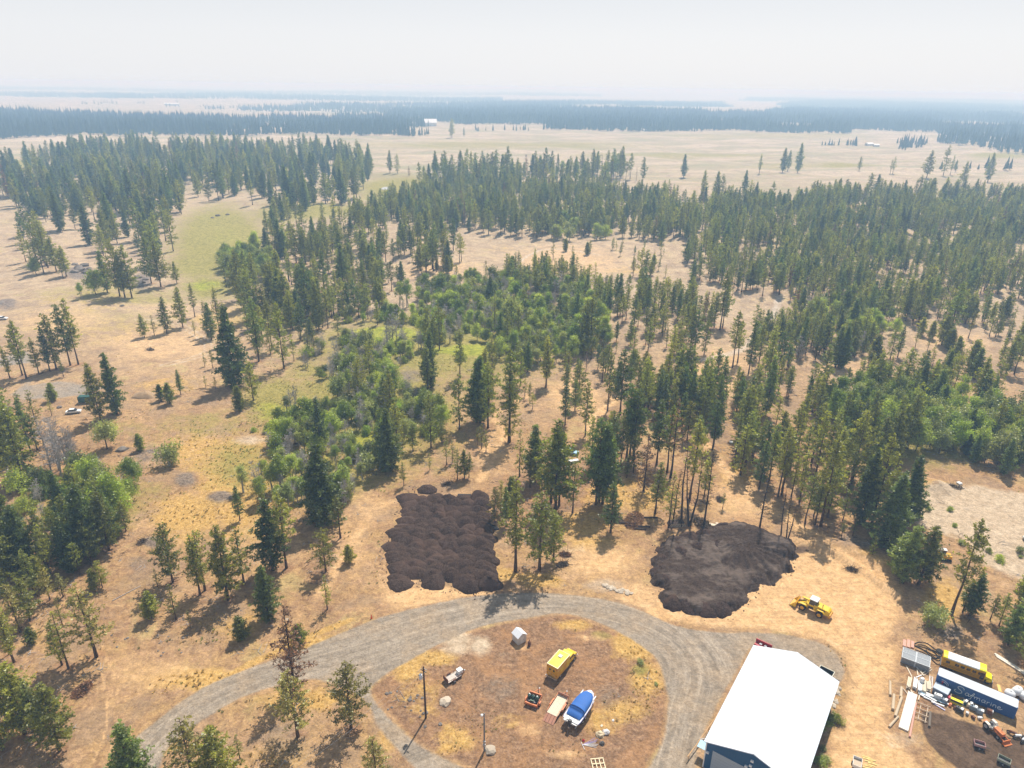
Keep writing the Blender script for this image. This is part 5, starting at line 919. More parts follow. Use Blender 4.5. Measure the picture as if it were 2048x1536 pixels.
def rock(px, py, s, lab, grp=None, pale=False, k=0, name='boulder'):
    g = P(px, py); o = inst((RP if pale else RK)[k % 4], name, None, (g.x, g.y, g.z+s*.15), random.random()*6, (s*random.uniform(.9, 1.3), s, s)); tag(o, lab, 'rock', grp); return o
ROWS = {}
def row(o, key, fmt): ROWS.setdefault(key, (fmt, []))[1].append(o)
rock(890, 1404, .95, 'brown boulder on the gold grass left of the utility pole shadow', k=1, pale=True); rock(981, 1501, .95, 'flat tan boulder at the foot of the meter pole', k=2, pale=True)
for i, (a, b, s) in enumerate([(148, 545, 2.2), (160, 541, 2.8), (172, 546, 2.2), (158, 536, 2.4), (168, 532, 2.2), (150, 530, 1.8), (178, 538, 1.6)]): rock(a, b, s, 'dark rounded outcrop boulder, %s from left beside the left meadow pines' % ORD[i], 'outcrop boulders by the left meadow', k=i)
for i, (a, b, s) in enumerate([(276, 556, 1.9), (284, 566, 2.2), (290, 560, 1.8), (281, 572, 1.5), (244, 612, 1.0)]): rock(a, b, s, 'grey boulder, %s from left between the two meadow pine groups' % ORD[i], 'boulders between the meadow pines', k=i+1)
for i, (a, b, s) in enumerate([(6, 610, 2.4), (16, 607, 1.8), (245, 900, 1.4), (119, 815, .9), (436, 432, 2.0), (455, 430, 1.6), (425, 436, 1.3)]): rock(a, b, s, ['low rock heap at the far left edge of the meadow', 'smaller rock right of the far left heap', 'brown rock among the dry slope left of the green bush', 'flat dark rock below the parked trailer', 'grey rock on the far green meadow', 'right rock of the far green meadow', 'left rock of the far green meadow'][i], k=i)
for i in range(26):
    a = 1205+60*random.random(); b = 1174+(a-1205)*.2+random.uniform(-5, 5); row(rock(a, b, random.uniform(.25, .6), 'x', 'pale stones beside the drive', True, i, 'stone'), 's1', 'pale broken stone beside the drive, %s from left in its row')
for i in range(34):
    a, b = random.choice([(820, 1380), (800, 1400), (850, 1410), (870, 1440), (250, 1290), (310, 1300), (350, 1290)]); row(rock(a+random.uniform(-30, 30), b+random.uniform(-20, 20), random.uniform(.15, .34), 'x', 'loose stones in the dry grass', False, i, 'stone'), 's2', 'small brown stone in the dry grass, %s from left of the loose ones')
for i in range(14): row(rock(1672+random.uniform(-5, 8), 1380+random.uniform(-5, 34), random.uniform(.2, .5), 'x', 'stones along the barn', True, i, 'stone'), 's3', 'pale stone against the right barn wall, %s from left')
# ------------------------------------------------------------------ paints
Y1 = mat('yellow_paint', (.80, .52, .015), .35, var=.06, dirt=(.45, .30, .10), dirt_amt=.25); Y2 = mat('deep_yellow_paint', (.72, .36, .012), .4, var=.08, dirt=(.35, .22, .10), dirt_amt=.3)
WHT = mat('white_paint', (.80, .81, .80), .4, var=.05, dirt=(.5, .44, .36), dirt_amt=.25); GRY = mat('grey_metal', (.42, .43, .44), .5, .3); DGR = mat('dark_metal', (.06, .06, .065), .5, .2); BLK = mat('rubber', (.022, .021, .02), .85)
GLS = mat('dark_glass', (.02, .025, .03), .12, spec=.8); BLUE = mat('blue_cover', (.030, .135, .44), .7, var=.12, scale=.9); ORG = mat('orange_paint', (.62, .17, .035), .5, dirt=(.3, .14, .07), dirt_amt=.4); RED = mat('red_paint', (.42, .02, .03), .4)
GRN = mat('green_tank', (.02, .07, .055), .35); WOOD = mat('weathered_wood', (.56, .45, .33), .8, var=.2, scale=3, dirt=(.35, .25, .17), dirt_amt=.4); RWOOD = mat('red_wood', (.42, .20, .13), .8, var=.2); PLK = mat('pale_timber', (.70, .60, .45), .8, var=.15); CHR = mat('chrome', (.6, .6, .6), .25, .9)
RST = mat('rusty_steel', (.17, .075, .045), .8, .2, var=.3); CONT = mat('container_blue', (.025, .115, .33), .5, var=.12, dirt=(.12, .10, .12), dirt_amt=.25); CROOF = mat('container_roof', (.52, .58, .64), .55, var=.1, dirt=(.50, .36, .24), dirt_amt=.35)
def wheel(par, x, y, r, wd, rim=None, name='wheel'):
    w_ = MB(); w_.lathe([(r*.55, -wd/2), (r*.93, -wd/2), (r, -wd*.3), (r, wd*.3), (r*.93, wd/2), (r*.55, wd/2)], n=20, axis='Y').build(name, BLK, par)
    o = w_ and COL.objects[-1]; o.location = (x, y, r)
    MB().lathe([(r*.2, -wd*.56), (r*.56, -wd*.52), (r*.58, 0), (r*.56, wd*.52), (r*.2, wd*.56)], n=14, axis='Y').build('rim', rim or GRY, o); return o
def loc(px, py): g = P(px, py); return (g.x, g.y, g.z)
# ------------------------------------------------------------------ yellow box truck
def truck():
    a, b = P(1114, 1364), P(1153, 1318); h = math.atan2(b.y-a.y, b.x-a.x); d = Vector((math.cos(h), math.sin(h))); n = Vector((-d.y, d.x))
    W = 2.35; c = Vector(a[:2])+n*W/2
    t = thing('box_truck', 'yellow box-bodied service truck parked on the gravel island', 'truck', (c.x, c.y, a.z), h)
    MB().box(0, 4.3, -W/2, W/2, .62, 3.05).build('box_body', Y2, t, bevel=.06)
    MB().box(.08, 4.22, -W/2+.1, W/2-.1, 3.05, 3.09).build('box_roof', mat('bright_yellow', (.86, .74, .01), .35, var=.04), t)
    for s in (-1, 1): MB().box(.02, 4.3, s*(W/2-.05)-.07, s*(W/2-.05)+.07, 3.05, 3.14).build('roof_rail', mat('cream_trim', (.75, .66, .42), .5), t)
    MB().box(-.0, .14, -W/2, W/2, 3.05, 3.16).build('roof_rail', MATS['cream_trim'], t); MB().box(4.2, 4.3, -W/2+.1, W/2-.1, 3.05, 3.13).build('roof_rail', MATS['cream_trim'], t)
    v = MB().box(2.5, 3.3, -.35, .45, 3.09, 3.26, tx=.05, ty=.05).build('roof_vent', GRY, t); MB().box(2.6, 3.2, -.22, .32, 3.26, 3.29).build('vent_lid', mat('light_metal', (.6, .62, .62), .4), v)
    for s in (-1, 1):
        dr = MB().box(-.04, 0, .03 if s > 0 else -.82, .82 if s > 0 else -.03, .75, 2.75).build('rear_door', Y2, t); MB().box(-.06, -.03, s*.42-.2, s*.42+.2, 1.95, 2.4).build('window', GLS, dr)
        MB().box(-.065, -.041, s*.42-.27, s*.42-.20, 1.88, 2.47).box(-.065, -.041, s*.42+.20, s*.42+.27, 1.88, 2.47).build('window_frame', Y1, dr)
        m = MB()
        for q in range(2): m.bar((-.05, s*.42-.3, 1.0+.5*q), (-.05, s*.42+.3, 1.5-.5*q), .12, .02)
        m.build('reflective_stripe', mat('cream_stripe', (.75, .6, .35), .5), dr)
        for zz in (1.1, 2.6): MB().box(-.03, 0, s*1.02-.08, s*1.02+.08, zz, zz+.16).build('tail_lamp', RED, t)
    MB().box(-.35, 0, -W/2, W/2, .42, .60).build('step_bumper', CHR, t, bevel=.03)
    for s in (-1, 1):
        for k, (x0, x1, z0, z1) in enumerate([(.1, 1.1, .75, 2.2), (1.2, 2.1, 1.35, 2.2), (2.2, 3.1, .75, 2.2), (3.2, 4.2, .75, 2.75)]): MB().box(x0, x1, s*W/2-.012, s*W/2+.012, z0, z1).build('locker_door', Y1 if k % 2 else Y2, t)
        MB().box(.1, 4.2, s*W/2-.018, s*W/2+.018, 2.32, 2.40).build('side_stripe', MATS['cream_trim'], t)
    cab = MB().prism([(4.3, .6), (4.3, 2.05), (4.55, 2.2), (5.85, 2.2), (6.45, 1.5), (6.5, .6)], -1.02, 1.02).build('cab', Y1, t, bevel=.08)
    MB().box(4.4, 5.8, -.9, .9, 2.2, 2.25).build('cab_roof', MATS['bright_yellow'], cab, bevel=.02)
    MB().add([(5.9, -.9, 2.17), (5.9, .9, 2.17), (6.43, .92, 1.57), (6.43, -.92, 1.57)], [(0, 1, 2, 3)]).build('windscreen', GLS, cab).location = (.02, 0, .02)
    for s in (-1, 1):
        MB().box(4.6, 5.1, s*1.03-.01, s*1.03+.01, 1.55, 2.05).build('side_window', GLS, cab); MB().box(5.2, 5.85, s*1.03-.01, s*1.03+.01, 1.55, 2.0).build('side_window', GLS, cab)
        MB().box(5.95, 6.15, s*1.25-.12, s*1.25+.12, 1.45, 1.8).build('mirror', DGR, t); MB().box(7.38, 7.42, s*.75-.16, s*.75+.16, .95, 1.15).build('headlight', mat('lens', (.8, .8, .75), .1), t)
    MB().prism([(6.45, .6), (6.45, 1.5), (7.2, 1.35), (7.38, 1.15), (7.4, .6)], -.98, .98).build('hood', Y1, t, bevel=.09)
    MB().box(7.38, 7.55, -1.02, 1.02, .45, .68).build('front_bumper', CHR, t); MB().box(.3, 7.2, -.5, .5, .38, .62).build('chassis', DGR, t)
    for x, y, wd in [(1.2, -.92, .5), (1.2, .92, .5), (6.3, -.92, .28), (6.3, .92, .28)]: wheel(t, x, y, .42, wd, GRY)
truck()
# ------------------------------------------------------------------ shed
def shed():
    g = P(1036, 1291); h = az((1035.5, 1292), (1050.8, 1284)); W, L = 2.0, 1.9
    t = thing('garden_shed', 'small white shed with gabled roof alone on the gravel island', 'shed', g, h)
    wm = mat('shed_siding', (.62, .58, .52), .7, var=.08)
    w_ = MB(); w_.box(0, W, 0, L, 0, 1.75); w_.build('wall', wm, t)
    for y0 in (0, L):
        MB().add([(0, y0-.0, 1.75), (W, y0, 1.75), (W/2, y0, 2.45)], [(0, 1, 2), (2, 1, 0)]).build('gable', wm, t)
    rm = mat('white_roof_panel', (.80, .82, .85), .45, var=.03)
    for s in (0, 1):
        xa, xb = (-.14, W/2) if s == 0 else (W+.14, W/2)
        MB().add([(xa, -.14, 1.68), (xa, L+.14, 1.68), (xb, L+.14, 2.52), (xb, -.14, 2.52), (xa, -.14, 1.74), (xa, L+.14, 1.74), (xb, L+.14, 2.58), (xb, -.14, 2.58)], [(0, 1, 2, 3), (7, 6, 5, 4), (0, 4, 5, 1), (1, 5, 6, 2), (2, 6, 7, 3), (3, 7, 4, 0)]).build('roof_panel', rm, t)
    d = MB().box(.6, 1.4, -.03, 0, .05, 1.65).build('door', mat('shed_door', (.72, .69, .64), .6), t); MB().box(1.28, 1.33, -.07, -.03, .8, .95).build('handle', DGR, d)
    for k in range(7): MB().box(.02+.28*k, .05+.28*k, -.012, 0, .02, 1.74).build('batten', wm, t)
    m = thing('rusty_stove', 'small rust red stove standing right of the white shed', 'stove', P(1058.5, 1291), .4)
    MB().lathe([(.28, 0), (.3, .1), (.3, .9), (.22, 1.0), (.08, 1.05)], n=12).build('body', RST, m); MB().tube((0, 0, 1.0), (0, 0, 1.5), .07).build('flue', RST, m)
shed()
# ------------------------------------------------------------------ trailers
def trailer_base(t, L, W, z, deckm, rail=.35, railm=RST, tongue=1.4, wr=.38, nw=1, planks=6, fend=True, sides=True):
    MB().box(0, L, -W/2, W/2, z-.14, z-.03).build('frame', railm, t)
    pw = W/planks
    for k in range(planks): MB().box(.02, L-.02, -W/2+k*pw+.012, -W/2+(k+1)*pw-.012, z-.03, z+.02+.008*(k % 2)).build('plank', deckm, t)
    if sides:
        for s in (-1, 1):
            MB().box(0, L, s*W/2-.03, s*W/2+.03, z+rail-.06, z+rail).build('side_rail', railm, t)
            for k in range(5): MB().box(k*L/4-.03, k*L/4+.03, s*W/2-.03, s*W/2+.03, z-.1, z+rail-.06).build('rail_post', railm, t)
        MB().box(L-.03, L+.03, -W/2, W/2, z+rail-.06, z+rail).build('front_rail', railm, t)
    for s in (-1, 1):
        for k in range(nw):
            x = L*.42+k*(2*wr+.12); wheel(t, x, s*(W/2+.16), wr, .22)
        if fend: MB().prism([(L*.42-wr*1.35, wr*1.2), (L*.42-wr*.9, wr*2.2), (L*.42+(nw-1)*(2*wr+.12)+wr*.9, wr*2.2), (L*.42+(nw-1)*(2*wr+.12)+wr*1.35, wr*1.2), (L*.42+(nw-1)*(2*wr+.12)+wr*.8, wr*2.1), (L*.42-wr*.8, wr*2.1)], s*(W/2+.03), s*(W/2+.30)).build('fender', railm, t)
    if tongue:
        MB().bar((L, W*.35, z-.1), (L+tongue, 0, z-.12), .09, .1).bar((L, -W*.35, z-.1), (L+tongue, 0, z-.12), .09, .1).build('tongue', railm, t)
        MB().tube((L+tongue*.8, 0, 0), (L+tongue*.8, 0, z+.35), .05).build('jack', DGR, t); MB().box(L+tongue-.1, L+tongue+.15, -.08, .08, z-.16, z-.02).build('coupler', GRY, t)
def wood_trailer():
    a, b = P(1106, 1452), P(1139, 1400); h = math.atan2(b.y-a.y, b.x-a.x); W = 2.05; n = Vector((-math.sin(h), math.cos(h))); c = Vector(a[:2])+n*W/2+Vector((math.cos(h), math.sin(h)))*1.5
    t = thing('flatbed_trailer', 'wooden-decked orange utility trailer with red ramp down, beside the covered boat', 'trailer', (c.x, c.y, a.z), h)
    trailer_base(t, 4.6, W, .62, PLK, .4, ORG, 1.3, .38, 2, 7)
    MB().bar((-.02, 0, .55), (-1.45, 0, .06), W, .06).build('ramp', RWOOD, t)
    for s in (-.6, 0, .6): MB().bar((-.02, s, .60), (-1.45, s, .11), .06, .04).build('ramp_rib', RST, t)
    MB().box(4.5, 4.62, -W/2, W/2, .6, 1.25).build('head_board', RWOOD, t); 
wood_trailer()
def small_trailer():
    a, b = P(896.6, 1371), P(928, 1352); h = math.atan2(b.y-a.y, b.x-a.x); W = 1.55; n = Vector((-math.sin(h), math.cos(h))); c = Vector(a[:2])+n*W/2
    t = thing('utility_trailer', 'small pale-decked trailer with white box at its front, left on the island', 'trailer', (c.x, c.y, a.z), h)
    trailer_base(t, 3.1, W, .5, mat('grey_plank', (.60, .53, .46), .85, var=.15), .4, RST, 1.1, .34, 1, 5)
    MB().box(-.05, .02, -W/2, W/2, .5, 1.3).build('tail_gate', RST, t)
    for k in range(4): MB().box(-.07, -.05, -W/2+.1+k*.42, -W/2+.16+k*.42, .5, 1.3).build('gate_bar', RST, t)
    bx = thing('white_chest', 'white chest on the front end of the small pale trailer', 'box', (0, 0, 0)); bx.location = Vector((c.x, c.y, a.z))+Vector((math.cos(h)*3.1, math.sin(h)*3.1, .53)); bx.rotation_euler = (0, 0, h)
    MB().box(-.5, .45, -.42, .42, 0, .7).build('body', WHT, bx, bevel=.03); MB().box(-.54, .49, -.46, .46, .7, .82).build('lid', WHT, bx, bevel=.03)
small_trailer()
def tank_trailer():
    a, b = P(1048.6, 1408.5), P(1055.8, 1378); h = az((1063, 1415), (1078, 1386)); W = 2.3; r = P(1062, 1414)
    t = thing('orange_trailer', 'orange equipment trailer loaded with dark green tanks, left of the wooden trailer', 'trailer', r, h)
    trailer_base(t, 2.3, W, .6, RST, .5, ORG, 1.7, .36, 1, 4)
    MB().box(-.15, .15, -W/2-.05, W/2+.05, .45, .85).build('rear_beam', ORG, t, bevel=.03)
    MB().box(2.1, 2.3, -W/2, W/2, .5, 1.2).build('front_board', ORG, t)
    for k, y in enumerate((-.72, 0, .72)):
        tk = thing('green_tank', ['dark green tank on the orange trailer, rightmost of three', 'dark green tank in the middle of the orange trailer', 'dark green tank on the orange trailer, leftmost of three'][k], 'tank', Vector(t.location)+Vector((math.cos(h)*1.0-math.sin(h)*y, math.sin(h)*1.0+math.cos(h)*y, .62)), h)
        MB().lathe([(.31, 0), (.34, .08), (.34, .95), (.26, 1.12), (.12, 1.16)], n=14).build('shell', GRN, tk); MB().lathe([(.1, 0), (.1, .14)], (0, 0, 1.15), 8).build('cap', WHT if k != 1 else DGR, tk)
        MB().lathe([(.35, 0), (.35, .06)], (0, 0, .5), 14).build('band', DGR, tk)
    bt = thing('pump_engine', 'black pump engine between the tanks on the orange trailer', 'engine', Vector(t.location)+Vector((math.cos(h)*.4, math.sin(h)*.4, .62)), h)
    MB().box(-.2, .25, -.8, .8, 0, .45).build('block', DGR, bt, bevel=.03); MB().box(-.15, .2, -.3, .3, .45, .62).build('air_box', mat('moss_green', (.05, .12, .06), .5), bt)
tank_trailer()
# ------------------------------------------------------------------ boat with blue cover
def boat():
    a, b = P(1140, 1456), P(1188, 1388); h = math.atan2(b.y-a.y, b.x-a.x)
    t0 = thing('boat_trailer', 'galvanised boat trailer carrying the blue-covered boat', 'trailer', a, h)
    MB().box(-.1, 6.6, -.85, -.75, .5, .62).box(-.1, 6.6, .75, .85, .5, .62).box(1, 1.1, -.85, .85, .48, .6).box(3.4, 3.5, -.85, .85, .48, .6).build('frame', GRY, t0)
    MB().bar((6.5, .8, .55), (8.2, 0, .5), .1, .1).bar((6.5, -.8, .55), (8.2, 0, .5), .1, .1).build('tongue', GRY, t0); MB().bar((7.3, 0, .5), (7.2, 0, 1.3), .1, .1).box(7.1, 7.3, -.12, .12, 1.2, 1.45).build('winch_post', GRY, t0)
    for s in (-1, 1):
        for x in (2.0, 2.9): wheel(t0, x, s*1.0, .33, .22, WHT)
    t = thing('covered_boat', 'white motorboat under a bright blue fitted cover on its trailer', 'boat', Vector(a)+Vector((0, 0, .62)), h); t.scale = (1.03, 1.27, 1.08); t0.scale = (1.03, 1.22, 1)
    st = [(0, 1.08, .25, 1.0), (.6, 1.18, .12, 1.02), (2.2, 1.22, .05, 1.05), (4.2, 1.2, .05, 1.1), (5.6, 1.0, .12, 1.2), (6.5, .66, .35, 1.28), (7.05, .25, .75, 1.34), (7.2, .04, 1.1, 1.36)]
    vs = []; 
    for x, hw, zk, zg in st: vs += [(x, -hw, zg), (x, -hw*.9, (zk+zg)*.45), (x, 0, zk-.12), (x, hw*.9, (zk+zg)*.45), (x, hw, zg)]
    fs = [(i*5+k, (i+1)*5+k, (i+1)*5+k+1, i*5+k+1) for i in range(len(st)-1) for k in range(4)]+[(0, 1, 2, 3, 4)]
    fs += [((i+1)*5, i*5, i*5+4, (i+1)*5+4) for i in range(len(st)-1)]
    MB().add(vs, fs).build('hull', WHT, t, smooth=False, bevel=.04)
    m = MB()
    for s in (-1, 1):
        pts = [(x, s*(hw+.03), zg-.05) for x, hw, zk, zg in st]
        m.path(pts, .06, 6)
    m.build('rub_rail', mat('rail_violet', (.18, .17, .34), .4), t)
    # cover: rounded loft with an arch ridge aft
    cs = [(.75, .96, 0), (.9, 1.05, .25), (1.5, 1.1, .42), (2.0, 1.12, .52), (2.12, 1.14, .86), (2.3, 1.14, .92), (2.45, 1.12, .72), (3.2, 1.12, .80), (4.4, 1.10, .72), (5.4, .98, .58), (6.1, .78, .42), (6.55, .50, .22), (6.7, .34, .02)]
    vs = []; n = 12
    for x, hw, hh in cs:
        for k in range(n+1):
            a_ = PI*k/n; vs.append((x, -hw*math.cos(a_)*(1 if 0 else 1), 1.08+(x*.03)+hh*(math.sin(a_)**.55)+.02*math.sin(5*x+3*k)))
    fs = [(i*(n+1)+k, i*(n+1)+k+1, (i+1)*(n+1)+k+1, (i+1)*(n+1)+k) for i in range(len(cs)-1) for k in range(n)]
    MB().add(vs, fs).build('cover', BLUE, t, smooth=True)
    m = MB(); 
    for k in range(n): 
        p = [(2.2, -1.15*math.cos(PI*(k+j)/n), 1.16+.93*(math.sin(PI*(k+j)/n)**.55)) for j in (0, 1)]; m.tube(p[0], p[1], .05, .05, 5)
    m.build('cover_arch', mat('dark_blue_webbing', (.015, .06, .25), .7), t)
    MB().box(-.25, .65, -1.0, 1.0, .72, .84).build('swim_deck', WHT, t, bevel=.03)
    for s in (-1, 1):
        MB().tube((-.1, s*.85, .84), (.5, s*.85, 1.3), .03).tube((.5, s*.85, 1.3), (.7, s*.85, 1.25), .03).build('grab_rail', CHR, t)
        MB().box(5.6, 6.6, s*.98-.06, s*.98+.06, 1.2, 1.27).build('bow_rail', WHT, t)
    ob = MB().box(-.55, .05, -.26, .26, .9, 1.45, tx=.06, ty=.05).build('outboard_motor', DGR, t, bevel=.05); MB().box(-.42, -.12, -.1, .1, -.15, .9).build('leg', DGR, ob); MB().lathe([(.02, -.1), (.2, -.03), (.2, .03), (.05, .1)], (-.5, 0, -.1), 8, axis='X').build('propeller', CHR, ob)
    k2 = MB().box(-.5, -.05, .5, .8, .85, 1.15).build('kicker_motor', WHT, t, bevel=.04)
boat()
# ------------------------------------------------------------------ junk near the boat
def junk():
    M_TARP = mat('white_tarp', (.66, .64, .62), .7); VIO = mat('violet_pipe', (.28, .22, .42), .5)
    def heap(px, py, name, lab, cat, m, sx, sy, sz, seed):
        me = rock_mesh(seed, 1, m, 1.0, 3); o = inst(me, name, None, loc(px, py), seed, (sx, sy, sz)); o.location.z += sz*.4; return tag(o, lab, cat)
    heap(1200, 1470, 'cardboard_heap', 'heap of tan cardboard beside white bags near the boat', 'junk', mat('tan_card', (.62, .50, .32), .8), .75, .6, .45, 3)
    heap(1212, 1466, 'white_bags', 'crumpled white bags on the junk heap right of the cardboard', 'bags', M_TARP, .55, .6, .45, 5)
    heap(1204, 1488, 'dark_sack', 'dark sack lying just below the cardboard heap', 'sack', mat('dark_sack', (.08, .075, .07), .7), .45, .4, .3, 6)
    heap(1226, 1441, 'white_scrap', 'single white scrap on the ground above the junk heap', 'scrap', M_TARP, .25, .2, .1, 8)
    heap(1203, 1452, 'tan_scrap', 'small tan scrap above the cardboard heap', 'scrap', PLK, .2, .3, .1, 9)
    g = P(1165, 1490); t = thing('pipe_bundle', 'fan of white and violet pipes on the ground below the boat', 'pipes', g, 0)
    for k in range(7): MB().tube((0, 0, .06), (2.2+.2*(k % 3), -.5+.28*k, .06+.03*k), .05, .05, 6).build('pipe', M_TARP if k < 4 else VIO, t)
    MB().tube((-.2, .5, .06), (.25, -.9, .06), .06, .06, 6).build('pipe', M_TARP, t)
    heap(1167, 1482, 'red_can', 'red can at the left end of the pipe fan', 'can', RED, .22, .22, .25, 2)
    t = thing('white_pallet', 'white slatted frame on the ground at the bottom edge below the junk', 'pallet', P(1186, 1541), az((1186, 1541), (1210, 1541))+.1)
    for k in range(4): MB().box(k*.66, k*.66+.14, 0, 2.0, .05, .17).build('slat', mat('cream_slat', (.75, .66, .42), .6), t)
    for k in range(3): MB().box(0, 2.12, k*.93, k*.93+.14, .172, .22).build('cross_slat', MATS['cream_slat'], t)
junk()
# ------------------------------------------------------------------ poles
def poles():
    g = P(851.7, 1436); hgt = height_for(g, 1333.5, 848)
    t = thing('utility_pole', 'tall dark wooden utility pole with grey transformer left on the island', 'utility pole', g, 0)
    MB().tube((0, 0, -.3), (0, 0, hgt), .19, .13, 10).build('pole', mat('creosote', (.055, .028, .02), .8), t)
    tr = MB().lathe([(.26, 0), (.3, .05), (.3, .85), (.24, .95), (.08, 1.0)], (-.52, 0, hgt-2.6), 14).build('transformer', mat('light_grey_can', (.55, .60, .66), .4), t)
    MB().lathe([(.05, 0), (.06, .2), (.03, .3)], (-.6, 0, hgt-1.6), 8).build('bushing', DGR, tr); MB().lathe([(.05, 0), (.06, .2), (.03, .3)], (-.42, .1, hgt-1.6), 8).build('bushing', DGR, tr)
    MB().box(-.35, 0, -.06, .06, hgt-2.3, hgt-2.15).build('bracket', GRY, t)
    MB().bar((-.5, .35, hgt-.9), (.5, -.35, hgt-.9), .1, .12).build('crossarm', MATS['creosote'], t)
    for s in (-1, 1): MB().lathe([(.06, 0), (.08, .1), (.03, .22)], (s*.42, -s*.29, hgt-.84), 8).build('insulator', mat('porcelain', (.7, .7, .68), .3), t)
    MB().bar((.1, 0, hgt-.35), (.55, -.12, hgt-.55), .05, .05).build('cutout_fuse', GRY, t)
    g2 = P(968.5, 1501.5); h2 = height_for(g2, 1427, 966)
    t2 = thing('meter_pole', 'shorter grey service pole with lamp head and meter box at the bottom', 'service pole', g2, 0)
    MB().tube((0, 0, -.3), (0, 0, h2), .13, .10, 10).build('pole', mat('grey_pole', (.17, .17, .19), .7), t2)
    MB().bar((0, 0, h2-.25), (-.35, -.1, h2-.15), .05, .05).build('lamp_arm', GRY, t2); MB().lathe([(.1, 0), (.22, .12), (.2, .3), (.06, .38)], (-.35, -.1, h2-.45), 12).build('lamp_head', WHT, t2)
    for k, z in enumerate((1.2, 1.9)): MB().box(-.22+.04*k, .22, -.28, -.13, z, z+.5).build('meter_box', GRY, t2)
    MB().tube((.12, -.12, 0), (.12, -.12, h2*.9), .03, .03, 6).build('conduit', GRY, t2)
    a = Vector((g.x+.4, g.y-.3, g.z+hgt-.7)); b = Vector((g2.x, g2.y, g2.z+h2-.1)); m = MB(); pts = []
    for k in range(13): q = a.lerp(b, k/12); q.z -= 1.0*4*(k/12)*(1-k/12)*.35; pts.append(q)
    o = m.path(pts, .018, 4).build('service_wire', DGR); tag(o, 'thin service wire between the utility pole and the meter pole', 'wire')
    for s in (-1, 1):
        a = Vector((g.x+s*.42, g.y-s*.29, g.z+hgt-.62)); b = P(430, 1640, 11.0)+Vector((s*.5, 0, 0)); pts = []
        for k in range(15): q = a.lerp(b, k/14); q.z -= 4*(k/14)*(1-k/14)*1.0; pts.append(q)
        o = MB().path(pts, .012, 4).build('power_line', GRY); tag(o, '%s of the two overhead lines leaving the utility pole to the lower left' % ('left' if s < 0 else 'right'), 'wire')
poles()
o = MB().lathe([(.16, 0), (.17, .05), (.05, .75), (.03, .8)], n=10).build('marker_cone', mat('orange_plastic', (.8, .10, .02), .5)); o.location = loc(743, 1237); o.scale = (1.2, 1.2, 1.3); tag(o, 'small orange marker cone at the outer edge of the drive', 'cone')
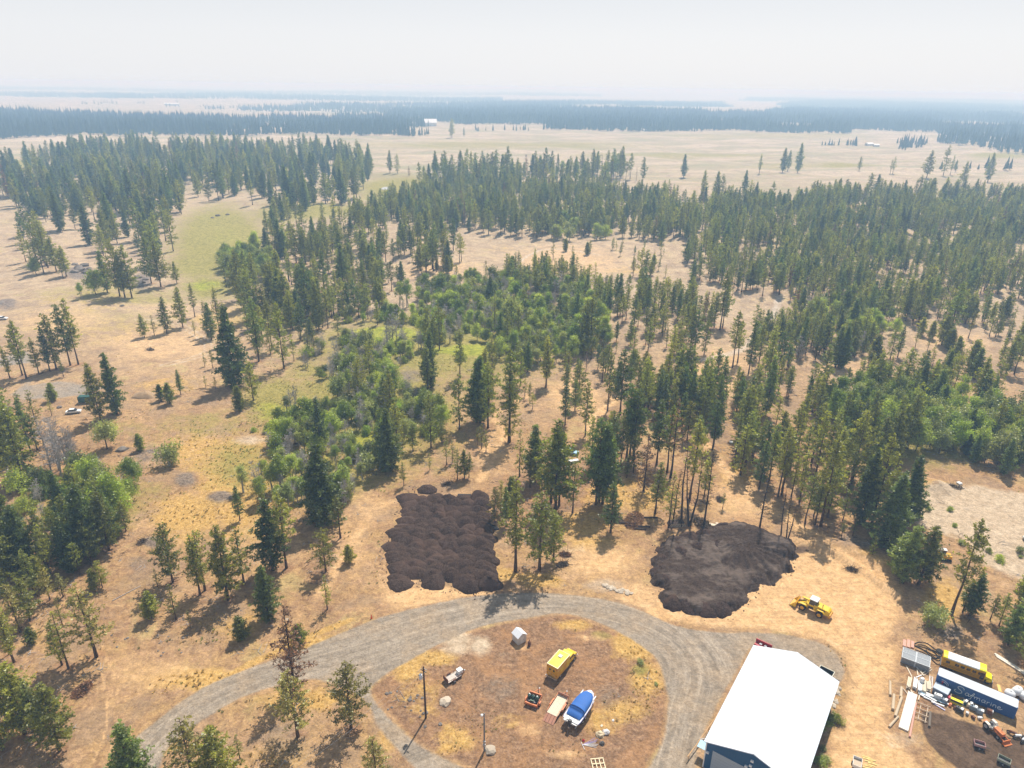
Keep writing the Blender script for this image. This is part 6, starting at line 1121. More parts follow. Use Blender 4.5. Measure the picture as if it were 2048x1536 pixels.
# ------------------------------------------------------------------ barn
def barn():
    e = 5.6; fl, fr, nl = P(1511.9, 1295, e), P(1676.7, 1365.3, e), P(1413.6, 1481.9, e)
    u = (fr-fl); v = (nl-fl); W = u.length; L = v.length; h = math.atan2(u.y, u.x); un = u.normalized(); nrm = Vector((un.y, -un.x, 0)); rz = 2.35
    t = thing('metal_barn', 'large blue metal barn with plain white gabled roof at the bottom', 'barn', (nl.x, nl.y, 0), h)
    bl = mat('barn_blue', (.012, .095, .22), .5, var=.06); rf = mat('barn_roof_white', (.86, .87, .88), .45, var=.02, dirt=(.7, .69, .66), dirt_amt=.12); tr = mat('barn_trim', (.62, .72, .84), .5)
    E = .28
    # walls (x across 0..W, y length 0..L away from near gable)
    for nm, y0 in (('near', 0), ('far', L)):
        m = MB(); y1 = y0-.12 if nm == 'near' else y0+.12; ys2 = sorted((y0, y1)); m.prism([(0, 0), (W, 0), (W, e-.08), (W/2, e+rz-.10), (0, e-.08)], ys2[0], ys2[1]).build('gable_wall', bl, t)
        k = 0; x = .35; rb = MB()
        while x < W-.1:
            z = e-.12+rz*(1-abs(x-W/2)/(W/2)); yy = ys2[0]-.025 if nm == 'near' else ys2[1]
            rb.box(x-.04, x+.04, yy, yy+.025, 0.05, z); x += .45
        rr = rb.build('wall_rib', bl, t); rr['kind'] = 'stuff'
    for s, x0 in ((-1, 0), (1, W)):
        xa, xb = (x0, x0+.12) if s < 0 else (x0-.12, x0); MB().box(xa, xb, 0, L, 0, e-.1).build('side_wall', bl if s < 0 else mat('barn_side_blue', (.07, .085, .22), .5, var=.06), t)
        rb = MB(); y = .4
        while y < L: xx = (x0-.025, x0) if s < 0 else (x0, x0+.025); rb.box(xx[0], xx[1], y-.04, y+.04, .05, e-.12); y += .45
        rr = rb.build('wall_rib', bl, t); rr['kind'] = 'stuff'
        # roof slope
        x_e, x_r = (-E, W/2) if s < 0 else (W+E, W/2); ze = e-.02; zr = e+rz+.06
        ns = 12
        for q in range(ns):
            ya, yb = -E+(L+2*E)*q/ns+.006, -E+(L+2*E)*(q+1)/ns-.006
            MB().add([(x_e, ya, ze), (x_e, yb, ze), (x_r, yb, zr), (x_r, ya, zr), (x_e, ya, ze+.05), (x_e, yb, ze+.05), (x_r, yb, zr+.05), (x_r, ya, zr+.05)], [(0, 1, 2, 3), (7, 6, 5, 4), (0, 4, 5, 1), (1, 5, 6, 2), (2, 6, 7, 3), (3, 7, 4, 0)]).build('roof_sheet', rf, t)
        rb = MB(); y = -E+.15
        while y < L+E: rb.bar((x_e, y, ze+.06), (x_r, y, zr+.06), .04, .035); y += .3
        rr = rb.build('roof_rib', rf, t); rr['kind'] = 'stuff'
        MB().box(x_e-.06 if s < 0 else x_e-.0, x_e if s < 0 else x_e+.06, -E, L+E, ze-.12, ze+.06).build('eave_trim', tr, t)
        for y in (-.16, ): MB().box(x0-.02 if s < 0 else x0-.16, x0+.16 if s < 0 else x0+.02, y-.02, y+.02, 0, e-.12).build('corner_trim', WHT, t)
    MB().add([(W/2-.3, -E, e+rz+.07), (W/2, -E, e+rz+.17), (W/2+.3, -E, e+rz+.07), (W/2-.3, L+E, e+rz+.07), (W/2, L+E, e+rz+.17), (W/2+.3, L+E, e+rz+.07)], [(0, 1, 4, 3), (1, 2, 5, 4)]).build('ridge_cap', rf, t)
    for s in (-1, 1):
        x_e = -E if s < 0 else W+E
        for y in (-E-.03, L+E+.03): MB().bar((x_e, y, e-.04), (W/2, y, e+rz+.05), .04, .16).build('rake_trim', tr, t)
    dm = mat('door_grey', (.36, .43, .50), .5, var=.05); d = thing('x', None, None); bpy.data.objects.remove(d)
    d = MB().box(1.2, 6.6, -.19, -.16, .05, 4.5).build('overhead_door', dm, t)
    for k in range(8): MB().box(1.24, 6.56, -.215, -.191, .09+k*.555, .09+k*.555+.5).build('door_panel', dm, d)
    d2 = MB().box(7.8, 11.6, -.19, -.16, .05, 4.0).build('overhead_door', dm, t)
    for k in range(7): MB().box(7.84, 11.56, -.215, -.191, .09+k*.555, .09+k*.555+.5).build('door_panel', dm, d2)
    for x, z in ((W/2+.0, 6.35), (W/2-.1, 5.3), (W/2-.7, 4.75)): MB().box(x-.25, x+.2, -.45, -.15, z, z+.32).build('wall_lamp', WHT, t, bevel=.03)
    MB().box(.25, .7, -.5, -.16, 3.6, 3.85).build('wall_lamp', WHT, t)
    # items along the left wall
    T_ = Matrix.Translation((nl.x, nl.y, 0)) @ Matrix.Rotation(h, 4, 'Z')
    g = thing('timber_rail', 'long pole rail on short posts running along the left wall of the barn', 'rail', T_ @ Vector((-1.9, 1.0, 0)), h)
    for k in range(5): MB().tube((-.5+.4*k*.9, 3.6*k-1.6, 1.0), (-.5+.4*(k+1)*.9+.05, 3.6*(k+1)-1.5, 1.0), .09, .07, 7).build('pole', mat('peeled_log', (.62, .38, .18), .8), g)
    for k in range(5): MB().tube((-.4+.4*k*.9, 3.6*k-1.2, 0), (-.4+.4*k*.9, 3.6*k-1.2, 1.0), .07, .07, 6).build('post', MATS['peeled_log'], g)
    MB().bar((-.1, 2.9, 1.05), (1.5, 3.0, 1.7), .06, .06).bar((.9, 10.5, 1.05), (1.5, 10.4, 1.7), .06, .06).build('brace', WHT, g)
    o = MB().box(-1.6, -.25, 1.0, 2.6, 2.3, 2.36).build('blue_awning', mat('pale_blue', (.30, .52, .68), .5)); o.location = (nl.x, nl.y, 0); o.rotation_euler = (0, 0, h); tag(o, 'pale blue awning over the side door at the near left barn corner', 'awning')
    # red implement at the far left corner
    p = P(1526, 1297); r = thing('red_implement', 'red tractor implement showing at the far left barn corner', 'implement', p, h-.05)
    MB().box(-1.6, 1.5, -.7, .3, .5, .75).build('frame', RED, r, bevel=.03); MB().box(-1.6, 1.5, .15, .35, .75, 1.5).build('back_panel', RED, r, bevel=.03); MB().box(-.75, -.3, -.3, .1, .76, 1.0).box(.2, .6, -.3, .1, .76, 1.0).build('weight', WHT, r)
    MB().bar((-.3, .3, .6), (0, 1.1, .6), .1, .1).bar((.3, .3, .6), (0, 1.1, .6), .1, .1).build('hitch', DGR, r)
    for s in (-1, 1): wheel(r, s*1.35, -.4, .32, .22)
    # open trailer behind the barn
    p = P(1650, 1352); r = thing('dump_trailer', 'open box trailer with pale rim and dark inside behind the barn', 'trailer', p, h-.1)
    MB().box(-1.25, 1.25, -.8, .8, .55, .62).build('floor', BLK, r)
    for a_ in ((-1.3, 1.3, -.86, -.8), (-1.3, 1.3, .8, .86), (-1.3, -1.24, -.8, .8), (1.24, 1.3, -.8, .8)): s_ = MB().box(*a_, .5, 1.15).build('side', DGR, r); MB().box(a_[0]-.03, a_[1]+.03, a_[2]-.03, a_[3]+.03, 1.15, 1.22).build('rim', mat('pale_rim', (.62, .58, .45), .5), s_)
    for s in (-1, 1): wheel(r, 0, s*.98, .33, .2)
    MB().bar((1.3, 0, .5), (2.5, 0, .5), .1, .1).build('tongue', DGR, r)
barn()
# ------------------------------------------------------------------ wheel loader
def loader():
    a, b = P(1650, 1233), P(1596, 1209); h = math.atan2(b.y-a.y, b.x-a.x); c = P(1624, 1222)
    t = thing('wheel_loader', 'yellow wheel loader with white cab roof standing on the sandy yard', 'wheel loader', c, h)
    MB().prism([(-3.4, 1.0), (-3.45, 1.9), (-3.1, 2.15), (-1.2, 2.3), (-.3, 2.2), (-.3, .9), (-2.2, .8)], -.85, .85).build('engine_hood', Y1, t, bevel=.06)
    for s in (-1, 1): MB().box(-2.6, -1.5, s*.86-.01, s*.86+.01, 1.3, 2.0).build('grille', DGR, t); MB().prism([(-2.7, 1.55), (-2.3, 1.85), (-1.1, 1.85), (-.75, 1.5), (-1.0, 1.75), (-2.2, 1.75)], s*.8, s*1.35).build('fender', Y1, t)
    MB().box(-3.75, -3.4, -1.0, 1.0, .75, 1.5).build('counterweight', Y2, t, bevel=.08)
    MB().lathe([(.07, 0), (.08, .6), (.06, .75)], (-1.9, .3, 2.2), 8).build('exhaust', DGR, t)
    cb = MB().box(-.75, .75, -.72, .72, 1.5, 1.9).build('cab', Y1, t, bevel=.03)
    MB().prism([(-.7, 1.9), (-.72, 3.15), (.55, 3.15), (.78, 1.9)], -.70, .70).build('cab_glass', GLS, cb)
    for x, xx in ((-.72, -.72), (.77, .56)):
        for s in (-1, 1): MB().bar((x, s*.71, 1.9), (xx, s*.71, 3.15), .08, .08).build('pillar', DGR, cb)
    MB().box(-.88, .75, -.85, .85, 3.15, 3.32).build('cab_roof', mat('roof_grey_white', (.68, .72, .74), .4), cb, bevel=.05)
    MB().box(-.3, 1.0, -.5, .5, .7, 1.2).build('articulation', DGR, t)
    MB().prism([(.8, .7), (.8, 1.6), (1.5, 1.75), (2.3, 1.4), (2.4, .7)], -.55, .55).build('front_frame', Y1, t, bevel=.04)
    for s in (-1, 1):
        MB().bar((1.1, s*.42, 1.75), (3.1, s*.42, .75), .14, .34).build('lift_arm', Y1, t); MB().tube((1.0, s*.2, 1.1), (2.4, s*.42, 1.05), .08).build('cylinder', CHR, t); MB().prism([(1.0, 1.5), (1.2, 1.72), (2.4, 1.72), (2.7, 1.45), (2.3, 1.62), (1.3, 1.62)], s*.85, s*1.35).build('fender', Y1, t)
        wheel(t, 1.75, s*1.08, .72, .55, Y2); wheel(t, -1.7, s*1.08, .72, .55, Y2)
    MB().bar((1.4, 0, 1.9), (2.9, 0, 1.35), .1, .18).build('tilt_link', DGR, t)
    MB().prism([(3.0, .15), (3.0, 1.15), (3.25, 1.35), (3.2, 1.0), (3.18, .35), (3.45, .16), (4.3, .12), (4.3, .06), (3.35, .04)], -1.3, 1.3).build('bucket', Y2, t)
    for s in (-1, 1): MB().prism([(3.0, .1), (3.0, 1.2), (3.25, 1.35), (4.25, .12), (4.25, .04)], s*1.3-.03, s*1.3+.03).build('bucket_side', Y1, t)
    MB().box(4.25, 4.4, -1.3, 1.3, .04, .09).build('cutting_edge', DGR, t)
    for s in (-1, 1): MB().box(-3.8, -3.74, s*.75-.12, s*.75+.12, 1.1, 1.3).build('tail_lamp', RED, t)
loader()
def skid(px, py, lab, h):
    t = thing('compact_excavator', lab, 'excavator', P(px, py), h)
    for s in (-1, 1): MB().prism([(-1.3, .05), (-1.5, .3), (-1.3, .6), (1.3, .6), (1.5, .3), (1.3, .05)], s*.8-.2, s*.8+.2).build('track', BLK, t)
    MB().box(-1.4, 1.1, -.85, .85, .65, 1.35).build('body', Y2, t, bevel=.06); cb = MB().box(-.2, .9, -.7, .1, 1.35, 2.35).build('cab', GLS, t); MB().box(-.28, .98, -.78, .18, 2.35, 2.48).build('cab_roof', WHT, cb)
    MB().bar((1.0, .4, 1.2), (2.6, .4, 2.4), .2, .26).build('boom', Y2, t); MB().bar((2.6, .4, 2.4), (3.2, .4, 1.0), .16, .2).build('arm', Y2, t); MB().box(2.9, 3.5, .1, .7, .5, 1.0, tx=.1).build('bucket', DGR, t)
skid(1887, 1118, 'orange-yellow compact excavator at the near edge of the gravel pad', 2.9)
# ------------------------------------------------------------------ container
def container():
    H_, L, W = 2.6, 12.2, 2.3; a = P(1875, 1350.5, H_); b = P(2048, 1422.5, H_); h = math.atan2(b.y-a.y, b.x-a.x)
    t = thing('shipping_container', 'long blue shipping container with pale roof and white script lettering', 'shipping container', (a.x, a.y, hz(a.x, a.y)), h)
    MB().box(0, L, .02, W-.02, .12, H_-.06).build('walls', CONT, t)
    m = MB(); x = .3
    while x < L-.2: m.prism([(x, .2), (x+.1, .2), (x+.1, H_-.2), (x, H_-.2)], -.02, .02); x += .24
    rr = m.build('corrugation', CONT, t); rr['kind'] = 'stuff'
    MB().box(0, L, 0, W, H_-.06, H_).build('roof', CROOF, t)
    for x in (0, L-.16):
        for y in (0, W-.16): MB().box(x-.01, x+.17, y-.035, y+.16+.0, .02, H_+.02).build('corner_post', CONT, t)
    MB().box(.16, L-.16, -.03, .05, 0, .16).build('bottom_rail', CONT, t)
    # emblem: ring with a ribbon, then script letters built as flat strokes
    wm = mat('letter_white', (.72, .78, .80), .6, var=.05); rm = mat('letter_red', (.5, .06, .10), .6)
    def stroke(name, pts, r, m_, z=-.045):
        g = MB(); P_ = [(x, z, y) for x, y in smooth_poly(pts, 4, False)]
        for p, q in zip(P_[:-1], P_[1:]): g.tube(p, q, r, r, 5)
        return g.build(name, m_, t)
    cx, cy = 1.55, 1.45
    stroke('emblem_ring', [(cx+.72*math.cos(2*PI*k/16), cy+.72*math.sin(2*PI*k/16)) for k in range(17)], .02, mat('ring_blue', (.12, .25, .42), .5))
    stroke('emblem_ribbon', [(cx-.75, cy+.65), (cx-.1, cy+.45), (cx+.35, cy+.1), (cx+.45, cy-.35)], .045, wm); stroke('emblem_ribbon', [(cx-.7, cy+.3), (cx-.1, cy+.1), (cx+.2, cy-.15), (cx+.3, cy-.45)], .045, wm); stroke('emblem_cross', [(cx-.75, cy+.1), (cx-.25, cy+.1)], .07, rm); stroke('emblem_cross', [(cx-.5, cy+.4), (cx-.5, cy-.35)], .07, rm)
    def L_(off, w_, strokes, hh=1.0, yb=.85):
        for s in strokes: stroke('letter', [(off+x*w_, yb+y*hh) for x, y in s], .048, wm)
    L_(3.1, 1.25, [[(1.0, .78), (.95, 1.0), (.6, 1.15), (.25, .95), (.35, .65), (.75, .45), (.85, .15), (.5, -.1), (.1, -.05), (-.05, .2), (.1, .35)]], 1.25, .75)
    L_(4.65, .62, [[(.9, .9), (.4, 1.0), (.05, .5), (.3, .05), (.75, .3), (.95, .95), (.9, .2), (1.15, .05)]], .62, .8)
    L_(5.35, .6, [[(.1, .1), (.5, .9), (.75, 1.6), (.95, 1.75), (1.0, 1.5), (.6, .4), (.4, -.6), (.15, -.8), (.1, -.5)], [(.1, .75), (1.0, .8)]], .62, .8)
    L_(6.1, .85, [[(0, .9), (.05, .05)], [(.05, .5), (.25, .9), (.45, .85), (.45, .05)], [(.45, .5), (.65, .9), (.9, .85), (.95, .05)]], .6, .8)
    L_(7.15, .6, [[(.9, .9), (.4, 1.0), (.05, .5), (.3, .05), (.75, .3), (.95, .95), (.9, .2), (1.15, .05)]], .6, .8)
    L_(7.95, .5, [[(.05, .9), (.15, .05)], [(.12, .5), (.4, .9), (.8, .9)]], .6, .8)
    L_(8.5, .3, [[(.3, .9), (.4, .05)], [(.3, 1.25), (.34, 1.3)]], .6, .8)
    L_(8.85, .6, [[(.05, .9), (.1, .05)], [(.08, .5), (.4, .95), (.75, .85), (.8, .05)]], .6, .8)
    L_(9.5, .65, [[(.1, .45), (.7, .6), (.6, .95), (.25, .9), (.1, .45), (.3, .05), (.8, .1), (1.2, .5)]], .6, .8)
    return t, h, a
ct, ch_, ca = container()
CT = Matrix.Translation(ct.location) @ Matrix.Rotation(ch_, 4, 'Z')
def at_c(x, y, z=0): return CT @ Vector((x, y, z))
# ------------------------------------------------------------------ school bus
def bus():
    a, b = P(1880, 1335), P(1985, 1374); h = math.atan2(b.y-a.y, b.x-a.x); W = 2.3; L = 6.9
    t = thing('school_bus', 'short yellow school bus with white roof panel behind the container', 'bus', a, h)
    MB().box(0, L, 0, W, .5, 2.45).build('body', Y2, t, bevel=.07)
    MB().prism([(0, 2.45), (0, 2.5), (L, 2.5), (L, 2.45)], .05, W-.05).build('cant_rail', Y1, t)
    rv = []
    for nm, x0, x1, m_ in (('roof', .75, L-1.1, WHT), ('roof_end', 0.02, .75, Y1), ('roof_end', L-1.1, L-.02, Y1)):
        n = 8; vs = []
        for x in (x0, x1):
            for k in range(n+1): a_ = PI*k/n; vs.append((x, W/2-(W/2-.04)*math.cos(a_), 2.46+.32*math.sin(a_)**.7))
        MB().add(vs, [(k, k+1, n+2+k, n+1+k) for k in range(n)]+[tuple(range(n, -1, -1)), tuple(range(n+1, 2*n+2))]).build(nm, m_ if m_ is WHT else mat('bright_yellow', (.86, .74, .01), .35), t, smooth=False)
    for k in range(6):
        x = .9+.92*k+(.25 if k else -.3); MB().box(x, x+.62, -.025, .0, 1.55, 2.1).build('side_window', GLS, t); MB().box(x, x+.62, W, W+.025, 1.55, 2.1).build('side_window', GLS, t)
    for z in (.95, 1.25): MB().box(.1, L-.1, -.03, 0, z, z+.05).build('rub_rail', DGR, t)
    MB().box(L-.75, L-.1, -.03, 0, .7, 2.2).build('entry_door', GLS, t); MB().box(L-.02, L+.03, .2, W-.2, 1.5, 2.25).build('windscreen', GLS, t)
    MB().prism([(L, .5), (L, 1.45), (L+1.0, 1.3), (L+1.2, 1.1), (L+1.25, .5)], .3, W-.3).build('hood', MATS['bright_yellow'], t, bevel=.08)
    for y in (.15, W-.15): MB().box(L+.3, L+1.0, y-.15, y+.15, .5, .95).build('fender', Y1, t, bevel=.08); MB().box(L+1.24, L+1.3, y+(.2 if y < 1 else -.2)-.1, y+(.2 if y < 1 else -.2)+.1, .75, .95).build('headlight', MATS['lens'], t)
    MB().box(-.15, 0, 0, W, .4, .6).build('rear_bumper', DGR, t); MB().box(L+1.25, L+1.4, .1, W-.1, .4, .6).build('front_bumper', DGR, t)
    for x in (1.6, L+.55):
        for y in (.2, W-.2): wheel(t, x, y, .45, .28, DGR)
bus()
# ------------------------------------------------------------------ yard clutter
def crate(px, py, lab):
    a, b = P(1800, 1323), P(1852, 1342); h = math.atan2(b.y-a.y, b.x-a.x); g = P(px, py)
    t = thing('metal_crate', lab, 'crate', g, h, 'grey metal crates beside the bus'); L, D, Hh = 2.35, 3.1, 1.35; gm = mat('crate_grey', (.20, .22, .24), .6); fm = mat('crate_frame', (.62, .66, .68), .5)
    MB().box(.05, L-.05, .05, D-.05, .1, Hh-.05).build('mesh_body', gm, t)
    for x in (0, L-.08):
        for y in (0, D-.08): MB().box(x, x+.08, y, y+.08, 0, Hh).build('corner_post', fm, t)
    for y in (0, D/2, D-.08): MB().box(.08, L-.08, y, y+.08, Hh-.05, Hh+.02).build('top_bar', fm, t)
    for x in (0, L-.08): MB().box(x, x+.08, .08, D-.08, Hh-.05, Hh+.02).build('top_bar', fm, t)
    m = MB()
    for k in range(1, 14): m.box(k*L/14-.012, k*L/14+.012, .08, D-.08, Hh-.05, Hh-.02)
    r = m.build('grid_wire', fm, t); r['kind'] = 'stuff'; m = MB()
    for k in range(1, 12): m.box(k*L/12-.015, k*L/12+.015, -.0, .04, .1, Hh-.05)
    r = m.build('side_wire', fm, t); r['kind'] = 'stuff'
crate(1800, 1324.5, 'grey wire crate, left one of the pair near the school bus'); crate(1828, 1335, 'grey wire crate, right one of the pair near the school bus')
def log(px, py, L, r, rot, m, name, lab, cat, z=0, grp=None):
    t = MB().tube((0, 0, r), (L, 0, r*.95), r, r*.88, 9).build(name, m); t.location = Vector(loc(px, py))+Vector((0, 0, z)); t.rotation_euler = (0, 0, rot); return tag(t, lab, cat, grp)
def plank(px, py, L, w_, h_, rot, m, name, lab, cat, z=0, grp=None):
    t = MB().box(0, L, -w_/2, w_/2, 0, h_).build(name, m); t.location = Vector(loc(px, py))+Vector((0, 0, z)); t.rotation_euler = (0, 0, rot); return tag(t, lab, cat, grp)
PNK = mat('pink_timber', (.62, .34, .26), .8)
for k, (a, b) in enumerate([(1808, 1294), (1816, 1296), (1824, 1297)]): plank(a, b, 2.0+.3*(k == 1), .55, .3, az((a, b), (a+1, b-14)), PNK, 'red_beam', 'pinkish red beam, %s of three above the wire crates' % ORD[k], 'beam', grp='red beams above the crates')
def hose():
    m = MB(); t = thing('hose_coil', 'tangled black hose loops between the crates and the school bus', 'hose', P(1850, 1300), 0); o = P(1850, 1300)
    for L_ in ([(1826,1290),(1838,1285),(1855,1288),(1868,1298),(1878,1305),(1884,1312),(1870,1312),(1850,1302),(1836,1296),(1826,1290)], [(1828,1292),(1846,1300),(1860,1312),(1875,1322),(1880,1318),(1868,1306),(1850,1296),(1828,1292)], [(1852,1300),(1860,1315),(1872,1328),(1880,1330)], [(1830,1300),(1850,1308),(1866,1318),(1878,1312),(1872,1304),(1855,1298)], [(1835,1290),(1850,1292),(1868,1304),(1882,1310),(1874,1318),(1858,1308)]):
        pts = [P(a, b)+Vector((0, 0, .1+.05*random.random()))-o for a, b in smooth_poly(L_, 3, False)]; MB().path(pts, .075, 6).build('hose', BLK, t)
hose()
def tyre(px, py, r, lab, z=0, rim=False):
    t = MB().lathe([(r*.55, 0), (r*.9, 0), (r, .06), (r, .2), (r*.9, .26), (r*.55, .26)], n=16).build('tyre', BLK); t.location = Vector(loc(px, py))+Vector((0, 0, z)); tag(t, lab, 'tyre'); return t
tyre(1879, 1303, .62, 'black tyre lying behind the rear end of the school bus')
up = lambda a, b: az((a, b), (a+1.5, b-20))
for k, (a, b, L, m_) in enumerate([(1815, 1380, 3.4, PLK), (1828, 1380, 3.0, WHT), (1838, 1386, 3.1, WHT), (1847, 1389, 3.4, PLK), (1857, 1386, 2.9, PLK)]):
    t = thing('lumber_bundle', ['narrow pale lumber bundle, leftmost of five beside the grey bin', 'white lumber bundle, second from left of the five', 'white lumber bundle in the middle of the five', 'tan lumber bundle, fourth from left of the five', 'tan lumber bundle nearest the grey bin'][k], 'lumber', P(a, b), up(a, b)+.12*(k-2)*.3)
    for q in range(3):
        for z in range(3): MB().box(random.uniform(0, .5), L-random.uniform(0, .7), -.33+q*.22+.015, -.33+(q+1)*.22-.015, z*.22, z*.22+.2).build('board', m_, t)
t = thing('ladder', 'white ladder lying between the lumber and the container', 'ladder', P(1864, 1378), up(1864, 1378))
for s in (0, .5): MB().box(0, 3.2, s, s+.08, .1, .18).build('rail', WHT, t)
for k in range(9): MB().box(.15+.36*k, .22+.36*k, .08, .5, .11, .17).build('rung', WHT, t)
for k, (a, b, L, r) in enumerate([(1780, 1392, 3.6, .22), (1801, 1396, 2.6, .25), (1785, 1421, 3.8, .27), (1790, 1434, 5.2, .25), (1778, 1455, 3.4, .2)]):
    log(a, b, L, r, [up(a, b)+.05, up(a, b), up(a, b), up(a, b)-.15, az((1778, 1455), (1805, 1425))][k], mat('cut_log', (.55, .44, .30), .85, var=.2), 'cut_log', ['thin pale log, upper left of the lumber yard', 'short log left of the white lumber', 'thick log at the left edge of the lumber yard', 'long log left of the wide white slab', 'slanting log at the lower left of the wide white slab'][k], 'log')
plank(1806, 1460, 9.6, 1.5, .3, az((1804, 1460), (1822, 1392)), mat('slab_white', (.72, .66, .58), .7, var=.12), 'white_slab', 'wide white slab panel lying in the lumber yard', 'panel')
log(1819, 1475, 8.6, .18, az((1819, 1475), (1832, 1405)), PNK, 'red_pipe', 'long pinkish pipe along the right side of the white slab', 'pipe'); log(1858, 1455, 3.6, .22, up(1858, 1455), mat('dark_pipe', (.16, .13, .10), .7), 'dark_log', 'dark log standing apart right of the slatted rack', 'log')
t = thing('timber_rack', 'low timber rack of crossing poles between slab and dark log', 'rack', P(1834, 1440), up(1834, 1440)-.1)
for k in range(4): MB().bar((.3+1.3*k, -1.5, .2+.1*(k % 2)), (.0+1.3*k, 1.6, .3), .1, .1).build('pole', WOOD, t)
for k in range(3): MB().bar((0, -1.2+1.1*k, .1), (4.4, -1.1+1.1*k, .1), .12, .1).build('rail', WOOD, t)
for k in range(14):
    a, b = random.uniform(1812, 1862), random.uniform(1392, 1408) if k % 2 else random.uniform(1346, 1356)
    row(plank(a, b, random.uniform(1.2, 2.8), .18, .1, up(a, b)+random.uniform(-.7, .7), random.choice([PLK, WHT, WOOD]), 'loose_board', 'x', 'board', z=.05*(k % 3), grp='loose boards round the lumber bundles'), 's6', 'loose board beside the lumber bundles, %s from left')
for k in range(8):
    p = at_c(2.0+.9*k, -3.2-.25*(k % 3)-.05*k); o = MB().box(-.3, .3, -.2, .2, 0, .35).box(-.15, .35, -.25, .1, .35, .5).build('scrap_part', random.choice([RST, GRY, WHT, DGR, ORG])); o.location = p; o.rotation_euler = (0, 0, k); tag(o, 'x', 'scrap', 'scrap parts along the container'); row(o, 's7', 'small scrap part along the container side, %s from left')
# grey bin, propane tank and scrap in front of the container
t = thing('grey_bin', 'large pale grey lidded bin standing before the container end', 'bin', at_c(-.1, -2.1), ch_-.15)
MB().box(0, 2.3, 0, 1.7, 0, 1.2, tx=-.05, ty=-.05).build('tub', mat('bin_dark', (.16, .19, .24), .6), t, bevel=.05); MB().box(-.1, 2.4, -.1, 1.8, 1.2, 1.35).build('lid', mat('bin_lid', (.45, .52, .60), .5), t, bevel=.12)
t = MB().lathe([(.1, 0), (.38, .15), (.42, .4), (.42, 1.1), (.3, 1.35), (.1, 1.4)], n=14).build('white_tank', WHT); t.location = at_c(-2.0, -1.0); tag(t, 'white upright tank left of the grey bin', 'tank')
for k in range(16):
    x = random.uniform(-2.2, 2.3); y = -4.2+random.uniform(-.9, .9)-x*.25; p = at_c(x, y, .05+.06*(k % 5)); o = MB().box(0, random.uniform(1.2, 3.0), -.08, .08+random.random()*.2, 0, .06).build('white_board', random.choice([WHT, WHT, mat('lilac_sheet', (.50, .48, .66), .5), mat('pale_blue', (.3, .5, .7), .5)])); o.location = p; o.rotation_euler = (0, 0, ch_+random.uniform(-.35, .35)); tag(o, 'x', 'board', 'white scrap boards before the container'); row(o, 's4', 'thin scrap board before the container, %s from left of the loose pile')
def boxy(name, lab, cat, p, rz_, sx, sy, sz, m_, extra=None):
    t = thing(name, lab, cat, p, rz_); MB().box(-sx/2, sx/2, -sy/2, sy/2, .08, sz, tx=.04, ty=.04).build('body', m_, t, bevel=.05)
    if extra: extra(t)
    return t
def gen_parts(t):
    MB().box(-.95, .95, -.5, -.44, .6, 1.0).build('panel', DGR, t)
    for s in (-1, 1):
        for y in (-.5, .5): MB().tube((s*1.0, y, 0), (s*1.0, y, 1.25), .04).build('frame_post', PLK, t)
        MB().tube((s*1.0, -.5, 1.25), (s*1.0, .5, 1.25), .04).build('frame_bar', PLK, t)
boxy('yellow_generator', 'bright yellow machine in a frame before the container', 'generator', at_c(3.7, -2.3), ch_, 2.0, .9, .8, mat('bright_yellow', (.86, .74, .01), .35), gen_parts)
t = MB().lathe([(.3, 0), (.32, .4), (.3, .8), (.32, .85)], n=14).build('red_barrel', mat('bright_red', (.6, .05, .07), .5)); t.location = at_c(2.5, -2.2); tag(t, 'red barrel at the left of the yellow machine', 'barrel')
def eng(t): MB().tube((-.3, 0, .7), (-.3, 0, 1.1), .08).build('stack', DGR, t); MB().box(.1, .5, -.3, .3, .7, .95).build('lid', WHT, t)
for k, (x, y, m_, sx, lb) in enumerate([(.9, -2.9, WHT, 1.3, 'white appliance among the scrap boards'), (1.9, -3.3, mat('slate', (.2, .25, .3), .5), 1.0, 'slate grey box right of the white appliance'), (4.8, -1.4, mat('teal', (.03, .12, .15), .5), .9, 'dark teal box by the container wall under the lettering'), (5.6, -1.6, PLK, .8, 'tan crate by the container wall'), (4.4, -3.9, DGR, 1.3, 'dark engine block below the yellow machine'), (6.3, -1.9, mat('slate', (.2, .25, .3), .5), 1.2, 'low slate box under the middle lettering'), (8.6, -1.3, RST, .9, 'rusty box leaning on the container near its right end'), (7.3, -2.2, mat('slate', (.2, .25, .3), .5), 1.0, 'blue-grey machine part between container and tractor')]):
    boxy('scrap_box' if k not in (0, 4) else ('appliance' if k == 0 else 'engine_block'), lb, 'scrap' if k not in (0, 4) else ('appliance' if k == 0 else 'engine'), at_c(x, y), ch_+random.uniform(-.3, .3), sx, .7, random.uniform(.6, 1.0), m_, eng)
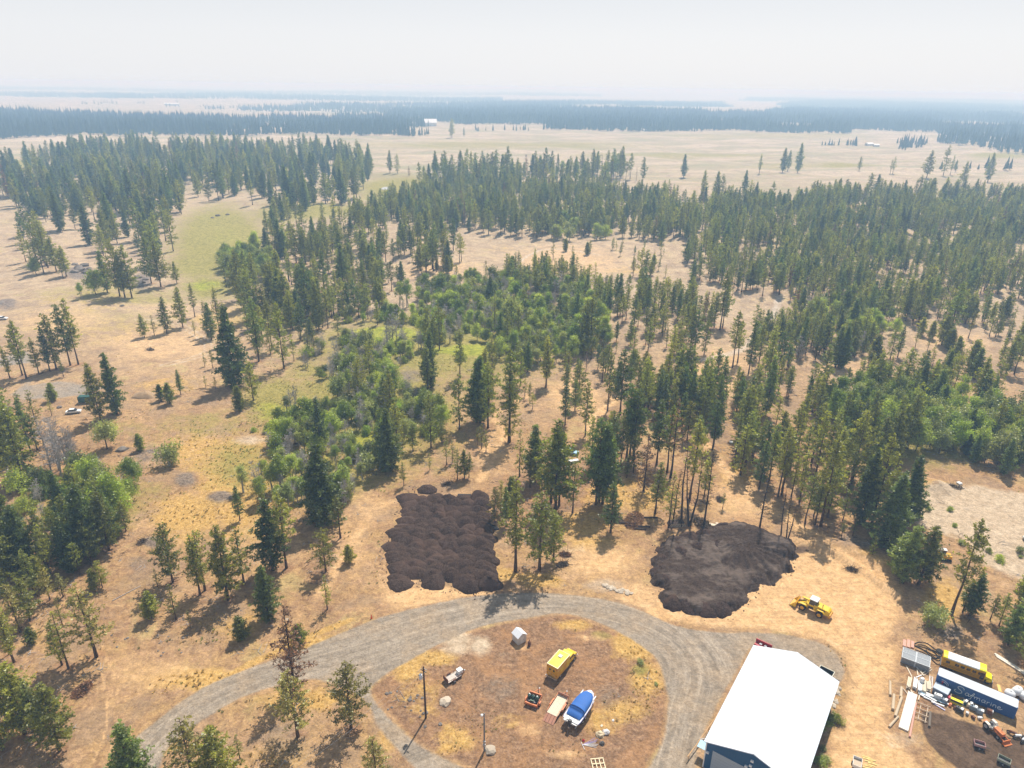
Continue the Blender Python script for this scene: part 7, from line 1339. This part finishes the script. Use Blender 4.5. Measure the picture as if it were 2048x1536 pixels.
def tractor():
    p = P(1985, 1462); h = az((1975, 1448), (1998, 1470))
    t = thing('orange_tractor', 'small orange and white tractor parked below the container', 'tractor', p, h)
    MB().box(.2, 1.9, -.38, .38, .7, 1.3).build('hood', ORG, t, bevel=.08); MB().box(-1.0, .2, -.5, .5, .6, 1.0).build('body', mat('cream_white', (.72, .66, .56), .5), t, bevel=.05); MB().box(-.8, -.3, -.3, .3, 1.0, 1.5).build('seat', DGR, t, bevel=.05)
    for s in (-1, 1): MB().prism([(-1.4, .9), (-1.1, 1.35), (-.3, 1.35), (0, .95), (-.4, 1.25), (-1.0, 1.25)], s*.5, s*.95).build('fender', mat('cream_white', (.72, .66, .56), .5), t); wheel(t, -.7, s*.75, .62, .38, GRY); wheel(t, 1.5, s*.6, .36, .22, GRY)
    MB().tube((1.2, .2, 1.3), (1.2, .2, 1.9), .04).build('exhaust', DGR, t); MB().bar((.1, 0, 1.0), (-.1, 0, 1.5), .05, .05).lathe([(.2, 0), (.22, .03), (.2, .05)], (-.12, 0, 1.5), 12).build('steering_wheel', DGR, t)
    for s in (-1, 1): MB().bar((.6, s*.5, .9), (2.6, s*.5, .5), .1, .16).build('loader_arm', ORG, t)
    MB().prism([(2.5, .1), (2.5, .7), (2.62, .72), (2.6, .22), (3.1, .14), (3.1, .06)], -.8, .8).build('bucket', ORG, t)
tractor()
def cart(px, py, name, lab, cat, m_, rz_, s=1.0):
    t = thing(name, lab, cat, P(px, py), rz_); MB().box(-.8*s, .8*s, -.55*s, .55*s, .35, .5).build('floor', DGR, t)
    for a_ in ((-.8, .8, -.55, -.5), (-.8, .8, .5, .55), (-.8, -.75, -.5, .5), (.75, .8, -.5, .5)): MB().box(*(q*s for q in a_), .5, .95).build('side', m_, t)
    for y in (-.6, .6): wheel(t, 0, y*s, .25, .15)
    MB().bar((.8*s, 0, .4), (1.6*s, 0, .35), .06, .06).build('handle', DGR, t)
cart(1957, 1494, 'red_cart', 'small red cart with pale rim alone on the dark soil', 'cart', mat('faded_red', (.5, .28, .26), .6), -.4); cart(2006, 1526, 'green_cart', 'small grey-green cart at the bottom on the dark soil', 'cart', mat('grey_green', (.3, .33, .25), .6), -.7, 1.1)
for k, (a, b, m_) in enumerate([(2026, 1470, RST), (2036, 1476, WHT), (2046, 1482, GRY), (2058, 1486, RST)]):
    t = thing('motorbike_frame', ['rusty scrap frame, leftmost by the right edge', 'white scrap frame, second by the right edge', 'grey scrap frame near the right edge', 'rusty scrap frame past the right edge'][k], 'scrap', P(a, b), ch_+.6*k)
    MB().box(-.7, .5, -.15, .15, .35, .75, tx=.1).build('body', m_, t, bevel=.04)
    for x in (-.7, .7): wheel(t, x, 0, .32, .14)
    MB().bar((.5, -.35, 1.0), (.5, .35, 1.0), .05, .05).bar((.6, 0, .4), (.5, 0, 1.0), .06, .06).build('handlebar', DGR, t)
for k, (a, b) in enumerate([(2018, 1392), (2032, 1388), (2047, 1396)]):
    t = thing('white_tank', ['round white tank, left of the three behind the container', 'white capsule tank standing on end behind the container', 'white tank at the right edge behind the container'][k], 'tank', P(a, b), .5*k)
    MB().lathe([(.1, -1.1), (.55, -.95), (.75, -.5), (.75, .6), (.5, 1.0), (.1, 1.15)] if k == 1 else [(.1, 0), (.8, .1), (.9, .5), (.8, 1.0), (.2, 1.2)], (0, 0, .8) if k == 1 else (0, 0, 0), 16, axis='X' if k == 1 else 'Z').build('shell', WHT, t, smooth=True); MB().lathe([(.18, 0), (.18, .12)], (0, 0, 1.5 if k == 1 else 1.18), 10).build('lid', GRY, t)
plank(2000, 1384, 1.8, .5, .12, up(2000, 1384)+.2, mat('yellow_board', (.75, .5, .15), .7), 'yellow_board', 'yellow board standing right of the bus hood', 'board')
for k in range(3): plank(1989+k*2, 1308+k*3, 7.5, .38, .2, az((1990, 1308), (2050, 1346)), mat('cream_beam', (.72, .64, .52), .7), 'long_beam', 'long cream beam, %s of three lying behind the bus' % ['upper', 'middle', 'lower'][k], 'beam', z=0, grp='long beams behind the bus')
# bottom: white trailer and yellow planks
t = thing('white_trailer', 'small white-rimmed cart at the bottom edge right of the barn', 'cart', P(1713, 1531), az((1713, 1540), (1716, 1510)))
MB().box(-.9, .9, -.6, .6, .4, .48).build('floor', WOOD, t)
for a_ in ((-.95, .95, -.66, -.6), (-.95, .95, .6, .66), (-.95, -.9, -.6, .6), (.9, .95, -.6, .6)): MB().box(*a_, .35, .95).build('side', WHT, t, bevel=.02)
for y in (-.72, .72): wheel(t, 0, y, .28, .16)
for k in range(12): row(plank(1725+random.uniform(-3, 14), 1512+k*2.4, random.uniform(.8, 1.5), .16, .1, random.uniform(-.6, 0), mat('yellow_plank', (.72, .55, .20), .7), 'yellow_plank', 'x', 'plank', grp='yellow planks by the cart'), 's5', 'short yellow plank beside the white-rimmed cart, %s from left')
# ------------------------------------------------------------------ logs and brush behind the drive
DLOG = mat('charred_log', (.075, .05, .04), .85, var=.3)
t = thing('log_stack', 'stack of short dark logs with pale cut ends behind the right soil pile', 'log stack', P(1338, 1055), az((1338, 1055), (1375, 1053)))
lg = MB().tube((0, 0, 0), (0, 2.0, 0), .19, .18, 9).mesh('log', DLOG); le = MB().lathe([(.165, -.008), (.165, .0)], n=9, axis='Y').mesh('cut_end', mat('cut_face', (.62, .52, .38), .8))
for r_ in range(3):
    for k in range(11-r_): o = inst(lg, 'log', t, (.2+.4*k+.2*r_, 0, .19+.33*r_)); inst(le, 'cut_end', o, (0, -.004, 0))
for k, (a, b, L, rr) in enumerate([(1228, 1046, 5.6, -.06), (1250, 1052, 6.2, -.08), (1288, 1036, 3.4, .0), (1268, 1058, 3.0, -.1)]): log(a, b, L, .22, rr, DLOG, 'fallen_log', ['charred log, upper left of the burned brush', 'long charred log below the burned brush', 'charred log at the right of the burned brush', 'short charred log lowest of the burned logs'][k], 'log')
plank(1418, 1048, 2.6, .9, .12, -.4, PLK, 'pale_slab', 'pale slab, left of the stacked panels above the right pile', 'slab')
for k in range(4): plank(1432+k*7, 1046+k*3, 2.6, .7, .14, az((1432, 1046), (1458, 1062)), mat('pale_panel', (.66, .56, .43), .8), 'pale_panel', 'flat pale panel, %s of four above the right soil pile' % ORD[k], 'panel', z=.05*k, grp='flat panels above the soil pile')
def brush(px, py, rx, ry, hh, m_, lab, seed, n=900):
    rs_ = np.random.RandomState(seed); tr = []; ti = []; st = MB()
    for _ in range(n):
        a = rs_.rand()*6.28; r = math.sqrt(rs_.rand()); c = np.array([rx*r*math.cos(a), ry*r*math.sin(a), hh*(1-r*r)*rs_.rand()]); tr += needle_tuft(rs_, c, .35, 2); ti += [rs_.rand()]*2
    for _ in range(60): a = rs_.rand()*6.28; r = rs_.rand(); c = np.array([rx*r*math.cos(a), ry*r*math.sin(a), hh*(1-r)*.8]); d = rs_.normal(size=3)*1.0; d[2] = abs(d[2])*.5; st.tube(c-d*.5, c+d, .04, .02, 3, cap=False)
    me = leafmesh('brush', tr, ti, [m_, M_DARKBARK], st); o = inst(me, 'brush_pile', None, loc(px, py), rs_.rand()*3); return tag(o, lab, 'brush pile')
M_BRN = foliage_mat('brown_brush', (.20, .095, .055), (.26, .13, .08), .25); M_DBR = foliage_mat('grey_brush', (.14, .10, .08), (.19, .14, .11), .2)
brush(1268, 1042, 4.2, 2.4, 1.8, M_BRN, 'large red-brown burned brush pile behind the drive', 71); brush(1235, 1040, 2, 1.3, .9, M_DBR, 'grey brush at the left of the burned brush pile', 72, 400); brush(1405, 1050, 3.2, 2, 1.5, M_DBR, 'dark brush pile at the foot of the bare snag', 73); brush(1130, 1110, 1.5, 1.0, .6, M_BRN, 'small brown brush heap right of the roadside pines', 74, 300)
brush(285, 1085, 1.6, 1.2, .5, M_DBR, 'grey stick heap beside the third dirt mound', 75, 200); brush(165, 1380, 2.2, 1.4, .7, M_BRN, 'brown slash heap above the rutted trail', 76, 400); brush(1440, 1000, 1.6, 1.1, .5, M_DBR, 'low grey brush on the dirt track', 77, 200); brush(1682, 1085, 1.4, 1.1, .7, M_DBR, 'root heap on the bank above the yard', 78, 250); brush(1705, 1140, 1.4, 1.1, .5, M_DBR, 'stick heap at the yard rim', 79, 200)
brush(1900, 975, 3.5, 1.4, 1.1, M_DBR, 'dark slash heap behind the gravel pad', 80, 500); brush(300, 700, 2.5, 1.4, .5, M_DBR, 'grey sticks on the open left meadow', 81, 200); brush(895, 968, 2.0, 1.0, .5, M_DBR, 'sticks above the dark stockpile', 82, 200); brush(1125, 1130, 1.5, 1.0, .6, M_DBR, 'sticks beside the drive under the roadside pines', 83, 250)
# silt sheet lying at the back of the stockpiles
for (a, b, L, rr, lb) in [(915, 993, 3.6, 0, 'black plastic sheet along the back rim of the stockpile'), (1630, 1092, 3.6, -.8, 'black plastic sheet on the bank beside the yard')]: plank(a, b, L, 1.1, .5, rr, mat('black_plastic', (.015, .018, .024), .8), 'black_sheet', lb, 'plastic sheet')
o = inst(rock_mesh(31, 1, MATS['black_plastic'], .6, 3), 'black_tarp', None, loc(984, 1166), .4, (1.5, 2.2, 1.6)); tag(o, 'crumpled black tarp at the lower right corner of the stockpile', 'tarp')
o = inst(rock_mesh(32, 1, MATS['black_plastic'], .6, 3), 'black_tarp', None, loc(978, 1055), 1.2, (1.0, 2.4, 1.4)); tag(o, 'crumpled black tarp at the upper right side of the stockpile', 'tarp')
# ------------------------------------------------------------------ vehicles and buildings further out
def car(px, py, rz_, m_, lab, name='parked_car'):
    t = thing(name, lab, 'car', P(px, py), rz_); MB().prism([(-2.2, .35), (-2.25, .9), (-1.2, 1.0), (1.0, .98), (2.1, .85), (2.2, .4)], -.88, .88).build('body', m_, t, bevel=.08); MB().prism([(-1.7, .98), (-1.2, 1.45), (.4, 1.48), (1.1, .97)], -.76, .76).build('cabin', GLS, t, bevel=.05); MB().box(-1.15, .35, -.68, .68, 1.48, 1.52).build('roof', m_, t)
    for x in (-1.35, 1.35):
        for s in (-1, 1): wheel(t, x, s*.82, .32, .2)
    return t
car(5, 639, .1, WHT, 'white car parked at the far left edge of the meadow'); car(1143, 906, -.6, mat('pale_blue', (.3, .5, .7), .5), 'pale blue car half hidden among the pines'); car(148, 826, .3, WHT, 'low white vehicle below the dark trailer at left'); car(2058, 1088, 1.3, WHT, 'white vehicle at the right edge of the gravel pad')
t = thing('dark_trailer', 'dark green box trailer between the big pines at left', 'trailer', P(157, 808), .15); MB().box(0, 4.6, 0, 2.2, .5, 2.4).build('box', mat('deep_green', (.03, .11, .10), .5), t, bevel=.05); MB().box(-.03, 0, .2, 2.0, .6, 2.2).build('rear_door', DGR, t); MB().box(.1, 4.5, .1, 2.1, 2.4, 2.45).build('roof', mat('roof_green', (.03, .10, .08), .5), t)
for y in (0, 2.2): wheel(t, 2.3, y, .38, .22)
for k, (a, b, w_) in enumerate([(1125, 913, 2.2), (1147, 923, 3.0), (1462, 886, 1.0), (1918, 968, 1.2)]): boxy('white_scrap', ['white sheet metal left of the pale blue car', 'pale sheet metal below the blue car', 'white object in the shade beside the dirt track', 'small white object behind the gravel pad'][k], 'scrap', P(a, b), .3, w_, 1.2, .5, WHT)
log(10, 965, 9, .2, az((10, 965), (25, 905)), M_GREYBARK, 'fallen_log', 'pale fallen trunk by the broken stump at left', 'log'); log(240, 965, 7, .12, az((240, 965), (254, 925)), M_GREYBARK, 'fallen_log', 'thin pale fallen trunk beside the round green tree', 'log'); log(225, 1202, 6, .1, az((225, 1202), (268, 1179)), M_GREYBARK, 'fallen_log', 'thin fallen trunk on the lower left slope', 'log'); log(78, 878, 6, .25, .2, M_DARKBARK, 'fallen_log', 'dark fallen log below the far left pines', 'log')
def house(px, py, rz_, L, W, h_, rh, wall, roofm, lab, name='farmhouse', cat='house'):
    t = thing(name, lab, cat, P(px, py), rz_); MB().box(-L/2, L/2, -W/2, W/2, 0, h_).build('wall', wall, t)
    for s in (-1, 1):
        MB().add([(-L/2-.4, s*(W/2+.4), h_-.1), (L/2+.4, s*(W/2+.4), h_-.1), (L/2+.4, 0, h_+rh), (-L/2-.4, 0, h_+rh), (-L/2-.4, s*(W/2+.4), h_+.1), (L/2+.4, s*(W/2+.4), h_+.1), (L/2+.4, 0, h_+rh+.2), (-L/2-.4, 0, h_+rh+.2)], [(0, 1, 2, 3), (7, 6, 5, 4), (0, 4, 5, 1), (3, 2, 6, 7), (0, 3, 7, 4), (1, 5, 6, 2)]).build('roof', roofm, t)
    for s in (-1, 1): MB().prism([(-W/2, h_), (W/2, h_), (0, h_+rh)], s*(L/2-.05), s*L/2, M=Matrix.Rotation(PI/2, 4, 'Z')).build('gable', wall, t)
    for k in range(3): MB().box(-L/3+k*L/3-.6, -L/3+k*L/3+.6, -W/2-.05, -W/2, 1.0, 2.2).build('window', GLS, t)
    MB().box(-L/2-.05, -L/2, -1, 1, .1, 2.6).build('door', DGR, t)
FW = mat('far_white', (.75, .75, .73), .6); FR = mat('far_roof', (.82, .83, .85), .5)
house(861, 252, .1, 34, 26, 9, 9, FW, FR, 'large white barn at the edge of the far woods', 'white_barn', 'barn')
for k, (a, b, rz_) in enumerate([(1278, 261, .2), (1290, 262, .3), (1738, 291, .3), (1752, 293, 0), (1660, 290, .1), (345, 211, 0), (505, 218, .2), (1165, 204, 0), (1218, 236, .1)]):
    house(a, b, rz_, [14, 10, 14, 10, 8, 70, 50, 90, 20][k], [9, 7, 9, 7, 6, 25, 18, 26, 10][k], [3.5, 3, 3.5, 3, 3, 7, 6, 8, 4][k], [2, 2, 2, 2, 1.5, 4, 3, 4, 2][k], FW, FR, ['white farmhouse at the foot of the far wood', 'small outbuilding right of the white farmhouse', 'white house by the tree row on the right plain', 'outbuilding right of the house by the tree row', 'small shed alone on the right plain', 'long pale farm sheds on the hazy left plain', 'long white shed beside the hazy left wood', 'faint long pale building in the hazy middle distance', 'tiny white house inside the far wood'][k])
# puddle
o = MB().slab([tuple((P(a, b)-P(775, 378))[:2]) for a, b in [(760, 378), (768, 375.5), (780, 375.5), (790, 377), (786, 379), (770, 380)]], 0, .03).build('pond', mat('pond_water', (.45, .45, .42), .08)); o.location = Vector(loc(775, 378))+Vector((0, 0, .25)); o['kind'] = 'structure'; o['label'] = 'small bright pond on the green meadow'

for fmt, L_ in ROWS.values():
    for k, o in enumerate(sorted(L_, key=lambda o: pix(o.location)[0])): o['label'] = fmt % ORD[k]
